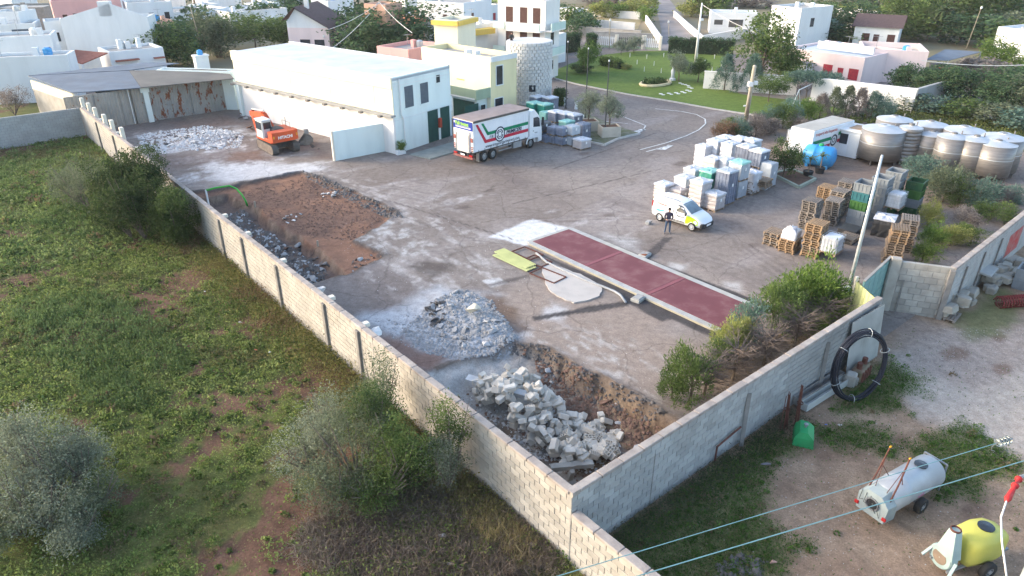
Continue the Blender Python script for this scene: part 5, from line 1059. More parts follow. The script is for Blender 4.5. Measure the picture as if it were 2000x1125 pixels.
for k, (px, py, a, b, rz, l) in enumerate(((1030,497,1.7,1.15,.05,'rusty steel frame nearest the white slab'),(1050,512,1.5,1.0,.1,'rusty steel frame half under the lime sheet'),(1070,540,1.9,1.1,.12,'rusty steel frame on the pale pad edge'))):
    p = g(px, py); fr = thing('rusty_ground_frame', l, 'frame', (p.x, p.y, .06), PSI+th_+rz)
    for (x0, y0, x1, y1) in ((-a/2,-b/2,a/2,-b/2),(-a/2,b/2,a/2,b/2),(-a/2,-b/2,-a/2,b/2),(a/2,-b/2,a/2,b/2)): mb = MB(); mb.bar((x0,y0,.03),(x1,y1,.03),.07,.06); mb.build('rail', M_RUSTFRAME, fr)
# green hose arching over the trench from a white standpipe
hs = thing('green_hose', 'bright green hose arching over the trench from a white standpipe', 'hose', W(*VU(405,392), 0), 0); hi = hs.matrix_basis.inverted()
hp = [hi @ Vector(g(px, py, z)) for px, py, z in ((402,372,1.0),(420,367,1.0),(448,363,.9),(462,369,.7),(473,381,.4),(480,393,.05),(483,402,-.4))]
mb = MB(); mb.tube(hp, .075, 8); mb.build('hose', mat('green_plastic', (.06,.38,.05), (.05,.33,.045), 2, .4), hs, True); mb = MB(); p = hp[0]; mb.tube([(p.x, p.y, -1.2), (p.x, p.y, 1.05)], .07, 8); mb.build('standpipe', M_WHITETEXT, hs)
for (px, py, l) in ((500,420,'first pale stake standing in the trench'),(622,500,'second pale stake standing in the trench rubble')):
    p = g(px, py, -.9); mb = MB(); mb.bar((0,0,-.4),(.06,0,1.1),.10,.10); o = mb.build('wooden_stake', mat('raw_timber_'+str(px), (.42,.36,.28))); o.location = (p.x, p.y, -.9); tag(o, l, 'stake')
p = g(1266,437); mb = MB(); mb.bbox(0,0,.11,.50,.30,.20,.02); o = mb.build('concrete_block', M_GREYBLK); o.location = (p.x, p.y, 0); o.rotation_euler = (0,0,PSI+.3); tag(o, 'single grey concrete block on the asphalt beside the standing man', 'block')

# ------------------------------------------------------------------ wrapped pallet stacks
M_PALLETWOOD = mat('pallet_wood', (.29,.215,.15), (.22,.165,.12), 3, .9, .3, 14, rnd=.22); M_OLDWOOD = mat('grey_pallet_wood', (.25,.215,.185), (.19,.165,.145), 3, .9, .3, 14, rnd=.18); M_ORANGEWOOD = mat('fresh_pallet_wood', (.37,.245,.14), (.30,.20,.12), 3, .9, .3, 14, rnd=.15)
def film(name, c, c2, rough=.28): return mat(name, c, c2, 2.2, rough, .5, 5, spec=.6, rnd=.08)
FILM = dict(blue=film('blue_grey_film', (.20,.23,.30), (.13,.15,.20)), dark=film('dark_film', (.09,.10,.12), (.055,.06,.075)), white=film('white_film', (.62,.63,.66), (.47,.48,.52)), beige=film('beige_sacks', (.46,.42,.41), (.38,.345,.34), .5), green=film('green_film', (.03,.24,.18), (.025,.19,.15)), mint=film('mint_film', (.28,.55,.48), (.22,.46,.41)), grey=film('grey_film', (.38,.42,.46), (.30,.33,.37)))
def lumpy(w, d, h, z, seed, n=7, amp=.04, round_=.10, layers=0):
    """soft block: grid box with bulges, optional layered sacks"""
    rs = np.random.default_rng(seed); vs = []; fs = []; nz = max(4, layers*3 if layers else 5); per = []
    for i in range(n): per.append((-w/2+w*i/n, -d/2))
    for i in range(n): per.append((w/2, -d/2+d*i/n))
    for i in range(n): per.append((w/2-w*i/n, d/2))
    for i in range(n): per.append((-w/2, d/2-d*i/n))
    m = len(per)
    for k in range(nz+1):
        t = k/nz; sc = 1-round_*max(0, (t-.85)/.15)**2
        if layers: sc *= 1+.045*abs(math.sin(math.pi*t*layers))-.03
        for (x, y) in per: vs.append((x*sc+rs.normal(0, amp*.4), y*sc+rs.normal(0, amp*.4), z+h*t+rs.normal(0, amp*.3)*(k > 0)))
    for k in range(nz): fs += [(k*m+i, k*m+(i+1)%m, (k+1)*m+(i+1)%m, (k+1)*m+i) for i in range(m)]
    b = len(vs)
    for (x, y) in per: vs.append((x*.5, y*.5, z+h+.04+rs.normal(0, amp)))
    vs.append((0, 0, z+h+.05)); fs += [(nz*m+i, nz*m+(i+1)%m, b+(i+1)%m, b+i) for i in range(m)]+[(b+i, b+(i+1)%m, b+m) for i in range(m)]
    mb = MB(); mb.add(vs, fs); return mb
def pallet_mesh(name, material, w=1.2, d=1.0, h=.144):
    mb = MB(); t = .022
    for k in range(3): y = -d/2+.05+k*(d-.1)/2; mb.box(-w/2, w/2, y-.05, y+.05, 0, t)
    for k in range(3):
        x = -w/2+.07+k*(w-.14)/2
        for q in range(3): y = -d/2+.05+q*(d-.1)/2; mb.box(x-.07, x+.07, y-.05, y+.05, t, h-2*t)
        mb.box(x-.07, x+.07, -d/2, d/2, h-2*t, h-t)
    for k in range(7): y = -d/2+.05+k*(d-.1)/6; mb.box(-w/2, w/2, y-.05, y+.05, h-t, h)
    me = mb.mesh(name, material); return me
PAL = {k: pallet_mesh('pallet', m) for k, m in (('old', M_OLDWOOD), ('mid', M_PALLETWOOD), ('new', M_ORANGEWOOD))}
_seed = [0]
def stack(px, py, h, kind, label, w=1.15, d=1.0, rz=0.0, layers=0, hood=None, tiers=1, tagp=True, cells=0, zb=0.0, group='wrapped pallet loads in the yard'):
    """wrapped load whose top centre shows at (px, py) and stands h high"""
    _seed[0] += 1; p = g(px, py, h)
    st = thing('wrapped_pallet', label, 'pallet load', (p.x, p.y, zb), PSI+rz, group)
    z = 0; th = (h-zb)/tiers
    for k in range(tiers):
        o = link('pallet_base', PAL['mid'], st); o.location = (0, 0, z); o.scale = (w/1.2, d/1.0, 1)
        if cells:
            mb = MB()
            mb.bbox(0, 0, z+.14+(th-.16)/2, w-.03, d-.03, th-.16, .02)
            nn = 4
            for i in range(nn+1):
                x = -w/2+w*i/nn; mb.box(x-.02, x+.02, -d/2-.012, -d/2+.03, z+.16, z+th-.06); y = -d/2+d*i/nn; mb.box(-w/2-.012, -w/2+.03, y-.02, y+.02, z+.16, z+th-.06)
            for q in range(1, 4): zz = z+.14+(th-.2)*q/4; mb.box(-w/2-.014, w/2+.014, -d/2-.014, d/2+.014, zz-.015, zz+.015)
            mb.build('bin_load', FILM[kind], st)
        else:
            lumpy(w, d, th-.18, z+.14, _seed[0]*7+k, 6, .02, .06, layers).build('wrapped_load', FILM[kind], st)
        if tagp: mb = MB(); mb.box(-.09, .09, -d/2-.045, -d/2-.028, z+th*.55, z+th*.55+.22); mb.build('paper_label', M_WHITETEXT, st)
        z += th
    if hood: lumpy(w+.06, d+.06, .14, h-zb-.13, _seed[0]*5, 6, .03, .12).build('cover_sheet', FILM[hood], st)
    return st
# beside the truck
stack(1044,199,2.25,'green','left green plastic box stack behind the truck cab',1.25,1.1,cells=1,hood='mint')
stack(1065,202,2.25,'green','right green plastic box stack behind the truck cab',1.25,1.1,cells=1,hood='mint')
stack(1050,187,2.35,'blue','blue grey box stack with a white top behind the green boxes',1.3,1.1,cells=1,hood='white'); stack(1075,189,2.35,'blue','blue grey box stack with a white top nearest the flagpole and dark shrub',1.3,1.1,cells=1,hood='white')
stack(1086,216,2.2,'blue','first of three blue grey boxes under one long white top',1.15,1.1,cells=1,hood='white',tiers=2); stack(1104,219,2.2,'blue','middle of three blue grey boxes under one long white top',1.15,1.1,cells=1,hood='white',tiers=2); stack(1122,222,2.2,'blue','third of three blue grey boxes under one long white top',1.15,1.1,cells=1,hood='white',tiers=2)
stack(1067,217,1.8,'mint','pale green wrapped load between the green boxes and the grey boxes',1.1,1.0)
stack(1060,236,1.9,'dark','dark film wrapped load right beside the truck mirror',1.2,1.1,tiers=2)
stack(1083,246,1.65,'blue','blue wrapped load nearest the truck in the front row',1.05,1.0,tiers=2); stack(1099,247,1.75,'blue','middle blue wrapped load in the front row beside the truck',1.05,1.0,tiers=2)
stack(1118,244,1.9,'grey','pale wrapped load over a dark box in the front row beside the truck',1.1,1.05,tiers=2); stack(1107,235,1.8,'mint','load with a mint green sheet on top behind the front row',1.2,1.0,hood='mint'); stack(1139,240,1.7,'blue','blue grey box load nearest the olive planters',1.1,1.0,cells=1,hood='blue')
stack(1069,263,.75,'blue','low blue wrapped load in front of the truck door',1.2,.9); stack(1137,270,.95,'beige','crumpled plastic wrapped beige load at the front corner of the group',1.3,1.1,hood='white')
# centre group
stack(1298,357,1.25,'beige','short layered sack load at the left front corner of the central group',1.1,1.05,layers=5,hood='white')
stack(1328,366,1.05,'beige','low pinkish wrapped load right behind the van roof',1.2,1.1)
stack(1338,344,1.7,'white','white wrapped load with a domed cover behind the low pinkish load',1.15,1.1,hood='white')
stack(1356,327,1.9,'grey','pale grey wrapped load left of the green load',1.2,1.1,hood='white')
stack(1388,331,2.3,'green','only green wrapped load in the central group',1.2,1.1,hood='mint')
stack(1370,351,2.05,'beige','tall beige layered load with a white hood behind the van',1.2,1.1,layers=6,hood='white')
stack(1397,375,1.3,'beige','squat sack load with a white hood nearest the van bonnet',1.15,1.1,layers=4,hood='white')
stack(1422,331,2.6,'blue','tall blue grey crate load in the middle of the central group',1.15,1.1,cells=1,hood='grey',tiers=1)
stack(1446,314,2.85,'grey','tall two tier grey load topped with a loose white sheet',1.15,1.1,hood='mint',tiers=2)
stack(1471,334,1.75,'white','white domed sack load between the tall grey loads',1.0,1.0,hood='white')
stack(1484,292,2.75,'blue','blue grey box load with a white top at the right end of the group',1.2,1.1,cells=1,hood='white',tiers=2); stack(1459,283,2.75,'blue','blue grey box load with a white top second from the right end',1.2,1.1,cells=1,hood='white',tiers=2)
stack(1504,316,2.0,'grey','grey wrapped load beside the round conifer',1.0,1.0)
stack(1400,272,2.5,'white','white layered load at the back behind the tall layered pair',1.2,1.1,layers=6,hood='white'); stack(1376,283,2.1,'white','white layered load at the far left of the back row',1.1,1.05,layers=6,hood='white'); stack(1428,278,2.5,'white','white layered load in front of the back row centre',1.2,1.1,layers=6,hood='white')
stack(1418,266,2.4,'white','leftmost white topped load of the farthest row',1.2,1.1,hood='white'); stack(1446,268,2.5,'white','middle white topped load of the farthest row',1.2,1.1,hood='white'); stack(1470,272,2.5,'grey','rightmost white topped load of the farthest row',1.2,1.1,hood='white')
stack(1394,307,2.2,'beige','beige sack load with two crumpled white bags on top',1.2,1.1,layers=5,hood='white'); stack(1416,308,2.2,'white','white load with a folded sheet beside the crumpled bags',1.2,1.1,layers=5,hood='white')
# ------------------------------------------------------------------ pallets
def pallet_pile(px, py, n, kind, where, rz=0.0, zb=0.0, jit=.05, lean=0.0, mix=None):
    """pile of n pallets whose lowest front edge shows near (px, py)"""
    p = g(px, py, zb)
    for k in range(n):
        kd = kind if not mix or random.random() > .4 else mix
        o = link('pallet', PAL[kd]); o.location = (p.x+random.uniform(-jit, jit)+lean*k, p.y+random.uniform(-jit, jit), zb+.002+.147*k); o.rotation_euler = (0, 0, PSI+rz+random.uniform(-.04, .04))
        lab = 'topmost pallet of ' if k == n-1 else ('lowest pallet of ' if k == 0 else ('second','third','fourth','fifth','sixth','seventh','eighth','ninth','tenth','eleventh','twelfth','thirteenth','fourteenth')[k-1]+' pallet up in ')
        tag(o, lab+where, 'pallet', 'pallets in '+where)
    return p, zb+.147*n
pallet_pile(1510,475,6,'mid','the low weathered pile at the front left of the pallet stacks',.1,mix='old')
pW, zt = pallet_pile(1540,488,6,'new','the orange pile carrying the white sack',.12)
pallet_pile(1584,497,15,'new','the tall orange pile in front of the weathered piles',.15,mix='mid')
pallet_pile(1577,445,14,'old','the tall grey pile behind the tall orange pile',.12,jit=.06)
pallet_pile(1609,400,10,'new','the small orange pile farthest from the wall',.1); pallet_pile(1645,405,14,'old','the grey pile farthest back beside the grey bins',.15)
pallet_pile(1622,435,12,'old','the dark pile between the grey pile and the bins',.2,jit=.06); pallet_pile(1632,420,13,'old','the dark pile in the middle of the back row',.1,mix='mid')
pallet_pile(1738,508,15,'mid','the tall leaning pile beside the gate',.45,lean=.012,mix='new'); pallet_pile(1763,487,15,'old','the grey brown pile behind the leaning pile',.4,mix='mid')
pallet_pile(1655,468,2,'mid','the pair lying on the black box',.1,.95); pallet_pile(1464,376,7,'old','the dark pile at the foot of the central wrapped loads',.1); pallet_pile(1489,363,4,'mid','the few on the grey box by the central loads',.15,.55)
pallet_pile(1622,492,4,'mid','the short pile under the white cage tank',.15)
_s = lumpy(1.05, .9, .62, 0, 91, 7, .05, .45); o = _s.build('white_sack', FILM['white'], None, True); o.location = (pW.x, pW.y, zt); o.rotation_euler = (0,0,PSI+.2); tag(o, 'bulging white plastic sack on the orange pallets', 'sack')
p = g(1655,470); mb = MB(); bxx = thing('black_box', 'low black plastic box under two pallets below the coloured bins', 'box', (p.x, p.y, 0), PSI+.1); mb.bbox(0,0,.45,1.3,1.1,.9,.04); mb.build('body', M_BLACK, bxx); mb = MB(); mb.bbox(0,0,.92,1.36,1.16,.05,.02); mb.build('rim', M_BLACK, bxx)
p = g(1489,366); bxx = thing('grey_box', 'grey plastic box under the few pallets by the central loads', 'box', (p.x, p.y, 0), PSI+.15); mb = MB(); mb.bbox(0,0,.26,1.2,1.0,.5,.04); mb.build('body', FILM['grey'], bxx); mb = MB(); mb.bbox(0,0,.52,1.26,1.06,.05,.02); mb.build('rim', FILM['blue'], bxx)
# ------------------------------------------------------------------ stacked harvest bins
M_BIN = {'grey': mat('grey_bin', (.22,.245,.265), (.18,.20,.22), 2, .6, rnd=.06), 'green': mat('green_bin', (.022,.085,.035), (.018,.068,.028), 2, .55, rnd=.08), 'lime': mat('bright_green_bin', (.045,.13,.03), (.036,.105,.025), 2, .55), 'teal': mat('teal_bin', (.03,.14,.16), (.025,.11,.13), 2, .55)}
def bin_mesh(material, w=1.2, d=1.05, h=.62):
    mb = MB(); t = .04
    mb.box(-w/2, w/2, -d/2, -d/2+t, .1, h); mb.box(-w/2, w/2, d/2-t, d/2, .1, h); mb.box(-w/2, -w/2+t, -d/2+t, d/2-t, .1, h); mb.box(w/2-t, w/2, -d/2+t, d/2-t, .1, h); mb.box(-w/2+t, w/2-t, -d/2+t, d/2-t, .1, .14)
    for k in range(5):
        x = -w/2+.03+(w-.06)*k/4; mb.box(x-.03, x+.03, -d/2-.03, -d/2, .12, h-.06); mb.box(x-.03, x+.03, d/2, d/2+.03, .12, h-.06); y = -d/2+.03+(d-.06)*k/4; mb.box(-w/2-.03, -w/2, y-.03, y+.03, .12, h-.06); mb.box(w/2, w/2+.03, y-.03, y+.03, .12, h-.06)
    for (x0, x1, y0, y1) in ((-w/2-.04, w/2+.04, -d/2-.04, -d/2+.02), (-w/2-.04, w/2+.04, d/2-.02, d/2+.04), (-w/2-.04, -w/2+.02, -d/2+.02, d/2-.02), (w/2-.02, w/2+.04, -d/2+.02, d/2-.02)): mb.box(x0, x1, y0, y1, h-.06, h+.01)
    for x in (-w/2+.1, 0, w/2-.1): mb.box(x-.07, x+.07, -d/2, d/2, 0, .1)
    return mb.mesh('harvest_bin', material)
BIN = {k: bin_mesh(m) for k, m in M_BIN.items()}
def bins(px, py, cols, where, rz):
    p = g(px, py)
    for k, c in enumerate(cols):
        o = link('harvest_bin', BIN[c]); o.location = (p.x, p.y, .63*k); o.rotation_euler = (0,0,PSI+rz+random.uniform(-.02,.02))
        pos = {0: 'lowest', len(cols)-1: 'topmost'}.get(k, ('second','third','fourth','fifth')[k-1]); cn = {'grey':'grey','green':'dark green','lime':'bright green','teal':'teal'}[c]
        tag(o, f'{cn} slatted bin, {pos} in the {where}', 'bin', 'stacked harvest bins')
bins(1672,440,['grey','grey','lime','teal','grey'],'mixed colour column behind the lamp pole',.12); bins(1706,428,['grey']*5,'plain grey column right of the mixed one',.12); bins(1732,414,['green','green','green','grey','grey'],'half green half grey column at the back',.12)
bins(1775,417,['green','grey','lime','green'],'green column beside the shrubs',.15); bins(1783,414,[],'',0)
def ibc(px, py, label, zb=0, rz=.1):
    p = g(px, py, zb); t = thing('cage_tank', label, 'tank', (p.x, p.y, zb), PSI+rz, 'caged white plastic tanks'); mb = MB(); mb.bbox(0,0,.62,1.1,.95,.95,.08); mb.build('bottle', FILM['white'], t)
    mb = MB()
    for z in (.2,.45,.7,.95,1.12):
        for (a, b) in (((-.58,-.5,z),(.58,-.5,z)),((-.58,.5,z),(.58,.5,z)),((-.58,-.5,z),(-.58,.5,z)),((.58,-.5,z),(.58,.5,z))): mb.bar(a, b, .02, .02)
    for k in range(6):
        x = -.58+1.16*k/5; y = -.5+1.0*k/5
        for s in (-.5,.5): mb.bar((x,s,.14),(x,s,1.12),.02,.02)
        for s in (-.58,.58): mb.bar((s,y,.14),(s,y,1.12),.02,.02)
    mb.build('cage', M_GALV, t); o = link('pallet_base', PAL['mid'], t)
ibc(1746,405,'white caged tank between the green bins',0); ibc(1746,405,'white caged tank on top of the other between the green bins',1.15); ibc(1622,492,'white caged tank on the short pallet pile',.59)
p = g(1722,455); tb_ = thing('tarped_table', 'black tarpaulin covered crate with a white sheet on top beside the leaning pallets', 'crate', (p.x, p.y, 0), PSI+.3); lumpy(1.7,1.2,1.1,0,33,6,.04,.1).build('tarpaulin', M_BLACK, tb_); lumpy(1.6,1.3,.08,1.12,34,6,.04,.1).build('white_sheet', FILM['white'], tb_)

# ------------------------------------------------------------------ steel wine tanks
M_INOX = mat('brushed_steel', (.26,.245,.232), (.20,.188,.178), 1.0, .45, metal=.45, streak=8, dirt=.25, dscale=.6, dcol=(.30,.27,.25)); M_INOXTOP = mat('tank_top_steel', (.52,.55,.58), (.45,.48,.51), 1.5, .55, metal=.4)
def tank(px, py, h, r, label, legs=.45, ribs=0, tube_=True):
    """tank whose top rim centre shows at (px, py)"""
    p = g(px, py, h); t = thing('steel_tank', label, 'tank', (p.x, p.y, 0), 0, 'stainless steel tanks beyond the yard')
    mb = MB(); prof = [(r*.2, legs-.12), (r, legs)]
    if ribs:
        for k in range(ribs): z0 = legs+(h-legs)*k/ribs; z1 = legs+(h-legs)*(k+1)/ribs; prof += [(r, z0+.02), (r+.05, z0+(z1-z0)*.35), (r+.05, z0+(z1-z0)*.6), (r, z1-.02)]
    prof += [(r, h)]; mb.lathe(prof, 40); o = mb.build('shell', M_INOX, t); o.data.shade_smooth() if not ribs else None
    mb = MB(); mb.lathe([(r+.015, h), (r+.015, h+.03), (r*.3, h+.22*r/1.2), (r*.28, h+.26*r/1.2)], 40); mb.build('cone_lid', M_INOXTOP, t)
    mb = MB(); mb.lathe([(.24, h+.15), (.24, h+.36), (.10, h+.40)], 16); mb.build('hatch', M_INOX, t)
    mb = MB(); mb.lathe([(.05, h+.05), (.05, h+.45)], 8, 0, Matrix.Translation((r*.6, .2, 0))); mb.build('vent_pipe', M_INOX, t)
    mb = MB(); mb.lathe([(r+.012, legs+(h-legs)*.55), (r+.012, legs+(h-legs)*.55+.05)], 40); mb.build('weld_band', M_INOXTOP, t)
    for k in range(4): a = R(45+90*k); l = MB(); l.box(-.08, .08, -.05, .05, 0, legs+.1, 0, Matrix.Translation((r*.85*math.cos(a), r*.85*math.sin(a), 0)) @ Matrix.Rotation(a, 4, 'Z')); l.build('leg', M_INOX, t)
    return t
def pr(px0, px1, py, h): return (g(px1, py, h)-g(px0, py, h)).length/2
tank(1748,233,3.1,pr(1715,1780,233,3.1),'wide tank in the back row behind the kiosk'); tank(1818,243,3.1,pr(1787,1850,243,3.1),'wide tank in the back row behind the ribbed tank'); tank(1884,254,3.1,pr(1848,1921,254,3.1),'wide tank in the back row third from the kiosk'); tank(1960,268,3.1,pr(1922,1999,268,3.1),'wide tank in the back row cut by the photo edge')
tank(1727,252,2.9,pr(1687,1766,252,2.9),'widest tank in the front row beside the white kiosk'); tank(1780,249,3.1,pr(1760,1802,249,3.1),'narrow ribbed tank in the front row',.25,9)
tank(1821,262,2.6,pr(1794,1849,262,2.6),'slim tank just right of the ribbed tank'); tank(1863,267,3.0,pr(1835,1892,267,3.0),'slim tank fourth in the front row'); tank(1907,272,3.0,pr(1878,1936,272,3.0),'slim tank second from the end of the front row'); tank(1950,281,2.9,pr(1917,1983,281,2.9),'slim tank at the near end of the front row')
# ------------------------------------------------------------------ box body, kiosk, blue tank, pots
p0, p1, p2 = g(1591,257,2.9), g(1540,249,2.9), g(1670,235,2.9); th_ = math.atan2((p2-p0).y, (p2-p0).x); L_ = (p2-p0).to_2d().length; D_ = (p1-p0).to_2d().length
bb = thing('truck_body', 'white box truck body with green and red stripes standing on the ground before the hedge', 'truck body', (p0.x, p0.y, 0), th_); mb = MB(); mb.bbox(L_/2, D_/2, 1.6, L_, D_, 2.6, .04); mb.build('box', M_VWHITE, bb); mb = MB(); mb.box(.05, L_-.05, .05, D_-.05, 2.9, 2.93); mb.build('roof', mat('dirty_roof', (.42,.41,.38), (.34,.33,.30), .8, .9), bb)
mb = MB(); yflat(mb, [(.1,1.7),(L_*.45,1.7),(L_*.45,2.0),(.1,2.0)], -.015); yflat(mb, [(L_*.62,1.95),(L_-.1,1.95),(L_-.1,2.25),(L_*.62,2.25)], -.015); mb.build('green_stripe', M_VGREEN, bb); mb = MB(); yflat(mb, [(.1,1.1),(L_*.45,1.1),(L_*.45,1.4),(.1,1.4)], -.015); yflat(mb, [(L_*.62,1.3),(L_-.1,1.3),(L_-.1,1.6),(L_*.62,1.6)], -.015); mb.build('red_stripe', M_VRED, bb)
mb = MB(); ring(mb, L_*.53, 1.6, .38, .52, -.02); ring(mb, L_*.53, 1.6, .15, .22, -.02); mb.build('round_logo', M_NAVY, bb)
text('trasporti alta frequenza', .40, (.3, -.016, 2.42), (R(90),0,0), M_REDPRINT, bb, sx=.9); text('PRIMICERI', .30, (.5, -.02, 1.42), (R(90),0,0), M_NAVY, bb)
for k in range(3): mb = MB(); mb.box(.3+k*(L_-.9)/2, .7+k*(L_-.9)/2, .2, D_-.2, 0, .3); mb.build('support_block', M_CHASSIS, bb)
ibc(1550,277,'white caged tank against the end of the box truck body',.95)
p = g(1550,300); mb = MB(); mb.bbox(0,0,.47,1.3,1.1,.94,.03); o = mb.build('tank_plinth', M_WBKERB); o.location = g(1550,277,.95)-Vector((0,0,.95)); o.rotation_euler = (0,0,PSI); tag(o, 'grey plinth under the caged tank by the box truck body', 'plinth')
p0, p1, p2 = g(1683,258,2.5), g(1641,250,2.5), g(1697,246,2.5); th_ = math.atan2((p0-p1).y, (p0-p1).x); L_ = (p0-p1).to_2d().length; D_ = (p2-p0).to_2d().length
kk = thing('kiosk', 'small white booth with a window and timber on its roof beside the tanks', 'kiosk', (p1.x, p1.y, 0), th_); mb = MB(); mb.bbox(L_/2, D_/2, 1.25, L_, D_, 2.3, .03); mb.build('wall', M_VWHITE, kk); mb = MB(); mb.bbox(L_/2, D_/2, 2.44, L_+.4, D_+.4, .10, .02); mb.build('roof', M_TRIM, kk); mb = MB(); mb.bbox(L_*.6, D_*.5, 2.53, L_*.6, D_*.6, .06, .01); mb.build('timber_sheet', M_PALLETWOOD, kk)
mb = MB(); mb.box(.15, L_*.45, -.02, -.005, 1.2, 2.1); mb.build('window', M_GLASS, kk); mb = MB(); mb.box(L_*.5, L_-.1, -.02, -.005, .2, 2.1); mb.build('door', M_TRIM, kk)
for x in (.1, L_-.1): mb = MB(); mb.box(x-.08, x+.08, .0, .2, 0, .12); mb.build('foot', M_CHASSIS, kk)
a, b = g(1577,302,.85), g(1612,308,.85); th_ = math.atan2((b-a).y, (b-a).x); bt = thing('blue_tank', 'big bright blue horizontal plastic tank in front of the box truck body', 'tank', (a.x, a.y, 0), th_); Lt = (b-a).to_2d().length+.5
mb = MB(); mb.lathe([(.3,-.35),(.7,-.2),(.88,0),(.88,Lt*.3),(.92,Lt*.33),(.88,Lt*.36),(.88,Lt*.64),(.92,Lt*.67),(.88,Lt*.7),(.88,Lt),(.7,Lt+.2),(.3,Lt+.35)], 28, 0, Matrix.Translation((0,0,.95)) @ Matrix.Rotation(R(90),4,'Y')); mb.build('shell', M_PLASTIC_BLUE, bt, True)
for x in (.2, Lt-.2): mb = MB(); mb.box(x-.12, x+.12, -.6, .6, 0, .35); mb.build('cradle', M_PLASTIC_BLUE, bt)
mb = MB(); mb.lathe([(.2,1.78),(.2,1.95),(.1,2.0)],14,0,Matrix.Translation((Lt*.5,0,0))); mb.build('lid', mat('green_lid', (.03,.35,.12)), bt)
def pot_plant(px, py, label, r=.42, hh=.5, fr=7, m=None):
    p = g(px, py); t = thing('potted_palm', label, 'plant', (p.x, p.y, 0), 0); mb = MB(); mb.lathe([(r*.75,0),(r,hh),(r*.93,hh),(r*.9,hh-.06)],16); mb.build('pot', M_BLACK, t); mb = MB(); mb.tube([(0,0,hh-.1),(.02,0,hh+.9)],[.05,.035],6); mb.build('trunk', M_PALLETWOOD, t)
    mb = MB()
    for k in range(14):
        a = k*2.4; el = R(25+40*random.random()); l = .8; prev = Vector((0,0,hh+.9)); w0 = Vector((-math.sin(a),math.cos(a),0))
        for s in range(4):
            q = prev+Vector((math.cos(a)*math.cos(el),math.sin(a)*math.cos(el),math.sin(el)))*l/4; wd = .09*(1-s/5); mb.add([prev-w0*wd,prev+w0*wd,q+w0*wd*.7,q-w0*wd*.7],[(0,1,2,3)]); prev = q; el -= .45
    mb.build('crown', mat('palm_leaf_'+str(px), (.09,.13,.06)), t)
pot_plant(1577,345,'potted palm in a black tub at the bed corner'); pot_plant(1600,338,'potted palm in a black tub in front of the blue tank')
bdp = P2((1508,342),(1545,333),(1592,352),(1560,368)); bd = tag(bpy.data.objects.new('kerbed_bed', None), 'kerbed soil bed under the round conifer', 'planting bed'); COL.objects.link(bd)
mb = MB(); mb.prism(bdp, -.02, .12, 0, YARD); mb.build('soil', mat('bed_soil', (.13,.075,.05), (.09,.05,.035), 3, .95, .5), bd)
for i in range(4): a, b = bdp[i], bdp[(i+1)%4]; mb = MB(); mb.bar(W(*a,.08), W(*b,.08), .2, .26); mb.build('kerb', mat('green_kerb_%d' % i, (.34,.38,.31)), bd)
# ------------------------------------------------------------------ planters, flagpoles, posts
M_PLANTER = mat('planter_concrete', (.50,.45,.38), (.42,.38,.32), 1.8, .9, .4, 10)
PLANTERS = []
for (px, py, l) in ((1148,257,'concrete planter box with an olive tree nearest the stacks'),(1190,268,'concrete planter box with an olive tree at the island tip')):
    p = g(px, py); t = thing('planter', l, 'planter', (p.x, p.y+.3, 0), PSI-.5); mb = MB()
    for (x0,x1,y0,y1) in ((-.95,.95,-.75,-.65),(-.95,.95,.65,.75),(-.95,-.85,-.65,.65),(.85,.95,-.65,.65)): mb.box(x0,x1,y0,y1,.1,1.1)
    mb.build('box', M_PLANTER, t); mb = MB(); mb.box(-.86,.86,-.66,.66,.3,1.0); mb.build('soil', bpy.data.materials['bed_soil'], t); PLANTERS.append(t)
isl = P2((1120,272),(1180,285),(1205,273),(1250,262),(1200,246),(1150,225),(1105,225)); mb = MB(); mb.prism(isl, -.05, .10, 0, YARD); tag(mb.build('traffic_island', mat('island_ground', (.20,.19,.14), (.12,.13,.06), 1.5, .95, .5)), kind='structure')
for i in range(3): a, b = isl[i], isl[i+1]; mb = MB(); mb.bar(W(*a,.07), W(*b,.07), .18, .2); tag(mb.build('kerb_stone', M_KERB), kind='structure')
for (px, py, tx, ty, l) in ((1105,212,1109,97,'tall dark flagpole nearest the stone tower'),(1143,232,1150,97,'tall dark flagpole between the other two'),(1181,268,1193,108,'tall dark flagpole at the olive planter')):
    p = g(px, py); d_ = math.hypot(p.x, p.y); hh = 7.2; t = thing('flagpole', l, 'flagpole', (p.x, p.y, 0), 0, 'flagpoles'); mb = MB(); mb.tube([(0,0,0),(0,0,hh*.5),(0,0,hh)],[.07,.06,.04],8); mb.build('pole', mat('dark_pole_'+str(px), (.05,.055,.06), rough=.5), t); mb = MB(); mb.lathe([(.09,hh),(.05,hh+.15)],8); mb.build('finial', M_GALV, t); mb = MB(); mb.lathe([(.16,0),(.14,.12)],10); mb.build('base', M_CHASSIS, t)
for k, (px, py, l) in enumerate(((1101,205,'small white bollard nearest the stone tower'),(1125,213,'small white bollard left of the olive planter'),(1137,240,'small white bollard between the flagpoles'))):
    p = g(px, py); t = thing('bollard', l, 'bollard', (p.x, p.y, 0), 0, 'white bollards'); mb = MB(); mb.lathe([(.2,0),(.16,.35),(.12,.5)],12); mb.build('base', M_WHITE, t); mb = MB(); mb.lathe([(.05,.5),(.16,.58),(.19,.72),(.14,.86),(.03,.92)],12); mb.build('ball_top', M_WHITE, t)
# plant box by the downpipe
p = g(783,301); t = thing('flower_box', 'small white plant box with a leafy shrub against the warehouse corner', 'plant', (p.x, p.y, 0), PSI); mb = MB(); mb.bbox(0,0,.2,.9,.4,.38,.03); mb.build('box', M_WHITE, t); FLOWERBOX = t
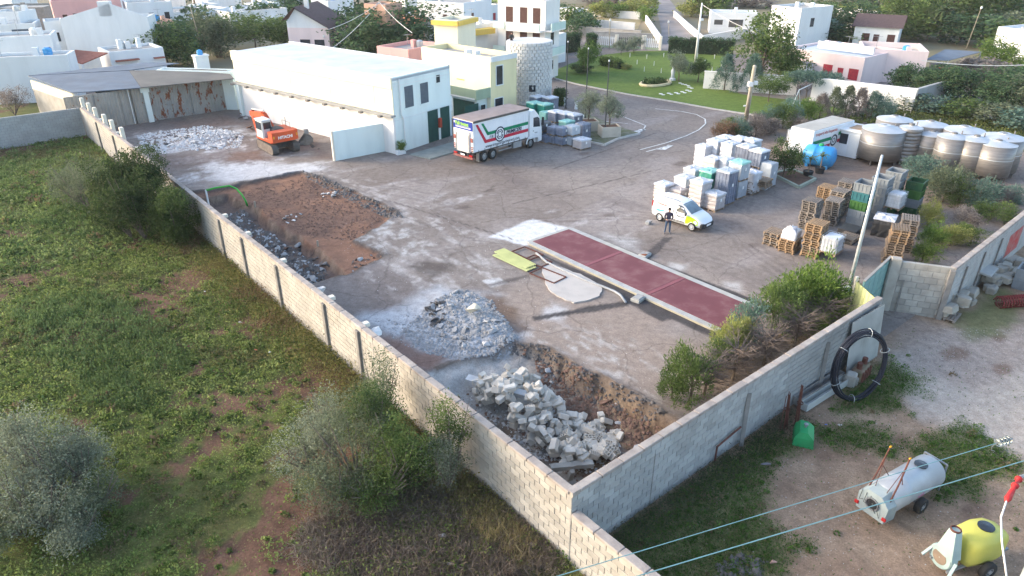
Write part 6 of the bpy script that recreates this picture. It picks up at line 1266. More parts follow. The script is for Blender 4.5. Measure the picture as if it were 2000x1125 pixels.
# light pole with lamps at the gate, concrete pole by the hedge, white lamp post on the lawn
p = g(1648,603); t = thing('lamp_pole', 'tall galvanised steel pole with a floodlight near the lime gate', 'pole', (p.x, p.y, 0), 0); q_ = g(1723,303,8.6); dx = q_.x-p.x; dy = q_.y-p.y
mb = MB(); mb.tube([(0,0,0),(dx*.5,dy*.5,4.3),(dx,dy,8.6)],[.105,.09,.06],10); mb.build('pole', M_GALV, t, True); mb = MB(); mb.bbox(dx*.12-.25,dy*.12-.2,1.35,.4,.3,.25,.03); mb.build('floodlight', M_TRIM, t); mb = MB(); mb.lathe([(.14,1.2),(.16,1.35)],10); mb.build('clamp', M_CHASSIS, t)
p = g(1456,238); q_ = g(1474,129,6.5); t = thing('utility_pole', 'leaning concrete utility pole with white fittings at the end of the drive hedge', 'pole', (p.x, p.y, 0), 0); dx, dy = q_.x-p.x, q_.y-p.y
M_POLE = mat('pole_concrete', (.46,.41,.33), (.38,.34,.28), 2, .9); mb = MB(); mb.tube([(0,0,0),(dx,dy,6.5)],[.24,.17],10); mb.build('shaft', M_POLE, t, True); mb = MB(); mb.bbox(dx*.7-.2,dy*.7-.25,4.6,.5,.4,.45,.05); mb.bbox(dx*.7+.3,dy*.7-.2,4.7,.4,.3,.35,.05); mb.build('junction_box', M_WHITE, t); mb = MB(); mb.bar((dx*.3-.5,dy*.3-.1,2.0),(dx*.3+.1,dy*.3-.1,2.1),.12,.12); mb.build('bracket', M_WHITE, t); UPOLE = (p+Vector((dx,dy,6.3)))
p = g(1358,123); q_ = g(1371,10,8.5); t = thing('lamp_post', 'pale tapered lamp post standing on the lawn by the clipped hedge', 'lamp post', (p.x, p.y, 0), 0); mb = MB(); mb.tube([(0,0,0),(0,0,8.5)],[.22,.10],10); mb.build('shaft', M_TRIM, t, True); mb = MB(); mb.bbox(.2,-.1,6.2,.5,.3,.3,.04); mb.build('meter_box', M_TRIM, t); LPOST = Vector((p.x, p.y, 8.3))
p = g(750,118); t = thing('utility_pole', 'grey concrete utility pole in front of the pine with wires', 'pole', (p.x, p.y, 0), 0); mb = MB(); mb.tube([(0,0,0),(0,0,8.6)],[.2,.13],8); mb.build('shaft', M_POLE, t); mb = MB(); mb.bbox(-.2,0,7.9,.25,.25,.7,.04); mb.build('insulator_box', M_TRIM, t); PPOLE = Vector((p.x, p.y, 8.4))
M_WIRE = mat('pale_cable', (.62,.62,.60), rough=.6)
def wire(name, a, b, sag, r, m, label, n=14):
    a, b = Vector(a), Vector(b); mb = MB(); mb.tube([a+(b-a)*t+Vector((0,0,-sag*4*t*(1-t))) for t in [i/n for i in range(n+1)]], r, 5, 0); return tag(mb.build(name, m), label, 'wire')
wire('overhead_cable', PPOLE, g(640,58,6.5), .4, .04, M_WIRE, 'pale cable from the pine pole to the brown roofed villa'); wire('overhead_cable', PPOLE, g(645,97,4.6), .4, .04, M_WIRE, 'pale cable from the pine pole down to the warehouse roof'); wire('overhead_cable', PPOLE, g(805,64,6.5), .3, .04, M_WIRE, 'pale cable from the pine pole to the white house with yellow balconies')
wire('overhead_cable', LPOST, g(1545,85,5.0), .6, .04, M_WIRE, 'pale cable from the lawn lamp post to the farmhouse'); wire('overhead_cable', g(1800,118,5), g(2020,126,5), .3, .04, M_WIRE, 'pale cable running across the carport towards the photo edge')
# entrance fence
for k, (P, Q, m, l) in enumerate((((1162,70),(1204,72),M_WHITE,'white slatted fence left of the entrance gate'),((1206,72),(1256,74),M_CHASSIS,'dark slatted sliding entrance gate'),((1260,74),(1291,76),M_WHITE,'white slatted fence right of the entrance gate'))):
    a, b = g(*P,1.8), g(*Q,1.8); d = (b-a).to_2d(); t = thing(('picket_fence','entrance_gate','picket_fence')[k], l, ('fence','gate','fence')[k], (a.x, a.y, 0), math.atan2(d.y,d.x)); n = int(d.length/.32)
    sl_ = MB(); sl_.box(0,.16,-.03,.03,.25,1.8); sme = sl_.mesh('slat', m)
    for i in range(n): o = link('slat', sme, t); o.location = (i*d.length/n, 0, 0)
    for z in (.5,1.5): mb = MB(); mb.box(0,d.length,.03,.07,z,z+.08); mb.build('rail', m, t)
    mb = MB(); mb.box(-.05,d.length,-.12,.12,0,.35); mb.build('plinth', M_GREENPAINT, t)
    for x in (0, d.length): mb = MB(); mb.box(x-.2,x+.2,-.2,.2,0,2.2); mb.build('post', M_CREAM, t)
# lawn details: garden bed ring, statue, swing, pegs
p = g(1280,166); t = thing('flower_bed', 'kidney shaped flower bed with a cream rim on the lawn', 'flower bed', (p.x, p.y, .1), PSI); pts = [(2.4*math.cos(R(a)), 1.5*math.sin(R(a))) for a in range(0,360,20)]; mb = MB(); mb.tube([(x,y,.12) for x,y in pts], .22, 6, 0, True); mb.build('rim', M_OCHRE if False else mat('cream_rim', (.66,.55,.33)), t); BEDRING = p
p = g(1313,158); t = thing('garden_statue', 'small white statue on a stone base by the garden olive', 'statue', (p.x, p.y, .1), 0); mb = MB(); mb.lathe([(.45,0),(.4,.25),(.28,.3)],12); mb.build('base', M_WHITE, t); mb = MB(); mb.lathe([(.26,.3),(.22,.7),(.30,1.1),(.24,1.35),(.10,1.45),(.15,1.6),(.12,1.78),(.03,1.85)],14); mb.build('figure', M_WHITE, t, True)
a, b = g(1545,212), g(1583,190); t = thing('swing_frame', 'white A frame garden swing under the pruned pines', 'swing', (a.x, a.y, 0), 0); q_ = b-a
mb = MB(); top0, top1 = Vector((.9,.9,1.9)), Vector((q_.x*1.0,q_.y*.9,1.9)); mb.tube([top0,top1],.06,6); mb.tube([(0,0,0),top0],.05,6); mb.tube([(1.6,1.6,0),top0],.05,6); mb.tube([top1,(top1.x-.6,top1.y-.8,0)],.05,6); mb.tube([top1,(top1.x+.6,top1.y+.8,0)],.05,6); mb.build('frame', M_WHITE, t)
PATH = [(1330,165),(1341,168),(1348,173),(1344,179),(1334,182),(1322,184),(1308,185),(1292,186)]
sp = tag(bpy.data.objects.new('stepping_path', None), kind='structure'); COL.objects.link(sp)
for k, (px, py) in enumerate(PATH):
    for q in range(2):
        p = g(px+q*5-2, py+q*2-1); st = MB(); st.prism([(p.x+.26*math.cos(R(a))*random.uniform(.7,1.1), p.y+.24*math.sin(R(a))*random.uniform(.7,1.1)) for a in range(0,360,60)], .09, .14); st.build('stepping_stone', M_WHITE, sp)
# ------------------------------------------------------------------ rubble and tumbled blocks
def rock_mesh(name, seed, m, flat=1.0):
    rs = random.Random(seed); bm = bmesh.new()
    pts = []
    for k in range(11):
        d = Vector((rs.gauss(0,1), rs.gauss(0,1), rs.gauss(0,1)*flat)).normalized(); pts.append(Vector((d.x, d.y*rs.uniform(.6,1), d.z*flat*rs.uniform(.6,1)))*rs.uniform(.38,.55))
    for p in pts: bm.verts.new(p)
    bmesh.ops.convex_hull(bm, input=bm.verts); bm.normal_update()
    me = bpy.data.meshes.new(name); bm.to_mesh(me); bm.free(); me.materials.append(m); return me
M_CHUNK = mat('broken_concrete', (.42,.42,.42), (.30,.295,.29), 2.5, .95, .5, 14, rnd=.22); M_DARKCHUNK = mat('broken_asphalt', (.085,.075,.07), (.14,.125,.115), 2.2, .95, .5, 12, rnd=.35); M_WHITECHUNK = mat('white_rubble', (.68,.67,.66), (.55,.54,.53), 2.5, .95, .4, 12, rnd=.12); M_SOILCLOD = mat('red_clod', (.20,.12,.09), (.14,.085,.06), 3, .95, .5, rnd=.2)
ROCKS = {k: [rock_mesh('rubble_chunk', s+j*10, m, f) for s in range(5)] for j, (k, m, f) in enumerate((('grey', M_CHUNK, .7), ('dark', M_DARKCHUNK, .55), ('white', M_WHITECHUNK, .7), ('soil', M_SOILCLOD, .8)))}
def zat(v, u, h=None): return float((h or yard_h)(np.array([[v]], float), np.array([[u]], float))[0, 0])
def zats(v, u, h=None): return (h or yard_h)(np.asarray(v, float), np.asarray(u, float))
def inpoly(poly, n, rs):
    xs = [p[0] for p in poly]; ys = [p[1] for p in poly]; out = []
    while len(out) < n:
        q = np.stack([rs.uniform(min(xs), max(xs), 4*n), rs.uniform(min(ys), max(ys), 4*n)], 1); q = q[sdf(poly, q[:,0], q[:,1]) < 0]; out += list(map(tuple, q))
    return out[:n]
def scatter(poly, n, kinds, s0, s1, label, group, sink=.25, seed=1, h=None):
    rs = np.random.default_rng(seed); cv_ = sum(p[0] for p in poly)/len(poly); cu_ = sum(p[1] for p in poly)/len(poly); P_ = inpoly(poly, n, rs); Z = zats([p[0] for p in P_], [p[1] for p in P_], h)
    for (v, u), z in zip(P_, Z):
        kd = kinds[rs.integers(len(kinds))]; s = s0+(s1-s0)*rs.random()**2.2
        o = link('rubble_chunk', ROCKS[kd][rs.integers(5)]); o.location = W(v, u, z+s*.18); o.scale = (s*rs.uniform(.8,1.5), s, s*rs.uniform(.6,1)); o.rotation_euler = (rs.uniform(-.5,.5), rs.uniform(-.5,.5), rs.uniform(0,6.28))
        size = 'large ' if s > s0+(s1-s0)*.45 else ('small ' if s < s0+(s1-s0)*.12 else '')
        side = ('the weighbridge side' if v > cv_ else 'the long wall side') if abs(v-cv_) > abs(u-cu_)*.6 else ('the warehouse side' if u > cu_ else 'the pit side')
        tag(o, size+(label[kd] if isinstance(label, dict) else label)+', '+side, 'rubble', group)
def gravel(name, poly, n, kind, s0, s1, label, seed, h=None, material=None):
    """uncountable small debris as one mesh"""
    rs = np.random.default_rng(seed); P_ = np.array(inpoly(poly, n, rs)); Z = zats(P_[:,0], P_[:,1], h)
    base = np.array([(-.5,-.4,0),(.5,-.45,0),(.45,.4,.05),(-.4,.5,0),(-.2,-.2,.55),(.3,.1,.45)]); fc = np.array([(0,1,4),(1,5,4),(1,2,5),(2,3,5),(3,4,5),(3,0,4)])
    s = s0+(s1-s0)*rs.random(n)**2; a = rs.uniform(0,6.28,n); ca, sa = np.cos(a), np.sin(a); b = base[None]*s[:,None,None]*rs.uniform(.7,1.3,(n,1,3))
    X = O3.x+P_[:,0]*VX+P_[:,1]*UX; Y = O3.y+P_[:,0]*VY+P_[:,1]*UY
    V = np.stack([X[:,None]+b[...,0]*ca[:,None]-b[...,1]*sa[:,None], Y[:,None]+b[...,0]*sa[:,None]+b[...,1]*ca[:,None], Z[:,None]+b[...,2]-.01], -1).reshape(-1,3)
    F = (fc[None]+6*np.arange(n)[:,None,None]).reshape(-1,3)
    return tag(link(name, npmesh(name, V, F, material or {'grey':M_CHUNK,'dark':M_DARKCHUNK,'white':M_WHITECHUNK,'soil':M_SOILCLOD}[kind], nv=3)), label, 'rubble', kind='stuff')
TR_IN = [(.5,43)]+[(p[0]-.5, p[1]) for p in TRENCH_EDGE]+[(2.8,24.8),(.5,25)]
scatter(TR_IN, 60, ['dark','dark','grey','soil'], .22, .75, {'dark':'dark slab of broken asphalt in the wall trench','grey':'grey lump of broken concrete in the wall trench','soil':'red clod of earth in the wall trench'}, 'rubble in the trench', seed=3)
scatter([(2.2,24.8),(5.2,25.2),(5.0,33),(2.4,33)], 24, ['grey','grey','dark'], .3, .8, {'grey':'grey broken slab heaped at the near trench end','dark':'dark broken slab heaped at the near trench end'}, 'rubble at the trench end', seed=4)
scatter(P2((665,505),(735,490),(745,503),(690,532)), 14, ['grey','dark','soil'], .2, .6, {'grey':'grey chunk on the ramp beside the trench end','dark':'dark chunk on the ramp beside the trench end','soil':'red clod on the ramp beside the trench end'}, 'rubble on the ramp', seed=5)
gravel('trench_rubble', TR_IN, 3200, 'dark', .06, .3, 'small dark debris covering the trench floor', 6); gravel('trench_rubble', TR_IN, 800, 'grey', .06, .28, 'small grey debris mixed into the trench floor', 7)
MPOLY = P2((835,600),(880,570),(940,585),(985,640),(1005,665),(960,690),(890,690),(850,660))
scatter(MPOLY, 70, ['grey'], .15, .6, 'grey blue lump of broken concrete on the rubble mound', 'lumps on the rubble mound', seed=8); scatter(P2((830,600),(865,595),(870,640),(845,640)), 16, ['dark'], .3, .7, 'dark broken slab in the hollow of the rubble mound', 'dark slabs in the mound hollow', seed=9)
gravel('mound_rubble', P2((780,650),(850,590),(900,565),(960,585),(1010,660),(990,690),(900,705),(830,690)), 4200, 'grey', .04, .2, 'small grey debris spread over the rubble mound', 10); gravel('dust_pebbles', P2((720,630),(840,600),(900,700),(800,680)), 700, 'grey', .03, .12, 'small grey stones on the dusty ground by the wall', 11)
p = g(921,600,.7); o = link('limestone_boulder', rock_mesh('limestone_boulder', 77, mat('cream_stone', (.66,.60,.46), (.55,.49,.38), 2, .9, .5), .8)); o.location = p; o.scale = (1.0,.8,.9); tag(o, 'cream boulder on top of the grey rubble mound', 'boulder')
p = g(950,678,.0); o = link('pale_boulder', rock_mesh('pale_boulder', 78, M_WHITECHUNK, .8)); o.location = (p.x,p.y,.15); o.scale = (.6,.5,.6); tag(o, 'pale lump at the foot of the rubble mound', 'boulder')
FPOLY = P2((345,262),(400,252),(465,262),(465,282),(420,290),(360,285))
scatter(FPOLY, 30, ['white'], .25, .8, 'white lump of broken masonry in the far pale heap', 'lumps in the far pale heap', seed=12); scatter(P2((270,270),(345,260),(350,285),(290,292)), 14, ['white','dark'], .3, .8, {'white':'white flat piece left of the far pale heap','dark':'dark flat piece left of the far pale heap'}, 'flat pieces by the far heap', seed=13)
gravel('far_rubble', P2((265,265),(400,245),(475,262),(470,288),(380,295),(280,295)), 1500, 'white', .08, .3, 'small pale debris round the far heap', 14)
scatter(P2((455,220),(520,240),(640,300),(650,312),(560,270),(490,255)), 22, ['dark','soil','grey'], .25, .8, {'dark':'dark broken plate along the foot of the warehouse wall','soil':'red clod along the foot of the warehouse wall','grey':'grey broken plate along the foot of the warehouse wall'}, 'rubble along the warehouse', seed=15)
scatter(P2((625,375),(655,372),(655,386),(625,388)), 9, ['grey'], .25, .7, 'grey lump in the small heap on the red soil', 'small heap on the soil', seed=16); scatter(P2((545,410),(590,408),(590,432),(550,432)), 8, ['grey','white'], .2, .45, {'grey':'small grey lump on the red soil by the trench edge','white':'small white lump on the red soil by the trench edge'}, 'lumps by the trench edge', seed=17)
gravel('soil_clods', P2((470,370),(590,342),(760,415),(690,465),(600,460),(520,415)), 2600, 'soil', .04, .16, 'loose red clods over the excavated soil', 18)
_edge = P2((590,333),(650,355),(720,386),(778,413),(785,425),(765,425),(700,396),(600,345))
gravel('asphalt_crumbs', _edge, 500, 'dark', .08, .28, 'dark crumbs of asphalt along the cut edge', 19)
gravel('yard_crumbs', P2((640,420),(900,430),(1050,560),(1320,700),(1290,790),(1000,650),(700,560)), 1300, 'white', .015, .05, 'pale crumbs scattered over the yard surface', 20)
# concrete pieces capping the wall beside the yard
for (px, py, l) in ((622,563,'pale broken cap stone on the inner side of the long wall'),(722,645,'white broken cap stone on the inner side of the long wall near the mound')):
    p = g(px, py, 2.7); o = link('cap_stone', rock_mesh('cap_stone', px, M_WHITECHUNK, .7)); v, u = VU(px, py, 2.7); o.location = W(.5, u, 2.55); o.scale = (.8,.9,.8); tag(o, l, 'stone')
# tumbled building blocks in the corner pit
M_TBLOCK = mat('tumbled_block', (.66,.61,.53), (.54,.49,.42), 1.8, .92, .5, 16, rnd=.14, dirt=.3, dscale=1.5, dcol=(.36,.33,.30))
def solid_block(l, t, h, seed):
    rs = random.Random(seed); mb = MB(); mb.bbox(0,0,0,l,t,h,.025); mb.v = [(x+rs.uniform(-.012,.012), y+rs.uniform(-.012,.012), z+rs.uniform(-.012,.012)) for x,y,z in mb.v]; return mb.mesh('building_block', M_TBLOCK)
def hollow_block(l, t, h, nx, ny, wl=.03):
    mb = MB(); xs = [-l/2+(l-wl)*k/nx for k in range(nx+1)]; ys = [-t/2+(t-wl)*k/ny for k in range(ny+1)]
    for x in xs: mb.box(x, x+wl, -t/2, t/2, -h/2, h/2)
    for j, y in enumerate(ys):
        for k in range(nx): mb.box(xs[k]+wl, xs[k+1], y, y+wl, -h/2+.002, h/2-.002)
    return mb.mesh('hollow_block', M_TBLOCK)
SB = [solid_block(.52,.26,.25,1), solid_block(.50,.25,.22,2), solid_block(.36,.26,.25,3), solid_block(.48,.30,.20,4)]; HB = [hollow_block(.5,.25,.25,3,2), hollow_block(.5,.3,.2,4,3)]
HEAP = [VU(px, py, z) for px, py, z in ((915,770,-.7),(990,745,-.6),(1035,722,-.1),(1075,745,-.2),(1100,790,-.6),(1170,805,-1.0),(1215,845,-1.0),(1205,880,-1.0),(1150,905,-1.0),(1085,905,-1.0),(1020,860,-1.0),(960,810,-1.0))]
rs = np.random.default_rng(21); placed = []
for k in range(300):
    v, u = inpoly(HEAP, 1, rs)[0]; z = float(yard_h(np.array([[v]]), np.array([[u]]))[0,0]); z += float(block_heap(np.array([v]), np.array([u]))[0])*(.35+.65*rs.random())
    placed.append((v, u, z))
pos_words = [('at the top of','upper'),('on the middle of','middle'),('at the foot of','lower')]
for k, (v, u, z) in enumerate(placed):
    right = v-4 > (u-6)*.6 and u < 6
    hol = rs.random() < (.30 if right else .04)
    o = link('hollow_block' if hol else 'building_block', HB[rs.integers(2)] if hol else SB[rs.integers(4)]); o.location = W(v, u, z+.12); o.rotation_euler = (rs.normal(0,.38), rs.normal(0,.38), rs.uniform(0,6.28))
    if rs.random() < .12: o.rotation_euler[0] += 1.4
    s = rs.uniform(.9,1.12); o.scale = (s*rs.uniform(.8,1.1), s, s)
    band = 'upper' if z > -.75 else ('middle' if z > -1.25 else 'lower')
    tl = max(abs(o.rotation_euler[0]), abs(o.rotation_euler[1])); pose = 'upended' if tl > 1 else ('steeply tilted' if tl > .5 else ('tilted' if tl > .22 else 'flat lying'))
    side = 'beside the white beam' if u > 8 else ('by the earth bank' if v > 5 else ('by the long wall' if v < 2.4 else ('by the corner' if u < 3.4 else 'mid heap')))
    tag(o, f"{pose} {'short ' if o.data == SB[2] else ''}{'hollow grey' if hol else 'pale solid'} block, {band} heap, {side}", 'block', f"{'hollow' if hol else 'solid'} blocks in the tumbled heap")
RIM = P2((1001,668),(1067,678),(1131,718),(1213,756),(1290,795),(1300,812),(1275,806),(1205,768),(1120,732),(1060,692),(1000,684))
scatter(RIM, 20, ['dark','soil'], .2, .5, {'dark':'dark broken crust along the rim of the corner pit','soil':'brown clod along the rim of the corner pit'}, 'crust on the pit rim', seed=31)
BANK = [(7.2,2.5),(8.4,2.8),(8.3,8.2),(7.6,10.6),(6.8,8.5)]
scatter(BANK, 14, ['soil','grey'], .15, .45, {'soil':'brown clod on the earth bank of the corner pit','grey':'grey stone in the earth bank of the corner pit'}, 'stones on the pit bank', seed=32); gravel('bank_stones', BANK, 1500, 'soil', .04, .2, 'small clods and stones on the earth bank of the pit', 33); gravel('rim_crumbs', RIM, 600, 'dark', .05, .2, 'dark crumbs along the pit rim', 34)
gravel('heap_debris', HEAP, 1200, 'white', .04, .16, 'small broken masonry between the tumbled blocks', 22); gravel('pit_gravel', [(1,.6),(7.5,.8),(8.2,3),(7.2,7),(4,10.5),(1,11)], 2500, 'soil', .03, .14, 'loose earth and stones over the pit floor', 23)
def beam(name, A, B, w_, h_, label, seed):
    a, b = Vector(A), Vector(B); n = 10; rs_ = random.Random(seed); d = (b-a); t = d.normalized(); x = t.cross(Vector((0,0,1))).normalized(); y = x.cross(t); vs = []
    for i in range(n+1):
        p = a+d*i/n
        for sx, sy in ((-1,-1),(1,-1),(1,1),(-1,1)): vs.append(p+x*(sx*w_/2+rs_.uniform(-.02,.02))+y*(sy*h_/2+rs_.uniform(-.02,.02)))
    mb = MB(); mb.add(vs, [(i*4+k, i*4+(k+1)%4, i*4+4+(k+1)%4, i*4+4+k) for i in range(n) for k in range(4)]+[(3,2,1,0),(n*4,n*4+1,n*4+2,n*4+3)]); return tag(mb.build(name, M_WHITECHUNK if seed == 1 else M_WORNBLK), label, 'beam')
beam('concrete_beam', g(912,741,-.15), g(1042,778,-.35), .42, .32, 'long white concrete beam lying across the top of the tumbled blocks', 1); beam('timber_beam', g(1075,914,-.9), g(1158,905,-.9), .28, .2, 'grey weathered beam lying at the foot of the tumbled blocks', 2); beam('concrete_post', g(1112,935,-1.0), g(1118,920,-.4), .2, .2, 'short grey post end in the inner corner of the walls', 3)

# ------------------------------------------------------------------ person
def skin_body(name, joints, edges, mats_, parent, pick):
    me = bpy.data.meshes.new(name); me.from_pydata([j[:3] for j in joints], edges, []); o = bpy.data.objects.new(name, me); COL.objects.link(o)
    md = o.modifiers.new('skin', 'SKIN'); 
    for i, j in enumerate(joints): me.skin_vertices[0].data[i].radius = j[3] if isinstance(j[3], tuple) else (j[3], j[3])
    me.skin_vertices[0].data[0].use_root = True
    sb = o.modifiers.new('sub', 'SUBSURF'); sb.levels = 2; sb.render_levels = 2
    ev = o.evaluated_get(bpy.context.evaluated_depsgraph_get()); nm = bpy.data.meshes.new_from_object(ev); bpy.data.objects.remove(o)
    nm.materials.clear()
    for m in mats_: nm.materials.append(m)
    for p in nm.polygons: p.material_index = pick(p.center); p.use_smooth = True
    return link(name, nm, parent)
p = g(1303,455.5); to_cam = math.atan2(-p.y, -p.x)
pe = thing('person', 'man in a dark jacket and blue jeans looking down beside the van', 'person', (p.x, p.y, 0), to_cam+.1)
J = [(0,0,.95,(.15,.11)), (0,0,1.15,(.15,.11)), (.01,0,1.36,(.18,.12)), (.02,0,1.50,(.07,.07)), (.05,0,1.57,(.055,.055)), (.09,0,1.67,(.088,.10)), (.10,0,1.76,(.075,.09)),
     (0,.20,1.42,.075), (.02,.27,1.15,.058), (.22,.17,1.07,.045), (.30,.11,1.08,.035), (0,-.20,1.42,.075), (.02,-.27,1.15,.058), (.22,-.17,1.07,.045), (.30,-.11,1.08,.035),
     (0,.10,.88,.10), (.03,.13,.50,.072), (0,.15,.10,.052), (.12,.17,.05,.045), (.20,.18,.04,.035), (0,-.10,.88,.10), (.02,-.14,.50,.072), (0,-.17,.10,.052), (.12,-.20,.05,.045), (.20,-.21,.04,.035)]
E_ = [(0,1),(1,2),(2,3),(3,4),(4,5),(5,6),(2,7),(7,8),(8,9),(9,10),(2,11),(11,12),(12,13),(13,14),(0,15),(15,16),(16,17),(17,18),(18,19),(0,20),(20,21),(21,22),(22,23),(23,24)]
M_SKIN = mat('skin', (.45,.27,.20), rough=.6); M_JACKET = mat('navy_jacket', (.045,.04,.065), (.035,.03,.05), 5, .8); M_JEANS = mat('blue_jeans', (.065,.10,.16), (.05,.08,.13), 5, .85); M_SHOE = mat('grey_shoe', (.16,.15,.15)); M_HAIR = mat('dark_hair', (.018,.014,.012))
def pick(c):
    if c.z > 1.555: return 0
    if c.x > .23 and c.z > .95: return 0
    if c.z > .93: return 1
    return 2 if c.z > .10 else 3
skin_body('body', J, E_, [M_SKIN, M_JACKET, M_JEANS, M_SHOE], pe, pick)
mb = MB(); mb.lathe([(.02,1.80),(.07,1.79),(.10,1.74),(.105,1.69),(.095,1.66)],14,0,Matrix.Translation((.055,0,.04))); mb.build('hair', M_HAIR, pe, True)
mb = MB(); mb.lathe([(.165,.88),(.175,.95),(.155,1.0)],16,0,None,False); mb.build('jacket_hem', M_JACKET, pe, True)
mb = MB()
for s in (-1,1):
    for k in range(4): mb.tube([(.31,s*(.12-.02*k),1.09),(.35,s*(.10-.02*k),1.085),(.365,s*(.08-.018*k),1.06)],[.010,.009,.008],5)
    mb.tube([(.29,s*.08,1.10),(.32,s*.05,1.11),(.34,s*.035,1.105)],[.011,.010,.008],5)
mb.build('fingers', M_SKIN, pe)
mb = MB(); mb.bbox(0,0,0,.10,.16,.012,.004); o = mb.build('phone', M_WHITETEXT); o.location = p+Vector((math.cos(to_cam+.1)*.33, math.sin(to_cam+.1)*.33, 1.10)); o.rotation_euler = (0,-.5,to_cam+.1); tag(o, 'pale phone held in the hands of the standing man', 'phone')
# small figure on the office roof edge
p = g(999,95,6.0); pr_ = thing('person', 'distant person in dark clothes standing beyond the office roof by the tower', 'person', (p.x, p.y, 6.02), math.atan2(-p.y,-p.x)); skin_body('body', J, E_, [M_SKIN, M_BLACK, M_BLACK, M_SHOE], pr_, pick)
mb = MB(); mb.lathe([(.02,1.80),(.07,1.79),(.10,1.74),(.105,1.69),(.095,1.66)],14,0,Matrix.Translation((.055,0,.04))); mb.build('hair', M_HAIR, pr_, True)

# ------------------------------------------------------------------ dirt lot: coil, sheets, sprayers
def LZ(px, py, z=0): v, u = VU(px, py, z); return v, u
cv, cu = VU(1676,710,1.15); wcoil = 2.0
co = thing('pipe_coil', 'big coil of black plastic pipe leaning upright against the lot wall', 'coil', g(1672,782,0), PSI-R(26))
M_COIL = mat('black_hdpe', (.016,.018,.028), (.022,.025,.036), 3, .5, spec=.25)
n = 44; RC = 1.52; tilt = .22; loops = []
for k in range(10):
    rr = RC+random.uniform(-.15,.13); off_ = random.uniform(-.14,.14); dz = random.uniform(-.02,.02); ph = random.uniform(0,6.28); pts = []
    for i in range(n):
        a = 2*math.pi*i/n; r2 = rr+.03*math.sin(3*a+ph); x = r2*.80*math.cos(a); zc = r2*math.sin(a); yy = off_+.03*math.sin(2*a+ph)
        pts.append((x+.08*zc, yy*math.cos(tilt)+(zc+RC)*math.sin(tilt)*.8, (zc+RC)*math.cos(tilt)+.12+dz-yy*math.sin(tilt)))
    mb = MB(); mb.tube(pts, .034, 7, 0, True); mb.build('pipe_turn', M_COIL, co, True)
for k in range(6):
    a = k*1.05+.4; x = RC*.80*math.cos(a); zc = RC*math.sin(a); c = Vector((x+.08*zc, (zc+RC)*math.sin(tilt)*.8, (zc+RC)*math.cos(tilt)+.12)); rad = Vector((math.cos(a),.25*math.sin(a),math.sin(a))); ax_ = Vector((0,1,-.25)).normalized(); mb = MB(); mb.tube([c+rad*.19*math.cos(t)+ax_*.19*math.sin(t) for t in [2*math.pi*i/12 for i in range(12)]], .012, 5, 0, True); mb.build('binding_wire', M_GALV, co)
# ribbed pale sheets against the wall end
sv = 18.2; rsx = thing('ribbed_sheet', 'pale ribbed roofing sheet leaning on the end of the lot wall behind the coil', 'sheet', W(sv-1.0, -.42, 0), PSI); M_RIBBED = mat('weathered_sheet', (.46,.47,.45), (.38,.39,.37), 1.2, .8, dirt=.3)
for k in range(3):
    vs = []; fs = []; nn = 10
    for i in range(nn+1): x = k*.95+.93*i/nn; d_ = -.11 if i % 2 else .0; vs += [(x, d_-.02*k, .05), (x+.08, d_+.30-.02*k, 2.75)]
    for i in range(nn): fs.append((2*i, 2*i+2, 2*i+3, 2*i+1))
    mb = MB(); mb.add(vs, fs); mb.build('sheet', M_RIBBED, rsx)
for (x, z, hh, l, nm, m) in ((16.75,0,.62,'pale stone block standing inside the black coil','stone_block',M_WORNBLK),(17.05,0,.35,'small pale stone beside the block inside the coil','stone_block',M_WORNBLK)):
    mb = MB(); mb.bbox(0,0,hh/2,.5,.45,hh,.06); o = mb.build(nm, m); o.location = W(x, -.85, 0); o.rotation_euler = (0,0,PSI+.3); tag(o, l, 'stone')
oc = thing('rusty_engine', 'rusty mossy metal block lying behind the black coil', 'scrap', W(17.6,-.85,0), PSI+.1); mb = MB(); mb.bbox(0,0,.35,1.1,.5,.6,.08); mb.build('body', mat('mossy_rust', (.20,.14,.10), (.14,.13,.08), 4, .9, .6), oc)
for k in range(4): mb = MB(); mb.bbox(-.42+.28*k,-.28,.35,.12,.1,.5,.02); mb.build('rib', M_RUSTFRAME, oc)
for k in range(2): mb = MB(); mb.lathe([(.12,0),(.12,.3)],10,0,Matrix.Translation((-.3+.6*k,0,.65))); mb.build('cylinder_head', M_RUSTFRAME, oc)
# metal troughs along the wall foot
tA, tB = VU(1562,800), VU(1652,748)
for k, (du, dz, l) in enumerate(((-.12,.0,'front pale metal trough lying along the wall foot'),(.22,.10,'rear grey metal trough resting against the wall foot'))):
    t = thing('metal_trough', l, 'trough', W(tA[0], min(-.3, tA[1])+du*1.0, 0), PSI+math.atan2(tB[1]-tA[1], tB[0]-tA[0])*.6); d = math.hypot(tB[0]-tA[0], tB[1]-tA[1]); mb = MB()
    mb.box(0,d,-.18,-.15,.05+dz,.40+dz); mb.box(0,d,.15,.18,.05+dz,.40+dz); mb.box(0,d,-.15,.15,.05+dz,.08+dz); mb.box(0,.03,-.15,.15,.08+dz,.40+dz); mb.box(d-.03,d,-.15,.15,.08+dz,.40+dz); mb.build('channel', M_RIBBED if k == 0 else M_PIER, t)
    for x in (.2, d-.2): mb = MB(); mb.box(x-.06,x+.06,-.16,.16,0,.06+dz); mb.build('foot', M_PIER, t)
for (A, B, l) in (((1587,757),(1610,682),'grey plank leaning on the lot wall beside the coil'),((1441,868),(1461,797),'grey plank leaning on the lot wall near the steel rail')):
    a, b = VU(*A), VU(*B, 2.2); mb = MB(); mb.bar(W(a[0], -.22, 0), W(a[0]+.25, -.04, 2.35), .16, .05); tag(mb.build('plank', M_PIER), l, 'plank')
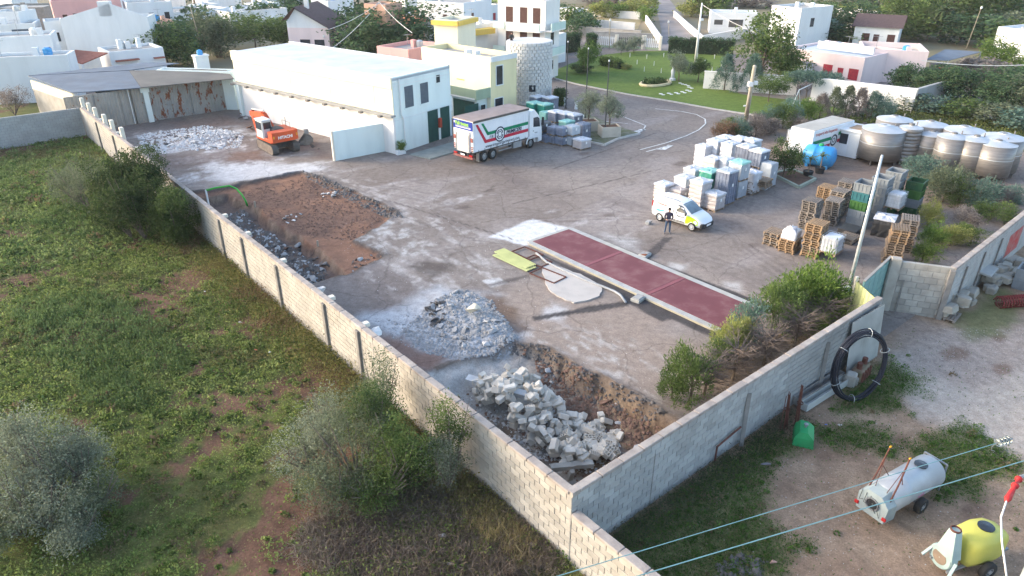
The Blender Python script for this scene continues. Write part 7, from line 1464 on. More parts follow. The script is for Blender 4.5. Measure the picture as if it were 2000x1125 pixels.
rl = thing('steel_rail', 'low rusty pipe rail standing at the foot of the lot wall', 'rail', W(*VU(1400,905), 0), PSI); 
mb = MB(); mb.tube([(0,.1,0),(0,.1,.75),(1.5,.1,.95)],.04,7); mb.build('pipe', M_RUSTFRAME, rl)
for (px, py, l, hh) in ((1532,838,'left bundle of rusty red props standing at the wall',1.5),(1556,830,'right bundle of rusty red props standing at the wall',1.7)):
    v, u = VU(px, py); t = thing('prop_bundle', l, 'props', W(v, min(-.35, u), 0), PSI)
    for k in range(9): x, y = random.uniform(-.16,.16), random.uniform(-.1,.1); mb = MB(); mb.tube([(x*1.3,y,0),(x*.6,y*.5+.12,hh*random.uniform(.95,1.2))],.018,6); mb.build('prop', M_RUSTFRAME, t)
    mb = MB(); mb.lathe([(.12,hh*.62),(.13,hh*.66)],10,0,Matrix.Translation((0,.06,0)),False); mb.build('tie', M_RUSTFRAME, t)
v, u = VU(1568,858); gb_ = thing('green_box', 'bright green sheet metal machine cover on the dirt before the props', 'cover', W(v, u, 0), PSI+.5); M_GREENM = mat('green_enamel', (.02,.30,.10), (.018,.24,.08), 2, .5, dirt=.25)
mb = MB(); mb.add([(-.55,-.4,0),(.55,-.4,0),(.55,.4,0),(-.55,.4,0),(-.5,-.36,.38),(.5,-.36,.38),(.5,.36,.38),(-.5,.36,.38),(-.42,-.1,.62),(.42,-.1,.62),(.42,.2,.62),(-.42,.2,.62)], [(0,1,5,4),(1,2,6,5),(2,3,7,6),(3,0,4,7),(4,5,9,8),(5,6,10,9),(6,7,11,10),(7,4,8,11),(8,9,10,11)]); mb.build('shell', M_GREENM, gb_)
mb = MB(); mb.lathe([(.05,.62),(.05,.72),(.09,.73),(.09,.78),(.02,.80)],10); mb.build('cap', M_STEEL, gb_)
# tank sprayer trailer
a, b = g(1722,968,.95), g(1838,900,.95); th_ = math.atan2((b-a).y,(b-a).x); L_ = (b-a).to_2d().length
sp_ = thing('tank_sprayer', 'grey galvanised tank sprayer trailer with rusty upright booms on the dirt lot', 'sprayer', (a.x,a.y,0), th_); sp_.scale = (.84,.84,.84); L_ *= .98; RT_ = .70; cz = .98
M_TANKG = mat('galvanised_tank', (.42,.44,.46), (.35,.37,.39), 1.5, .5, metal=.3, dirt=.25, dscale=1.2, dcol=(.36,.30,.27))
mb = MB(); mb.lathe([(.30,-.16),(.52,-.10),(RT_,.02),(RT_,L_*.30),(RT_+.015,L_*.31),(RT_,L_*.32),(RT_,L_*.98),(.52,L_+.10),(.3,L_+.15)],32,0,Matrix.Translation((0,0,cz)) @ Matrix.Rotation(R(90),4,'Y')); mb.build('tank', M_TANKG, sp_, True)
mb = MB(); mb.add([(-.55,-.62,.35),(-.55,.62,.35),(-.55,.66,1.15),(-.55,.3,1.5),(-.55,-.3,1.5),(-.55,-.66,1.15),(.1,-.66,.35),(.1,.66,.35),(.1,.68,1.15),(.1,.32,1.62),(.1,-.32,1.62),(.1,-.68,1.15)],[(0,1,2,3,4,5),(0,6,7,1),(1,7,8,2),(2,8,9,3),(3,9,10,4),(4,10,11,5),(5,11,6,0)]); mb.build('fan_housing', mat('pale_green_metal', (.33,.38,.37), (.27,.31,.31), 2, .6), sp_)
mb = MB(); mb.lathe([(.30,-.57),(.30,-.60),(.24,-.60),(.22,-.45)],20,0,Matrix.Translation((0,0,.95)) @ Matrix.Rotation(R(90),4,'Y') , False); mb.build('fan_ring', M_STEEL, sp_); mb = MB(); mb.lathe([(.02,-.562),(.24,-.562)],20,0,Matrix.Translation((0,0,.95)) @ Matrix.Rotation(R(90),4,'Y'),False); mb.build('fan_mouth', M_BLACK, sp_)
for s in (-1,1):
    wheel(sp_, L_*.52, s*.78, .36, .26, s, M_RIM, .5)
    mb = MB(); mb.tube([(-.35,s*.5,1.0),(.1,s*.46,2.1),(.40,s*.42,3.2)],.036,6); o = mb.build('boom', M_RUSTFRAME, sp_); mb = MB(); mb.tube([(.75,s*.3,1.6),(.2,s*.44,2.4)],.018,5); mb.tube([(-.35,s*.2,1.2),(.3,s*.43,2.8)],.015,5); mb.build('stay', M_RUSTFRAME, o); mb = MB(); mb.bbox(.42,s*.42,3.22,.12,.07,.05,.02); mb.build('nozzle', M_AMBER, o)
    mb = MB(); mb.bbox(-.58,s*.62,.62,.08,.18,.14,.02); mb.build('tail_lamp', M_LAMP, sp_)
mb = MB(); mb.lathe([(.27,0),(.27,.05),(.02,.08)],20,0,Matrix.Translation((L_*.72,0,cz+RT_-.02))); mb.build('filler_lid', M_GLASS, sp_)
mb = MB(); mb.bar((-.3,-.4,.42),(L_+1.2,-.1,.42),.09,.09); mb.bar((-.3,.4,.42),(L_+1.2,.1,.42),.09,.09); mb.bar((L_*.52,-.75,.38),(L_*.52,.75,.38),.09,.09); mb.bar((L_+.2,-.5,.1),(L_+.2,-.5,1.5),.06,.06); mb.bar((L_+.2,.5,.1),(L_+.2,.5,1.5),.06,.06); mb.bar((L_+.2,-.5,1.5),(L_+.2,.5,1.5),.06,.06); mb.build('drawbar_frame', M_STEEL, sp_)
mb = MB()
for k in range(5): y = -.4+.2*k; mb.tube([(-.56,y,.5+.1*k),(-.68,y+.1,.9),(-.56,y+.12,1.2+.04*k)],.012,5)
mb.build('hose', M_BLACK, sp_)
text('nobili', .20, (L_*.42,-RT_-.015,cz-.12), (R(90),0,0), mat('pink_print', (.55,.22,.35)), sp_)
# yellow mist blower
a, b = g(1868,1072,.8), g(1962,1040,.9); th_ = math.atan2((b-a).y,(b-a).x)
yb = thing('mist_blower', 'yellow tank mist blower with a pale green upright duct at the lower right', 'sprayer', (a.x,a.y,0), th_); yb.scale = (.92,.92,.92); M_YEL = mat('yellow_tank', (.52,.49,.10), (.44,.42,.09), 1.2, .45, dirt=.2, dscale=1.0, dcol=(.35,.32,.15)); M_PALEG = mat('pale_green_duct', (.38,.48,.44), (.31,.40,.37), 1.5, .5, dirt=.25, dscale=1.0, dcol=(.5,.5,.45))
vs = []; fs = []; sec = [(.10,.36,.50),(.18,.52,.62),(.9,.60,.68),(1.45,.56,.62),(1.75,.44,.48),(1.85,.30,.32)]; mm = 12
for x, hy, hz in sec:
    for k in range(mm): a_ = 2*math.pi*(k+.5)/mm; c_, s_ = math.cos(a_), math.sin(a_); vs.append((x, hy*math.copysign(abs(c_)**.5,c_), .92+hz*math.copysign(abs(s_)**.5,s_)))
for i in range(len(sec)-1): fs += [(i*mm+k,i*mm+(k+1)%mm,(i+1)*mm+(k+1)%mm,(i+1)*mm+k) for k in range(mm)]
fs += [tuple(range(mm)), tuple(range(len(sec)*mm-1,(len(sec)-1)*mm-1,-1))]; mb = MB(); mb.add(vs, fs); mb.build('tank', M_YEL, yb, True)
mb = MB(); mb.lathe([(.27,0),(.27,.04),(.02,.07)],20,0,Matrix.Translation((1.05,0,1.58))); mb.build('filler_lid', M_GLASS, yb)
mb = MB(); mb.lathe([(.42,-.18),(.46,-.12),(.46,.12),(.42,.18)],24,0,Matrix.Translation((-.35,.1,.55)) @ Matrix.Rotation(R(90),4,'Y')); mb.build('fan_casing', M_PALEG, yb); mb = MB(); mb.lathe([(.02,-.19),(.27,-.19),(.29,-.17)],20,0,Matrix.Translation((-.35,.1,.55)) @ Matrix.Rotation(R(90),4,'Y'),False); mb.build('fan_grille', M_PALLETWOOD, yb)
mb = MB(); mb.add([(-.55,-.36,.75),(-.15,-.36,.75),(-.15,.36,.75),(-.55,.36,.75),(-.50,-.12,1.85),(-.22,-.12,1.85),(-.22,.16,1.85),(-.50,.16,1.85)],[(0,1,5,4),(1,2,6,5),(2,3,7,6),(3,0,4,7),(4,5,6,7)]); mb.build('duct', M_PALEG, yb); mb = MB(); mb.lathe([(.17,1.84),(.18,1.90),(.15,1.92),(.14,1.80)],18,0,Matrix.Translation((-.36,.02,0)),False); mb.build('duct_mouth', M_RUSTFRAME, yb)
for s in (-1,1): wheel(yb, .8, s*.72, .33, .22, s, M_RIM, .5); mb = MB(); mb.bar((-.75,s*.55,.30),(-.45,s*.45,.75),.10,.05); mb.build('bracket', M_PALEG, yb)
mb = MB(); mb.bar((-.6,-.35,.3),(2.3,-.2,.35),.08,.08); mb.bar((-.6,.35,.3),(2.3,.2,.35),.08,.08); mb.build('frame', M_STEEL, yb)
# stacked stones, crate and red coil by the far wall
def stones(poly, n, where, seed, base=0.0):
    rs = np.random.default_rng(seed)
    for k, (v, u) in enumerate(inpoly(poly, n, rs)):
        mb_ = SBIG[rs.integers(3)]; o = link('stone_block', mb_); lay_ = k % 3; o.location = W(v, u, base+.2+.32*lay_*.8); o.rotation_euler = (rs.normal(0,.06), rs.normal(0,.06), PSI+rs.normal(0,.12)+(1.57 if rs.random() < .3 else 0)); tag(o, f"worn stone block in layer {('one','two','three')[lay_]} of {where}", 'stone', where)
SBIG = []
for k, (l, t, h) in enumerate(((.95,.5,.36),(.75,.5,.34),(.6,.45,.4))): mb = MB(); mb.bbox(0,0,0,l,t,h,.05); rs_ = random.Random(k); mb.v = [(x+rs_.uniform(-.03,.03), y+rs_.uniform(-.03,.03), z+rs_.uniform(-.03,.03)) for x,y,z in mb.v]; SBIG.append(mb.mesh('stone_block', mat('old_stone_%d' % k, (.36,.335,.29), (.27,.25,.215), 1.6, .92, .5, 12, rnd=.15, dirt=.3, dscale=1, dcol=(.2,.18,.14))))
stones(P2((1820,612),(1845,595),(1882,612),(1850,628)), 10, 'the stone pile nearest the gate return', 51, .14); stones(P2((1850,590),(1875,575),(1905,590),(1880,605)), 9, 'the middle stone pile by the far wall', 52); stones(P2((1895,560),(1935,535),(1975,550),(1930,575)), 14, 'the big stone pile under the slab', 53); stones(P2((1945,540),(1985,512),(2010,525),(1975,550)), 10, 'the stone pile behind the grey crate', 54)
o = link('pallet', PAL['old']); o.location = W(*VU(1850,618), 0); o.rotation_euler = (0,0,PSI+.1); tag(o, 'grey pallet under the stone pile nearest the gate return', 'pallet')
p = g(1925,530,.9); mb = MB(); mb.bbox(0,0,0,1.7,.9,.12,.03); o = mb.build('stone_slab', M_GREYBLK); o.location = (p.x,p.y,1.0); o.rotation_euler = (.08,.05,PSI+.1); tag(o, 'flat grey slab lying on the big stone pile', 'slab')
for k in range(2):
    o = link('harvest_bin', BIN['grey']); o.location = W(*VU(2000,562), .63*k); o.rotation_euler = (0,0,PSI+.1); tag(o, ('lower','upper')[k]+' grey bin at the photo edge beside the stone piles', 'bin', 'grey bins by the stones')
rc = thing('red_harrow', 'rusty red spiral roller lying at the photo edge on the dirt lot', 'roller', W(*VU(1985,598), .32), PSI-.55); mb = MB(); mb.tube([(.1*i/4*.9-1.2+0*i,.34*math.cos(i*.9),.34*math.sin(i*.9)) for i in range(0,110)],.035,6); mb.build('spiral', mat('dark_red_iron', (.20,.03,.03), (.14,.02,.02), 3, .7), rc, True); mb = MB(); mb.tube([(-1.4,0,0),(1.6,0,0)],.06,8); mb.build('axle', M_RUSTFRAME, rc)
# small litter
for k, (px, py, c_, s, l) in enumerate(((1497,913,(.22,.20,.22),.35,'crumpled grey plastic bag on the bare dirt'),(1613,832,(.05,.15,.55),.12,'tiny blue plastic scrap on the dirt by the green cover'),(1640,833,(.5,.45,.4),.16,'small pale stone on the dirt by the green cover'),(1510,1102,(.50,.30,.24),.2,'reddish stone near the lower debris pile'),(1035,1068,(.36,.29,.27),.32,'brownish stone in the dry grass under the wall'),(500,686,(.55,.18,.10),.16,'small orange scrap in the weeds'),(527,690,(.7,.72,.7),.14,'small white scrap in the weeds'),(402,571,(.75,.75,.75),.14,'white scrap in the field near the big shrub'),(545,1005,(.42,.16,.09),.22,'orange brick fragment in the red soil'),(865,1050,(.45,.40,.38),.25,'pale stone among the dry stems'),(880,1105,(.42,.40,.38),.22,'pale stone at the bottom of the dry stems'),(470,632,(.42,.42,.42),.18,'grey stone in the weeds by the wall'))):
    p = g(px, py); o = link('litter_scrap' if k in (0,1,5,6,7) else 'loose_stone', rock_mesh('loose_stone', 300+k, mat('scrap_%d' % k, c_), .7)); o.location = (p.x,p.y,s*.3+.03); o.scale = (s*1.3,s,s); tag(o, l, 'scrap' if k in (0,1,5,6,7) else 'stone')
LOTH = lambda v, u: lot_h(v, u)
gravel('lot_gravel', LOT_GRAVEL, 6000, 'white', .015, .05, 'pale gravel spread over the dirt lot', 24, lot_h, mat('pale_gravel', (.46,.43,.40), (.36,.33,.31), 5, .95)); gravel('lot_debris', P2((1395,1105),(1450,1080),(1500,1095),(1480,1135),(1400,1135)), 160, 'dark', .06, .28, 'small grey debris pile at the bottom of the dirt lot', 25, lot_h)
gravel('lot_pebbles', P2((1400,900),(1700,760),(2050,800),(2050,1150),(1250,1150)), 2500, 'white', .015, .05, 'loose pebbles on the dirt lot', 26, lot_h, bpy.data.materials['pale_gravel'])
# ------------------------------------------------------------------ near power line
M_TEALWIRE = mat('teal_conductor', (.22,.38,.38), (.18,.31,.31), 3, .5)
q1 = g(1945,866,11.0); q2 = g(2040,888,11.0)
wire('power_line', g(1040,1140,11.0), q1, .0, .007, M_TEALWIRE, 'upper teal power wire crossing the lower right corner', 20); wire('power_line', g(1195,1140,11.0), q2, .0, .009, M_TEALWIRE, 'lower teal power wire crossing the lower right corner', 20)
d_ = (g(2040,838,11.0)-q1).normalized(); gi = thing('glass_insulator', 'string of clear glass insulator discs at the end of the upper wire', 'insulator', q1, 0); gi.scale = (.75,.75,.75); rot = d_.to_track_quat('Z','Y').to_matrix().to_4x4(); M_GLASSI = mat('insulator_glass', (.42,.48,.50), (.34,.40,.42), 6, .1, spec=.7, trans=.75)
for k in range(4): mb = MB(); z = .04+.10*k; mb.lathe([(.02,z),(.085,z+.012),(.095,z+.03),(.06,z+.045),(.03,z+.075)],20,0,rot); mb.build('disc', M_GLASSI, gi, True)
mb = MB(); mb.tube([Vector((0,0,0)), d_*.5],.012,6); mb.tube([Vector((0,0,0)), Vector((-.06,0,-.10)), Vector((-.02,.02,-.2)), Vector((.05,0,-.22))],.006,5); mb.build('fitting', M_STEEL, gi)
ia = g(1992,932,10.8); ib = g(1966,978,10.8); dr = thing('dead_end_clamp', 'red bushing with a white jumper cable at the right edge', 'insulator', ia, 0); dd = ib-ia
mb = MB(); M4 = dd.normalized().to_track_quat('Z','Y').to_matrix().to_4x4(); l = dd.length; prof = [(.015,0),(.025,.02)]
for k in range(2): prof += [(.03,l*.28*k+.02),(.055,l*.28*k+.05),(.05,l*.28*k+.09),(.03,l*.28*k+.10)]
prof += [(.045,l*.80),(.05,l*.9),(.03,l),(.01,l+.01)]; mb.lathe(prof,14,0,M4); mb.build('bushing', mat('red_silicone', (.48,.03,.03), rough=.5), dr, True)
mb = MB(); r0 = Vector(dd); mb.tube([r0, g(1955,1010,10.6)-ia, g(1957,1060,10.4)-ia, g(1968,1140,10.0)-ia],.014,7); mb.build('jumper_cable', mat('white_cable', (.72,.68,.66)), dr, True)
mb = MB(); mb.tube([Vector((0,0,0)), Vector((.6,.1,.1))],.03,8); mb.build('arm', M_STEEL, dr)
pp = g(2120,900,10.9); t = thing('power_pole', 'steel pole just outside the photo carrying the near insulators', 'pole', (pp.x,pp.y,0), 0); mb = MB(); mb.tube([(0,0,0),(0,0,12.2)],[.2,.12],10); mb.build('shaft', M_GALV, t); mb = MB(); ca = g(2040,838,11.0)-Vector((pp.x,pp.y,0)); mb.bar((0,0,11.0),ca,.08,.08); mb.bar((0,0,10.9),ia+Vector((.6,.1,.1))-Vector((pp.x,pp.y,0)),.07,.07); mb.bar((0,0,11.0),q2-Vector((pp.x,pp.y,0)),.06,.06); mb.build('crossarm', M_GALV, t)
# ------------------------------------------------------------------ plants
M_LEAF = leafmat('leaf'); M_BARK = mat('bark', (.15,.115,.085), (.10,.078,.06), 5, .95, .5, 12); M_TWIG = mat('dry_twig', (.19,.155,.135), (.12,.095,.082), 5, .95)
def leafcloud(C, n_per, spread, leaf, cols, seed, aspect=.5, axis=None, jit=.18, clumpvar=.25, flat=1.0):
    """small leaf faces gathered round clump centres C; cols = two leaf colours"""
    rs = np.random.default_rng(seed); n = len(C); N = n*n_per
    P_ = np.repeat(C, n_per, 0)+rs.normal(0, 1, (N, 3))*(np.repeat(spread, n_per)[:, None] if np.ndim(spread) else spread)*np.array((1, 1, flat))
    A = rs.normal(0, 1, (N, 3))
    if axis is not None: A = A*.55+np.repeat(axis, n_per, 0)
    A /= np.linalg.norm(A, axis=1, keepdims=True)+1e-9; B = np.cross(A, rs.normal(0, 1, (N, 3))); B /= np.linalg.norm(B, axis=1, keepdims=True)+1e-9
    L = leaf*rs.uniform(.6, 1.3, (N, 1)); V = np.stack([P_-A*L*.5, P_+B*L*aspect*.5, P_+A*L*.5, P_-B*L*aspect*.5], 1).reshape(-1, 3)
    t = np.repeat(np.clip(rs.normal(.5, clumpvar, n), 0, 1), n_per)+rs.normal(0, jit, N); t = np.clip(t, 0, 1)[:, None]
    c = np.array(cols[0])+(np.array(cols[1])-np.array(cols[0]))*t; c = c*rs.uniform(.8, 1.2, (N, 1))
    return V, np.repeat(c, 4, 0)
def leafmesh(name, V, c): return npmesh(name, V, np.arange(len(V)).reshape(-1, 4), M_LEAF, c)
def blob_centres(n, seed, lobes=5, fill=.5, squash=1.0):
    """clump centres spread through an uneven crown of unit radius"""
    rs = np.random.default_rng(seed); L = rs.normal(0, 1, (lobes, 3)); L /= np.linalg.norm(L, axis=1, keepdims=True); L *= rs.uniform(.25, .62, (lobes, 1)); L[:, 2] = L[:, 2]*squash; Rr = rs.uniform(.38, .62, lobes)
    k = rs.integers(0, lobes, n); d = rs.normal(0, 1, (n, 3)); d /= np.linalg.norm(d, axis=1, keepdims=True); r = (fill+(1-fill)*rs.random(n)**.5)
    return L[k]+d*(Rr[k]*r)[:, None]
GREEN = dict(dark=((.022,.042,.014),(.062,.092,.028)), mid=((.04,.065,.018),(.10,.14,.04)), olive=((.085,.10,.07),(.18,.20,.14)), blue=((.045,.085,.065),(.11,.165,.13)), yellow=((.13,.145,.035),(.22,.225,.075)), fresh=((.045,.085,.014),(.115,.165,.036)), brown=((.09,.055,.035),(.19,.12,.075)), grey=((.10,.085,.075),(.19,.165,.15)), hedge=((.025,.052,.022),(.06,.10,.045)), pine=((.032,.06,.017),(.088,.122,.034)), dusk=((.055,.07,.04),(.12,.14,.085)))
GREEN = {k: tuple(tuple(x*1.6 for x in c) for c in v) for k, v in GREEN.items()}
_PROTO = {}
def proto(kind, col, var):
    key = (kind, col, var)
    if key in _PROTO: return _PROTO[key]
    sd = 400+13*len(_PROTO); cols = GREEN[col]; rs = np.random.default_rng(sd)
    if kind == 'round': C = blob_centres(170, sd, 7, .55); V, c = leafcloud(C, 30, .085, .085, cols, sd)
    elif kind == 'far': C = blob_centres(90, sd, 6, .6); V, c = leafcloud(C, 16, .11, .13, cols, sd, .7)
    elif kind == 'umbrella':
        a = rs.uniform(0, 6.28, 150); r = rs.random(150)**.5; C = np.stack([r*np.cos(a), r*np.sin(a), .55*np.sqrt(1-.8*r**2)-.05+rs.normal(0,.07,150)], 1); V, c = leafcloud(C, 26, .075, .08, cols, sd)
    elif kind == 'cone':
        z = rs.random(220)**.8; a = rs.uniform(0, 6.28, 220); r = (1-z)*.85+.10+rs.normal(0,.05,220); C = np.stack([r*np.cos(a), r*np.sin(a), z*2-1], 1); ax = np.stack([np.cos(a)*.6, np.sin(a)*.6, np.full(220,.7)], 1); V, c = leafcloud(C, 24, .075, .10, cols, sd, .35, ax)
    elif kind == 'bush':
        C = blob_centres(150, sd, 8, .45); ax = C/np.linalg.norm(C, axis=1, keepdims=True)+np.array((0,0,.6)); V, c = leafcloud(C, 30, .10, .11, cols, sd, .30, ax)
    elif kind == 'wispy':
        C = blob_centres(330, sd, 9, .25); V, c = leafcloud(C, 22, .10, .050, cols, sd, .28)
    elif kind == 'box':
        n = 420; C = rs.uniform(-1, 1, (n, 3)); ax_ = rs.integers(0, 3, n); sg = np.sign(rs.normal(0, 1, n)); C[np.arange(n), ax_] = sg*(.9+rs.normal(0,.05,n)); V, c = leafcloud(C, 18, .07, .09, cols, sd)
    _PROTO[key] = leafmesh('crown', V, c); return _PROTO[key]
def trunkmesh(seed, hgt, r, n=4, spread=.6, top=.55):
    rs = random.Random(seed); mb = MB(); mb.tube([(0,0,-.1),(rs.uniform(-.05,.05)*hgt,0,hgt*.3),(rs.uniform(-.08,.08)*hgt,rs.uniform(-.08,.08)*hgt,hgt*.62)],[r,r*.8,r*.55],7)
    for k in range(n):
        a = 6.28*k/n+rs.uniform(-.4,.4); q = spread*hgt*rs.uniform(.3,.5); z0 = hgt*rs.uniform(.3,.5); mb.tube([(0,0,z0),(q*.5*math.cos(a),q*.5*math.sin(a),z0+hgt*.18),(q*math.cos(a),q*math.sin(a),z0+hgt*rs.uniform(.3,.45))],[r*.5,r*.35,r*.12],5)
    return mb
_TR = [0]
def tree(px, py, hgt, wid, kind, col, name, label, trunk=.35, ry=1.0, var=None, group=None, loc=None, over=.0):
    """plant whose foot shows at (px, py); crown spans from trunk*hgt to hgt"""
    _TR[0] += 1; p = Vector(loc) if loc is not None else g(px, py); t = thing(name, label, 'tree' if 'tree' in name or 'pine' in name or 'olive' in name else 'shrub', (p.x, p.y, p.z if loc is not None else 0), random.uniform(0,6.28), group)
    me = proto(kind, col, (_TR[0] % 2) if var is None else var); cr = link('crown', me, t); z0 = hgt*trunk; hz = (hgt-z0)/2
    cr.location = (0,0,z0+hz); k_ = 1.22 if kind in ('bush','round','far','wispy') else 1.05; cr.scale = (wid/2*k_, wid/2*ry*k_, hz*k_*(1.9 if kind == 'umbrella' else 1.0)); cr.rotation_euler = (0,0,random.uniform(0,6.28) if kind != 'box' else 0)
    trunkmesh(_TR[0], hgt*.9, max(.05, hgt*.025), 4, min(1.2, wid/hgt*.8)).build('trunk', M_BARK, t); return t
def twiggy(px, py, hgt, wid, label, seed, dens=60, name='bare_shrub'):
    """leafless hedge plant: trunk and fine grey twigs"""
    rs = random.Random(seed); p = g(px, py); t = thing(name, label, 'shrub', (p.x,p.y,0), 0); mb = MB(); mb.tube([(0,0,-.1),(.05,.03,hgt*.5)],[.07,.05],6); mb.build('trunk', M_BARK, t); mb = MB()
    for k in range(dens):
        z = hgt*rs.uniform(.2,.65); a = rs.uniform(0,6.28); el = rs.uniform(-.1,.9); l = wid/2*rs.uniform(.5,1.0); d = Vector((math.cos(a)*math.cos(el),math.sin(a)*math.cos(el),math.sin(el))); s = Vector((.03,.02,z)); e = s+d*l; mb.tube([s,s+d*l*.5+Vector((0,0,-.04)),e],[.024,.016,.007],4)
        for q in range(4): a2 = a+rs.uniform(-1,1); s2 = s+d*l*rs.uniform(.4,.9); mb.tube([s2,s2+Vector((math.cos(a2),math.sin(a2),rs.uniform(-.2,.7)))*l*.35],[.011,.004],3)
    mb.build('twigs', M_TWIG, t); return t
# --- field side
def big_shrub(name, label, lobes, per, leaf, spread, cols, seed, kind=.5, stems=True, flat=1.0):
    """lobes: (px, py of the lobe's foot on the ground, height of lobe centre, rx, rz)"""
    c0 = g(*lobes[0][:2]); t = thing(name, label, 'shrub', (c0.x,c0.y,0), 0); Vs = []; cs = []
    for k, (px, py, zc, rx, rz_) in enumerate(lobes):
        p = g(px, py)-c0; C = blob_centres(per, seed+k, 9, kind); C = C/max(1e-6, np.abs(C).max())*np.array((rx, rx, rz_))+np.array((p.x, p.y, zc)); C = C[C[:,2] > .05]
        V, c = leafcloud(C, 26, spread, leaf, cols[k % len(cols)], seed+50+k, .42); Vs.append(V); cs.append(c)
    link('crown', leafmesh('crown', np.concatenate(Vs), np.concatenate(cs)), t)
    if stems:
        mb = MB(); rs = random.Random(seed)
        for (px, py, zc, rx, rz_) in lobes:
            p = g(px, py)-c0
            for k in range(9): a = rs.uniform(0,6.28); q = rx*rs.uniform(.3,.9); mb.tube([(p.x*.6,p.y*.6,0),(p.x+q*.5*math.cos(a),p.y+q*.5*math.sin(a),zc*.7),(p.x+q*math.cos(a),p.y+q*math.sin(a),zc+rz_*rs.uniform(0,.8))],[.05,.03,.01],5)
        mb.build('trunk', M_TWIG, t)
    return t
big_shrub('evergreen_shrub', 'big dense dark evergreen shrub against the field side of the long wall', [(285,468,2.6,2.6,2.7),(262,440,3.4,2.3,2.7),(352,478,2.1,1.7,2.2),(240,462,1.9,1.6,1.9),(300,440,3.3,2.2,2.4)], 620, .15, .16, [tuple(tuple(x*.72 for x in c) for c in GREEN[q]) for q in ('dark','dark','mid','dark','dark')], 501, .6)
big_shrub('grey_shrub', 'sparse grey green shrub left of the dense dark evergreen', [(180,415,2.4,2.4,2.2),(150,395,1.7,1.9,1.6)], 190, .12, .17, [GREEN['dusk']], 520, .3)
big_shrub('wild_olive', 'wispy wild olive growing in the field in front of the wall corner', [(700,950,2.4,1.6,1.6),(610,930,1.3,1.5,1.1),(790,965,2.4,1.4,1.6),(820,945,1.3,1.1,1.1),(660,985,1.2,1.4,1.0),(640,900,2.0,1.2,1.2),(740,985,1.0,1.4,.9),(745,925,3.0,1.0,1.2)], 200, .09, .14, [GREEN['dusk'],GREEN['olive'],GREEN['mid'],GREEN['dark']], 540, .2)
big_shrub('wild_olive', 'tall thin olive shoots close to the block wall near the corner', [(880,945,2.7,.9,1.4),(875,965,1.6,.8,1.1)], 130, .09, .12, [GREEN['mid'],GREEN['olive']], 560, .2)
big_shrub('wild_olive', 'slender olive shoots by the wall pier above the wispy olive', [(748,845,2.4,1.2,1.6)], 130, .09, .13, [GREEN['dusk']], 565, .2)
big_shrub('grey_olive', 'broad grey green olive bush at the lower left edge', [(95,1030,1.2,1.9,1.2),(25,990,1.5,1.6,1.5),(190,1010,.9,1.3,.9),(120,960,1.7,1.5,1.5),(60,930,2.0,1.3,1.3),(20,1050,.9,1.5,.8),(170,950,1.3,1.2,1.0),(150,1060,.7,1.2,.7)], 250, .085, .15, [GREEN['olive'],GREEN['olive'],GREEN['dusk']], 580, .25)
big_shrub('grey_shrub', 'low brushy shrub at the far left by the cross wall', [(30,225,1.8,2.2,1.6)], 120, .15, .2, [GREEN['grey']], 590, .3)
# --- hedge inside the lot wall
for k, (px, py, h_, w_, kd, c_, l) in enumerate(((1345,790,2.5,1.25,'bush','mid','bushy green cypress shrub nearest the pit'),(1312,778,1.5,.8,'bush','mid','small green cypress shoots at the pit rim'),(1400,738,1.7,.95,'bush','mid','green cypress shrub right of the pit cypress'),(1418,705,2.2,1.2,'bush','yellow','yellow green cypress shrub in the wall hedge'),(1452,680,2.5,1.2,'bush','blue','blue green cypress shrub in the wall hedge'),(1440,695,2.0,1.0,'bush','yellow','second yellow cypress shrub in the wall hedge'),(1505,648,2.6,1.7,'bush','mid','dark green cypress shrub in the middle of the wall hedge'),(1545,628,2.7,1.9,'bush','fresh','bright green cypress shrub near the lamp pole'),(1580,628,3.0,2.0,'bush','fresh','tallest bright green cypress shrub beside the lamp pole'),(1612,625,2.6,1.5,'bush','fresh','bright green cypress shrub right against the lamp pole'),(1585,668,1.3,1.0,'bush','fresh','low green tuft behind the coping near the lamp pole'),(1660,630,1.9,1.3,'cone','mid','young green fir by the lime gate'))):
    tree(px, py, h_*1.1, w_*1.5, kd, c_, 'cypress_shrub', l, .02, group='hedge inside the lot wall')
for k, (px, py, l) in enumerate(((1375,772,'bare twiggy hedge plant beside the pit cypress'),(1430,745,'bare twiggy hedge plant with a thick trunk in the wall hedge'),(1490,715,'bare twiggy hedge plant with wide flat branches'),(1550,680,'bare twiggy hedge plant behind the bright cypress'),(1600,650,'bare twiggy hedge plant nearest the lamp pole'))): twiggy(px, py, 2.7, 2.7, l, 30+k, 120)
# --- shrubs right of the bins, along the far wall
for k, (px, py, h_, w_, kd, c_, l) in enumerate(((1793,352,1.9,2.4,'bush','blue','rounded blue green juniper between the bins and the slim tanks'),(1840,395,2.3,2.6,'bush','dusk','brownish green juniper right of the green bins'),(1905,410,2.2,2.2,'bush','blue','pale blue green juniper near the far wall'),(1870,400,2.0,1.8,'bush','mid','green juniper between the two blue ones'),(1810,445,1.6,1.3,'bush','yellow','small yellow green juniper beside the leaning pallets'),(1880,450,1.4,1.6,'bush','grey','dry brown shrub behind the far wall coping'),(1815,490,1.5,1.5,'bush','fresh','bright green shrub beside the leaning pallets'),(1855,480,1.3,1.5,'bush','yellow','pale green feathery shrub along the far wall'),(1800,512,1.1,1.3,'bush','fresh','low bright green fern like shrub at the block return'),(1935,430,1.4,1.9,'bush','mid','green shrub hanging over the far wall'),(1975,395,1.2,1.4,'bush','blue','small blue green shrub by the far wall end'),(1945,400,1.3,1.4,'bush','grey','dry grey shrub between the junipers'),(1895,475,1.0,1.5,'bush','mid','low green shrub along the far wall coping'))): tree(px, py, h_*1.15, w_*1.35, kd, c_, 'juniper_shrub', l, .0, group='shrubs by the far wall')
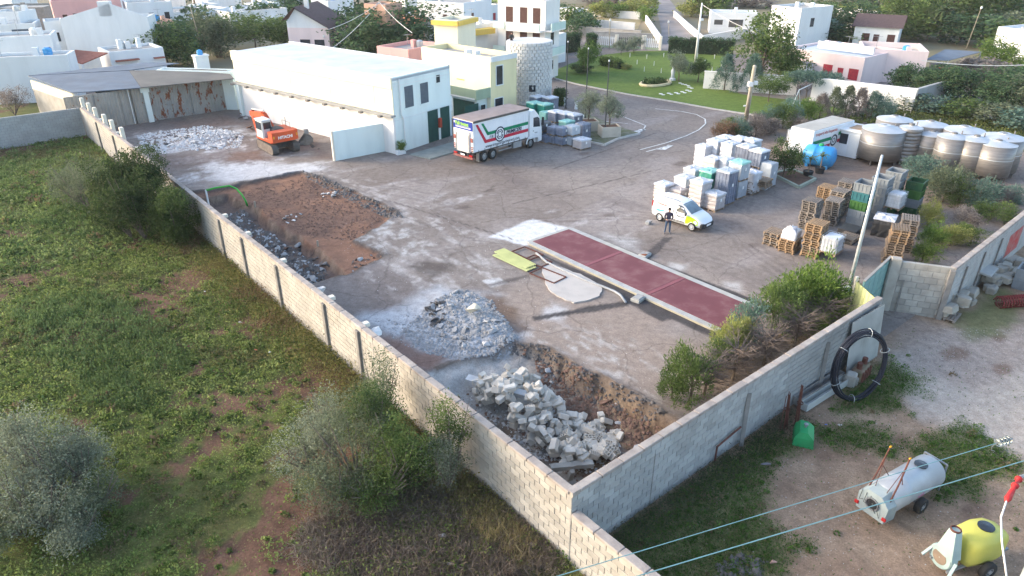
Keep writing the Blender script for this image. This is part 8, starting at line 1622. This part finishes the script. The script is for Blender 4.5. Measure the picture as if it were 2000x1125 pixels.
tree(1528,348,3.2,2.9,'round','dark','round_conifer','dense round dark conifer in the kerbed bed',.08)
# --- mixed hedge between the drive and the box body
HG = [(1410,272,1.9,'brown','rusty brown bush at the end of the drive hedge'),(1428,268,1.9,'mid','green bush second in the drive hedge'),(1450,270,2.1,'blue','blue green bush third in the drive hedge'),(1475,268,2.2,'grey','dry grey bush fourth in the drive hedge'),(1500,262,2.3,'grey','dry grey bush in the middle of the drive hedge'),(1500,250,2.2,'blue','blue green bush behind the middle of the drive hedge'),(1528,250,2.4,'mid','green bush behind the box body end'),(1545,240,2.4,'blue','blue green bush behind the box body'),(1560,258,2.2,'grey','dry grey bush beside the box body end'),(1575,235,2.3,'fresh','bright green bush behind the box body roof'),(1600,232,2.6,'grey','dry grey cypress behind the box body'),(1625,228,3.0,'dusk','thin dark cypress behind the box body'),(1650,228,3.1,'dusk','thin dark cypress behind the kiosk'),(1675,230,3.0,'grey','bare grey cypress behind the kiosk'),(1700,232,2.8,'blue','blue green cypress behind the widest tank'),(1725,232,2.4,'blue','blue green bush behind the back tanks')]
for px, py, h_, c_, l in HG: tree(px, py, h_, 2.6, 'cone' if 'cypress' in l else 'bush', c_, 'hedge_shrub', l, .03, group='mixed drive hedge')
for k, (px, py, h_, w_, c_, l) in enumerate(((1775,215,2.2,5,'dusk','low grey green thicket behind the back tanks'),(1830,222,2.2,5,'blue','low blue green thicket behind the back tanks'),(1885,232,2.2,5,'mid','low green thicket behind the back tanks'),(1940,242,2.2,5,'dusk','low thicket behind the end tanks'),(1990,255,2.2,5,'blue','low thicket at the photo edge behind the tanks'),(1790,190,4.0,6,'hedge','dark green tree row left end beyond the tanks'),(1840,195,4.2,6.5,'hedge','dark green tree row second clump beyond the tanks'),(1890,205,4.4,7,'hedge','dark green tree row third clump beyond the tanks'),(1940,212,4.2,6.5,'hedge','dark green tree row fourth clump beyond the tanks'),(1990,220,4.2,6.5,'dusk','dark green tree row end clump at the photo edge'),(1760,180,3.0,4,'hedge','dark green clump in front of the white garden wall'),(1960,140,4.5,7,'fresh','light green mimosa tree beside the carport'),(1905,150,3.2,6,'grey','leafless grey thicket beside the carport'),(1950,165,3.0,7,'grey','leafless grey thicket at the photo edge'),(1990,172,2.6,5,'hedge','dark bush at the photo edge below the thicket'))): tree(px, py, h_, w_, 'round' if h_ > 3.5 else 'far', c_, 'tree_clump', l, .05, group='greenery beyond the tanks')
# --- garden
tree(1483,172,9.0,8.5,'round','pine','garden_tree','big spreading olive brown garden tree beyond the lawn',.18,group=None)
tree(1525,168,5.0,6.0,'round','mid','garden_tree','rounded green tree right of the big garden tree',.1)
for k, (px, py, h_, w_, kd, c_, l) in enumerate(((1414,178,4.2,3.6,'cone','blue','blue conifer in front of the white lawn wall'),(1465,182,4.4,3.8,'cone','blue','second blue conifer behind the utility pole'),(1362,162,3.2,3.2,'round','dark','dark round bush by the lawn wall'),(1325,160,3.8,3.4,'round','olive','grey garden olive behind the white statue'),(1500,200,3.2,4.2,'round','mid','leafy bush behind the utility pole'),(1560,192,2.9,4.2,'umbrella','blue','pruned pine left of the swing'),(1573,194,2.9,3.8,'umbrella','blue','pruned pine above the swing'),(1607,192,2.8,4.0,'umbrella','blue','pruned pine right of the swing'),(1140,142,4.2,4.2,'round','fresh','light green tree on the lawn beside the tower'),(1137,143,1.4,3.4,'far','dark','dark ball shrub under the light green lawn tree'),(1222,137,1.1,1.8,'far','yellow','yellow green ball shrub on the lawn'),(1213,108,2.4,2.6,'round','olive','grey round tree by the entrance'),(1238,104,2.8,3.2,'round','olive','grey bushy tree on the lawn by the entrance gate'),(1060,102,2.6,3.0,'far','hedge','dark bush behind the stone tower'),(1190,205,1.2,2.0,'far','olive','low grey bush')[:7])): 
    if l != 'low grey bush': tree(px, py, h_, w_, kd, c_, 'garden_shrub' if h_ < 2 else 'garden_tree', l, .05 if h_ < 2 or kd == 'cone' else .25, group='garden trees round the lawn')
def hedge(P, Q, h_, d_, label, c_='hedge', name='clipped_hedge'):
    a, b = g(*P), g(*Q); t = thing(name, label, 'hedge', (a.x,a.y,0), math.atan2((b-a).y,(b-a).x)); L_ = (b-a).to_2d().length; n = int(L_*d_*10)+240; rs = np.random.default_rng(int(P[0])); C = np.stack([rs.uniform(0,L_,n), rs.uniform(-d_/2,d_/2,n), h_*(1-rs.random(n)**2)], 1)
    V, c = leafcloud(C, 16, .16, .20, GREEN[c_], int(P[0]), .6); link('foliage', leafmesh('foliage', V, c), t); mb = MB(); mb.bbox(L_/2,0,h_*.45,L_*.98,d_*.7,h_*.9,.1); mb.build('stems', mat('hedge_core_%d' % P[0], (.02,.035,.012)), t)
hedge((1303,104),(1432,108), 2.4, 1.6, 'long clipped dark hedge along the far side of the lawn'); hedge((1176,128),(1212,136), 1.2, 1.4, 'low clipped hedge on the lawn', 'mid'); hedge((1070,108),(1100,102), 2.6, 1.5, 'dark hedge section nearest the stone tower by the drive'); hedge((1105,103),(1130,100), 2.8, 1.5, 'dark hedge section before the white wall of the pink house'); hedge((1148,95),(1163,94), 2.2, 1.4, 'dark hedge section left of the entrance fence'); hedge((1262,168),(1296,164), .5, 1.6, 'low green planting in the flower bed', 'dark', 'bed_planting'); hedge((1085,205),(1100,206), 1.6, 1.4, 'dark shrub between the stacks and the bollards', 'dark', 'dark_shrub')
# --- planters, plant box
for k, t in enumerate(PLANTERS): tree(0, 0, 3.3, 2.6, 'round', 'olive', 'olive_tree', ('small grey olive tree in the planter nearest the stacks','small grey olive tree in the planter at the island tip')[k], .28, loc=(t.location.x, t.location.y, .9))
tree(0, 0, .9, 1.1, 'far', 'fresh', 'leafy_plant', 'leafy plant growing in the white plant box', .0, loc=(FLOWERBOX.location.x, FLOWERBOX.location.y, .35))
twiggy(985, 222, 2.6, 2.4, 'bare climbing shrub against the yellow office wall', 77, 40)
# --- trees of the town
TT = [(330,128,5.5,8,'round','mid','broad green tree behind the shed roof'),(365,122,6.0,8,'round','hedge','dark green tree right of the big white house'),(425,112,7.0,6,'round','dusk','tall bushy palm like tree behind the chimney block'),(500,100,5.0,10,'round','mid','wide green tree behind the warehouse roof left end'),(560,98,5.0,6,'round','mid','green tree in front of the arched villa'),(640,98,4.0,8,'far','dusk','grey green bushes behind the warehouse roof'),(680,98,4.0,7,'far','olive','olive trees behind the warehouse roof'),(708,116,7.4,11,'round','hedge','big dark pine left half behind the utility pole'),(766,116,8.0,13,'round','hedge','big dark pine right half behind the utility pole'),(400,80,5,8,'far','hedge','dark bush near the palm trunk'),(815,122,2.5,6,'far','mid','green shrubs below the small pink house'),(470,60,4,7,'far','mid','green bush before the long garden wall'),(525,58,4.5,8,'far','hedge','dark green bush left of the villa'),(575,40,6,9,'far','hedge','dark tree behind the long low house'),(605,30,7,10,'far','mid','mid green tree left of the villa chimney'),(650,22,8,14,'far','dusk','grey green wood behind the villa'),(700,18,9,16,'far','hedge','dark green wood right of the villa'),(360,12,6,8,'far','hedge','dark tree at the top beside the white houses'),(575,22,4,6,'far','yellow','yellowing tree left of the villa'),(560,12,7,9,'far','dusk','grey tree at the top edge'),(955,40,3.5,5,'far','hedge','dark palm like shrub left of the balconied house'),(1098,48,3.4,6,'far','hedge','dark hedge right of the balconied house'),(1120,60,4.0,7,'far','mid','green trees behind the pink and white house'),(1135,70,3.4,6,'far','hedge','dark bush left of the entrance fence'),(1180,34,3.0,5,'far','yellow','yellow green bush in the walled field'),(1200,34,3.0,5,'far','fresh','bright bush in the walled field'),(1228,30,3.2,5,'far','yellow','yellow citrus tree by the far road'),(1170,32,2.6,4,'far','fresh','small citrus tree in the walled field'),(1262,25,3.4,5,'far','yellow','yellow green tree on the road verge'),(1260,42,3.0,4,'far','fresh','green bush on the road verge'),(1372,34,6.0,9,'far','mid','round green tree right of the far road'),(1350,32,3.5,6,'far','yellow','yellow bush right of the far road'),(1400,12,4.0,12,'far','grey','leafless orchard right of the far road'),(1450,12,4.0,12,'far','grey','leafless orchard behind the low white house'),(1220,14,4.0,12,'far','grey','leafless orchard left of the far road'),(1160,10,4.0,12,'far','grey','leafless orchard beyond the field walls'),(1582,72,6.2,7,'round','hedge','dark bushy tree behind the farmhouse left end'),(1640,76,6.6,9,'round','hedge','dark tree between the farmhouse and the bungalow'),(1615,78,4.0,7,'far','blue','blue grey bush behind the farmhouse'),(1560,82,3.4,8,'far','hedge','dark hedge behind the farmhouse'),(1600,84,3.0,9,'far','hedge','dark hedge behind the farmhouse parapet'),(1655,86,3.0,8,'far','mid','green hedge before the bungalow'),(1790,72,8.0,12,'round','mid','big green tree right of the bungalow'),(1850,60,10,16,'round','pine','tall dark wood behind the carport'),(1910,52,10.5,16,'round','hedge','tallest dark wood at the upper right'),(1810,80,4.5,9,'far','mid','green hedge behind the box house'),(1870,86,4.2,9,'far','hedge','dark hedge behind the carport'),(1930,92,4.2,10,'far','hedge','dark hedge at the upper right'),(1985,98,4.2,9,'far','mid','green hedge at the right edge'),(1960,75,4,8,'far','dusk','grey green bush at the right edge'),(1700,14,4,10,'far','dusk','distant orchard at the top right'),(1760,16,4,10,'far','yellow','distant yellow green orchard at the top right'),(1640,8,4,10,'far','dusk','distant orchard behind the tall white house')]
for px, py, h_, w_, kd, c_, l in TT: tree(px, py, h_*1.1, w_*1.25, kd, c_, 'town_tree', l, .04, group='trees among the houses')
def palm(px, py, h_, label, seed, r=1.9):
    rs = random.Random(seed); p = g(px, py); t = thing('palm_tree', label, 'palm', (p.x,p.y,0), 0); mb = MB(); mb.tube([(0,0,0),(.1,0,h_*.5),(0,.1,h_)],[.28,.22,.24],8); mb.build('trunk', M_BARK, t); mb = MB()
    for k in range(46):
        a = rs.uniform(0,6.28); el = rs.uniform(-.7,1.3); l = r*rs.uniform(.8,1.1); q = Vector((0,0,h_)); w0 = Vector((-math.sin(a),math.cos(a),0))
        for s in range(5):
            n_ = q+Vector((math.cos(a)*math.cos(el),math.sin(a)*math.cos(el),math.sin(el)))*l/5; wd = .26*(1-abs(s-1.5)/5); mb.add([q-w0*wd+Vector((0,0,-.08)),q,n_,n_-w0*wd*.8+Vector((0,0,-.08))],[(0,1,2,3)]); mb.add([q+w0*wd+Vector((0,0,-.08)),q,n_,n_+w0*wd*.8+Vector((0,0,-.08))],[(0,1,2,3)]); q = n_; el -= .38
    mb.build('crown', mat('frond_%d' % seed, ((.05,.075,.025) if seed % 2 else (.11,.12,.05))), t)
palm(387,48,7.0,'palm with a ragged crown among the white houses',1); palm(1722,42,5.5,'yellowish palm left of the upper right wood',2,2.4); palm(1832,82,5.0,'palm with a pale trunk in front of the tall wood',3,2.4); palm(432,112,4.5,'bushy palm behind the chimney block',5,2.2)
def stick(px, py, tx, ty, h_, label, r=.08): p = g(px, py); q = g(tx, ty, h_); t = thing('utility_pole', label, 'pole', (p.x,p.y,0), 0); mb = MB(); mb.tube([(0,0,0),(q.x-p.x,q.y-p.y,h_)],[r,r*.7],6); mb.build('shaft', M_POLE, t); mb = MB(); mb.bbox(q.x-p.x,q.y-p.y,h_-.2,.25,.25,.3,.04); mb.build('fitting', M_TRIM, t)
stick(398,108,370,8,9.0,'leaning pole behind the chimney block'); stick(1887,95,1918,12,8.0,'leaning yellowish pole in front of the upper right wood'); stick(1980,98,1998,52,5.0,'short pole at the right edge'); stick(1307,84,1306,40,4.5,'dark post at the entrance corner'); stick(1190,95,1192,36,6.0,'pale lamp post in front of the entrance gate'); stick(548,60,548,30,5,'thin pole left of the villa'); stick(630,92,632,68,4,'thin pole behind the warehouse roof')
# ------------------------------------------------------------------ ground cover
def cover(name, pts, leaf, cols, label, seed, lift=.06, aspect=.5, up=.4, hvar=.10, h=None, cid=None, kind='stuff'):
    """one mass of small leaves over the ground; pts (n,2) in the yard frame"""
    rs = np.random.default_rng(seed); n = len(pts); Z = zats(pts[:,0], pts[:,1], h); X = O3.x+pts[:,0]*VX+pts[:,1]*UX; Y = O3.y+pts[:,0]*VY+pts[:,1]*UY
    A = rs.normal(0,1,(n,3)); A[:,2] = np.abs(A[:,2])*up*2+up*.3; A /= np.linalg.norm(A,axis=1,keepdims=True); B = np.cross(A, rs.normal(0,1,(n,3))); B /= np.linalg.norm(B,axis=1,keepdims=True)+1e-9
    L = (leaf*rs.uniform(.5,1.4,n) if np.ndim(leaf) == 0 else leaf*rs.uniform(.6,1.4,n))[:,None]; P_ = np.stack([X, Y, Z+lift*.3+np.abs(rs.normal(0,1,n))*hvar], 1)
    V = np.stack([P_-A*L*.5, P_+B*L*aspect*.5, P_+A*L*.5, P_-B*L*aspect*.5], 1).reshape(-1,3)
    c0, c1 = np.array(cols[0]), np.array(cols[1]); t = np.clip(fbm(pts[:,0], pts[:,1], .45, 4, seed)+rs.normal(0,.22,n), 0, 1)[:,None]; c = (c0+(c1-c0)*t)*rs.uniform(.75,1.25,(n,1))
    if cid is not None: c = c*(1-cid[:,None])+np.array((.17,.115,.065))*cid[:,None]*rs.uniform(.6,1.2,(n,1))
    return tag(link(name, leafmesh(name, V, np.repeat(c,4,0))), label, 'plants', kind=kind)
rs = np.random.default_rng(61)
def fieldpts(n, umin, umax, vmin, vmax=-.05):
    q = np.stack([rs.uniform(vmin,vmax,n), rs.uniform(umin,umax,n)],1); b = bare(q[:,0],q[:,1])+.5*(fbm(q[:,0],q[:,1],1.1,4,122)-.5); keep = rs.random(n) > np.clip(b*1.1-.05,0,.82); return q[keep]
near = fieldpts(130000,-13,15,-19); cover('field_weeds', near, .088, ((.09,.14,.03),(.27,.32,.095)), 'low green weeds covering the near field', 62, cid=sst(.55,.75,fbm(near[:,0],near[:,1],.35,4,63))*.7)
mid_ = fieldpts(100000,15,36,-24); cover('field_weeds', mid_, .12, ((.095,.145,.032),(.28,.33,.10)), 'low green weeds covering the middle of the field', 64, cid=sst(.55,.75,fbm(mid_[:,0],mid_[:,1],.3,4,65))*.7)
far_ = fieldpts(90000,36,70,-30); cover('field_weeds', far_, .19, ((.09,.145,.038),(.26,.32,.11)), 'low green weeds covering the far end of the field', 66, cid=sst(.58,.78,fbm(far_[:,0],far_[:,1],.25,4,67))*.6)
def tufts(name, C, per, rmin, rmax, leaf, cols, label, seed, h=None, dry=.12):
    """many rounded weed tufts as one mass: each a small dome of leaves with a shade of its own"""
    r_ = np.random.default_rng(seed); n = len(C); rad = rmin+(rmax-rmin)*r_.random(n)**2; N = n*per; d = r_.normal(0,1,(N,3)); d[:,2] = np.abs(d[:,2]); d /= np.linalg.norm(d,axis=1,keepdims=True); R_ = np.repeat(rad,per); hh = np.repeat(rad*r_.uniform(.5,1.3,n),per)
    pv, pu = np.repeat(C[:,0],per), np.repeat(C[:,1],per); Z = np.repeat(zats(C[:,0],C[:,1],h),per); s_ = .55+.45*r_.random(N)
    P_ = np.stack([O3.x+pv*VX+pu*UX+d[:,0]*R_*s_, O3.y+pv*VY+pu*UY+d[:,1]*R_*s_, Z+d[:,2]*hh*s_], 1); A = d*.8+r_.normal(0,.5,(N,3)); A /= np.linalg.norm(A,axis=1,keepdims=True); B = np.cross(A, r_.normal(0,1,(N,3))); B /= np.linalg.norm(B,axis=1,keepdims=True)+1e-9
    L = (leaf*r_.uniform(.6,1.4,N))[:,None]; V = np.stack([P_-A*L*.5, P_+B*L*.24, P_+A*L*.5, P_-B*L*.24], 1).reshape(-1,3); t = np.repeat(r_.random(n),per)[:,None]; c = np.array(cols[0])+(np.array(cols[1])-np.array(cols[0]))*t; isd = np.repeat(r_.random(n) < dry, per)[:,None]; c = np.where(isd, np.array((.20,.15,.085)), c)*r_.uniform(.75,1.25,(N,1))
    return tag(link(name, leafmesh(name, V, np.repeat(c,4,0))), label, 'plants', kind='stuff')
nt_ = fieldpts(2600,-13,15,-19); tufts('weed_tufts', nt_, 46, .10, .42, .11, ((.07,.13,.025),(.28,.34,.10)), 'rounded weed tufts of mixed greens over the near field', 90, field_h)
nt_ = fieldpts(2600,15,38,-24); tufts('weed_tufts', nt_, 36, .12, .5, .15, ((.07,.13,.028),(.27,.33,.11)), 'rounded weed tufts of mixed greens over the middle field', 91, field_h)
nt_ = fieldpts(1500,38,69,-30); tufts('weed_tufts', nt_, 26, .2, .7, .24, ((.07,.13,.035),(.24,.30,.11)), 'rounded weed tufts of mixed greens over the far field', 92, field_h)
lt_ = np.stack([rs.uniform(.3,22,1500), rs.uniform(-13,-.3,1500)],1); lt_ = lt_[rs.random(1500) < lot_green(lt_[:,0],lt_[:,1])*.8+.02]; tufts('weed_tufts', lt_, 40, .08, .32, .09, ((.045,.10,.015),(.14,.23,.05)), 'rounded green weed tufts on the dirt lot', 93, lot_h)
# taller weed clumps in drifts, brush along the wall foot, dry stems by the corner
def clumps(poly, n, per, spread, seed): r_ = np.random.default_rng(seed); c = np.array(inpoly(poly, n, r_)); return np.repeat(c, per, 0)+r_.normal(0,1,(n*per,2))*spread
cover('tall_weeds', clumps(P2((20,600),(180,570),(330,640),(360,720),(230,760),(60,700)), 420, 55, .16, 70), .15, ((.075,.12,.04),(.17,.24,.09)), 'drift of taller pale green weeds in the field', 71, up=1.2, hvar=.22, h=field_h, aspect=.3)
cover('tall_weeds', clumps(P2((150,730),(330,760),(280,800),(160,790)), 130, 50, .16, 72), .13, ((.075,.12,.04),(.17,.24,.09)), 'smaller drift of taller weeds left of the wispy olive', 73, up=1.2, hvar=.2, h=field_h, aspect=.3)
cover('tall_weeds', clumps(P2((120,380),(240,420),(200,470),(60,440)), 160, 45, .2, 74), .17, ((.07,.12,.04),(.16,.23,.08)), 'grass drift left of the dark evergreen', 75, up=1.2, hvar=.25, h=field_h, aspect=.3)
wall_b = np.stack([-np.abs(rs.normal(0,1.1,42000))-.05, rs.uniform(3,46,42000)],1); cover('wall_brush', wall_b, .10, ((.085,.10,.028),(.23,.205,.075)), 'brownish green brush along the foot of the long wall', 76, hvar=.26, up=.6, h=field_h, cid=sst(.45,.65,fbm(wall_b[:,0],wall_b[:,1],.5,4,77))*.85)
dry = clumps(P2((640,960),(760,900),(900,880),(985,930),(1060,1020),(1100,1110),(980,1150),(700,1150),(560,1080)), 1500, 40, .22, 78); cover('dry_stems', dry, .34, ((.13,.098,.078),(.30,.25,.20)), 'tangle of dry grey brown stems under the wispy olive', 79, aspect=.05, up=.45, hvar=.12, h=field_h)
gold = clumps([(-.3,1.0),(-.2,6),(-1.1,6.5),(-1.6,3),(-1.2,.8)], 90, 90, .16, 80); cover('dry_grass', gold, .55, ((.24,.19,.09),(.42,.36,.19)), 'straw coloured tall grass at the foot of the corner wall', 81, aspect=.035, up=1.3, hvar=.10, h=field_h)
# dirt lot greenery
lp = np.stack([rs.uniform(.2,24,230000), rs.uniform(-13.5,-.15,230000)],1); lp = lp[rs.random(len(lp)) < lot_green(lp[:,0],lp[:,1])*.9+.012]; cover('lot_weeds', lp, .07, ((.05,.10,.018),(.13,.21,.045)), 'green weeds on the dirt lot along the wall', 82, hvar=.07, h=lot_h)
lw = np.stack([rs.uniform(.3,13,9000), -np.abs(rs.normal(0,.7,9000))-.1],1); cover('lot_brush', lw, .12, ((.05,.06,.03),(.12,.13,.07)), 'dull brush against the outer foot of the lot wall', 83, hvar=.16, h=lot_h, aspect=.2)
# grassy verge beyond the tanks and lawn blades
vp = np.array(inpoly(P2((1640,240),(1700,215),(1800,205),(2010,250),(2010,300),(1900,262),(1760,245)), 9000, rs)); cover('verge_grass', vp, .3, ((.06,.085,.02),(.15,.17,.05)), 'rough green verge behind the steel tanks', 84, hvar=.2)
bp_ = np.array(inpoly(BED_A, 2500, rs)); cover('hedge_litter', bp_, .10, ((.10,.075,.05),(.20,.16,.10)), 'dry litter under the wall hedge', 85, hvar=.03)
# pegs on the lawn
for k in range(18):
    px, py = 1230+(k % 6)*33+(k//6)*14, 113+(k//6)*14+(k % 2)*3; p = g(px, py); t = MB(); t.bar((0,0,.08),(0,0,.75),.07,.07); o = t.build('lawn_stake', M_TRIM); o.location = (p.x,p.y,0); tag(o, f"pale stake in row {('one','two','three')[k//6]} of the young lawn planting", 'stake', 'stakes on the lawn')
# ------------------------------------------------------------------ air: thin even haze round the camera and the whole place
m = bpy.data.materials.new('haze_air'); m.use_nodes = True; nt = m.node_tree
for n in list(nt.nodes):
    if n.type == 'BSDF_PRINCIPLED': nt.nodes.remove(n)
pv = nt.nodes.new('ShaderNodeVolumePrincipled'); pv.inputs['Color'].default_value = (.93,.95,1,1); pv.inputs['Density'].default_value = .00015; pv.inputs['Anisotropy'].default_value = 0
nt.links.new(pv.outputs[0], nt.nodes['Material Output'].inputs['Volume'])
mb = MB(); mb.box(-900, 900, -300, 1200, -4, 22); o = mb.build('haze', m); tag(o, 'thin pale haze in the air over the town', 'haze', kind='stuff')
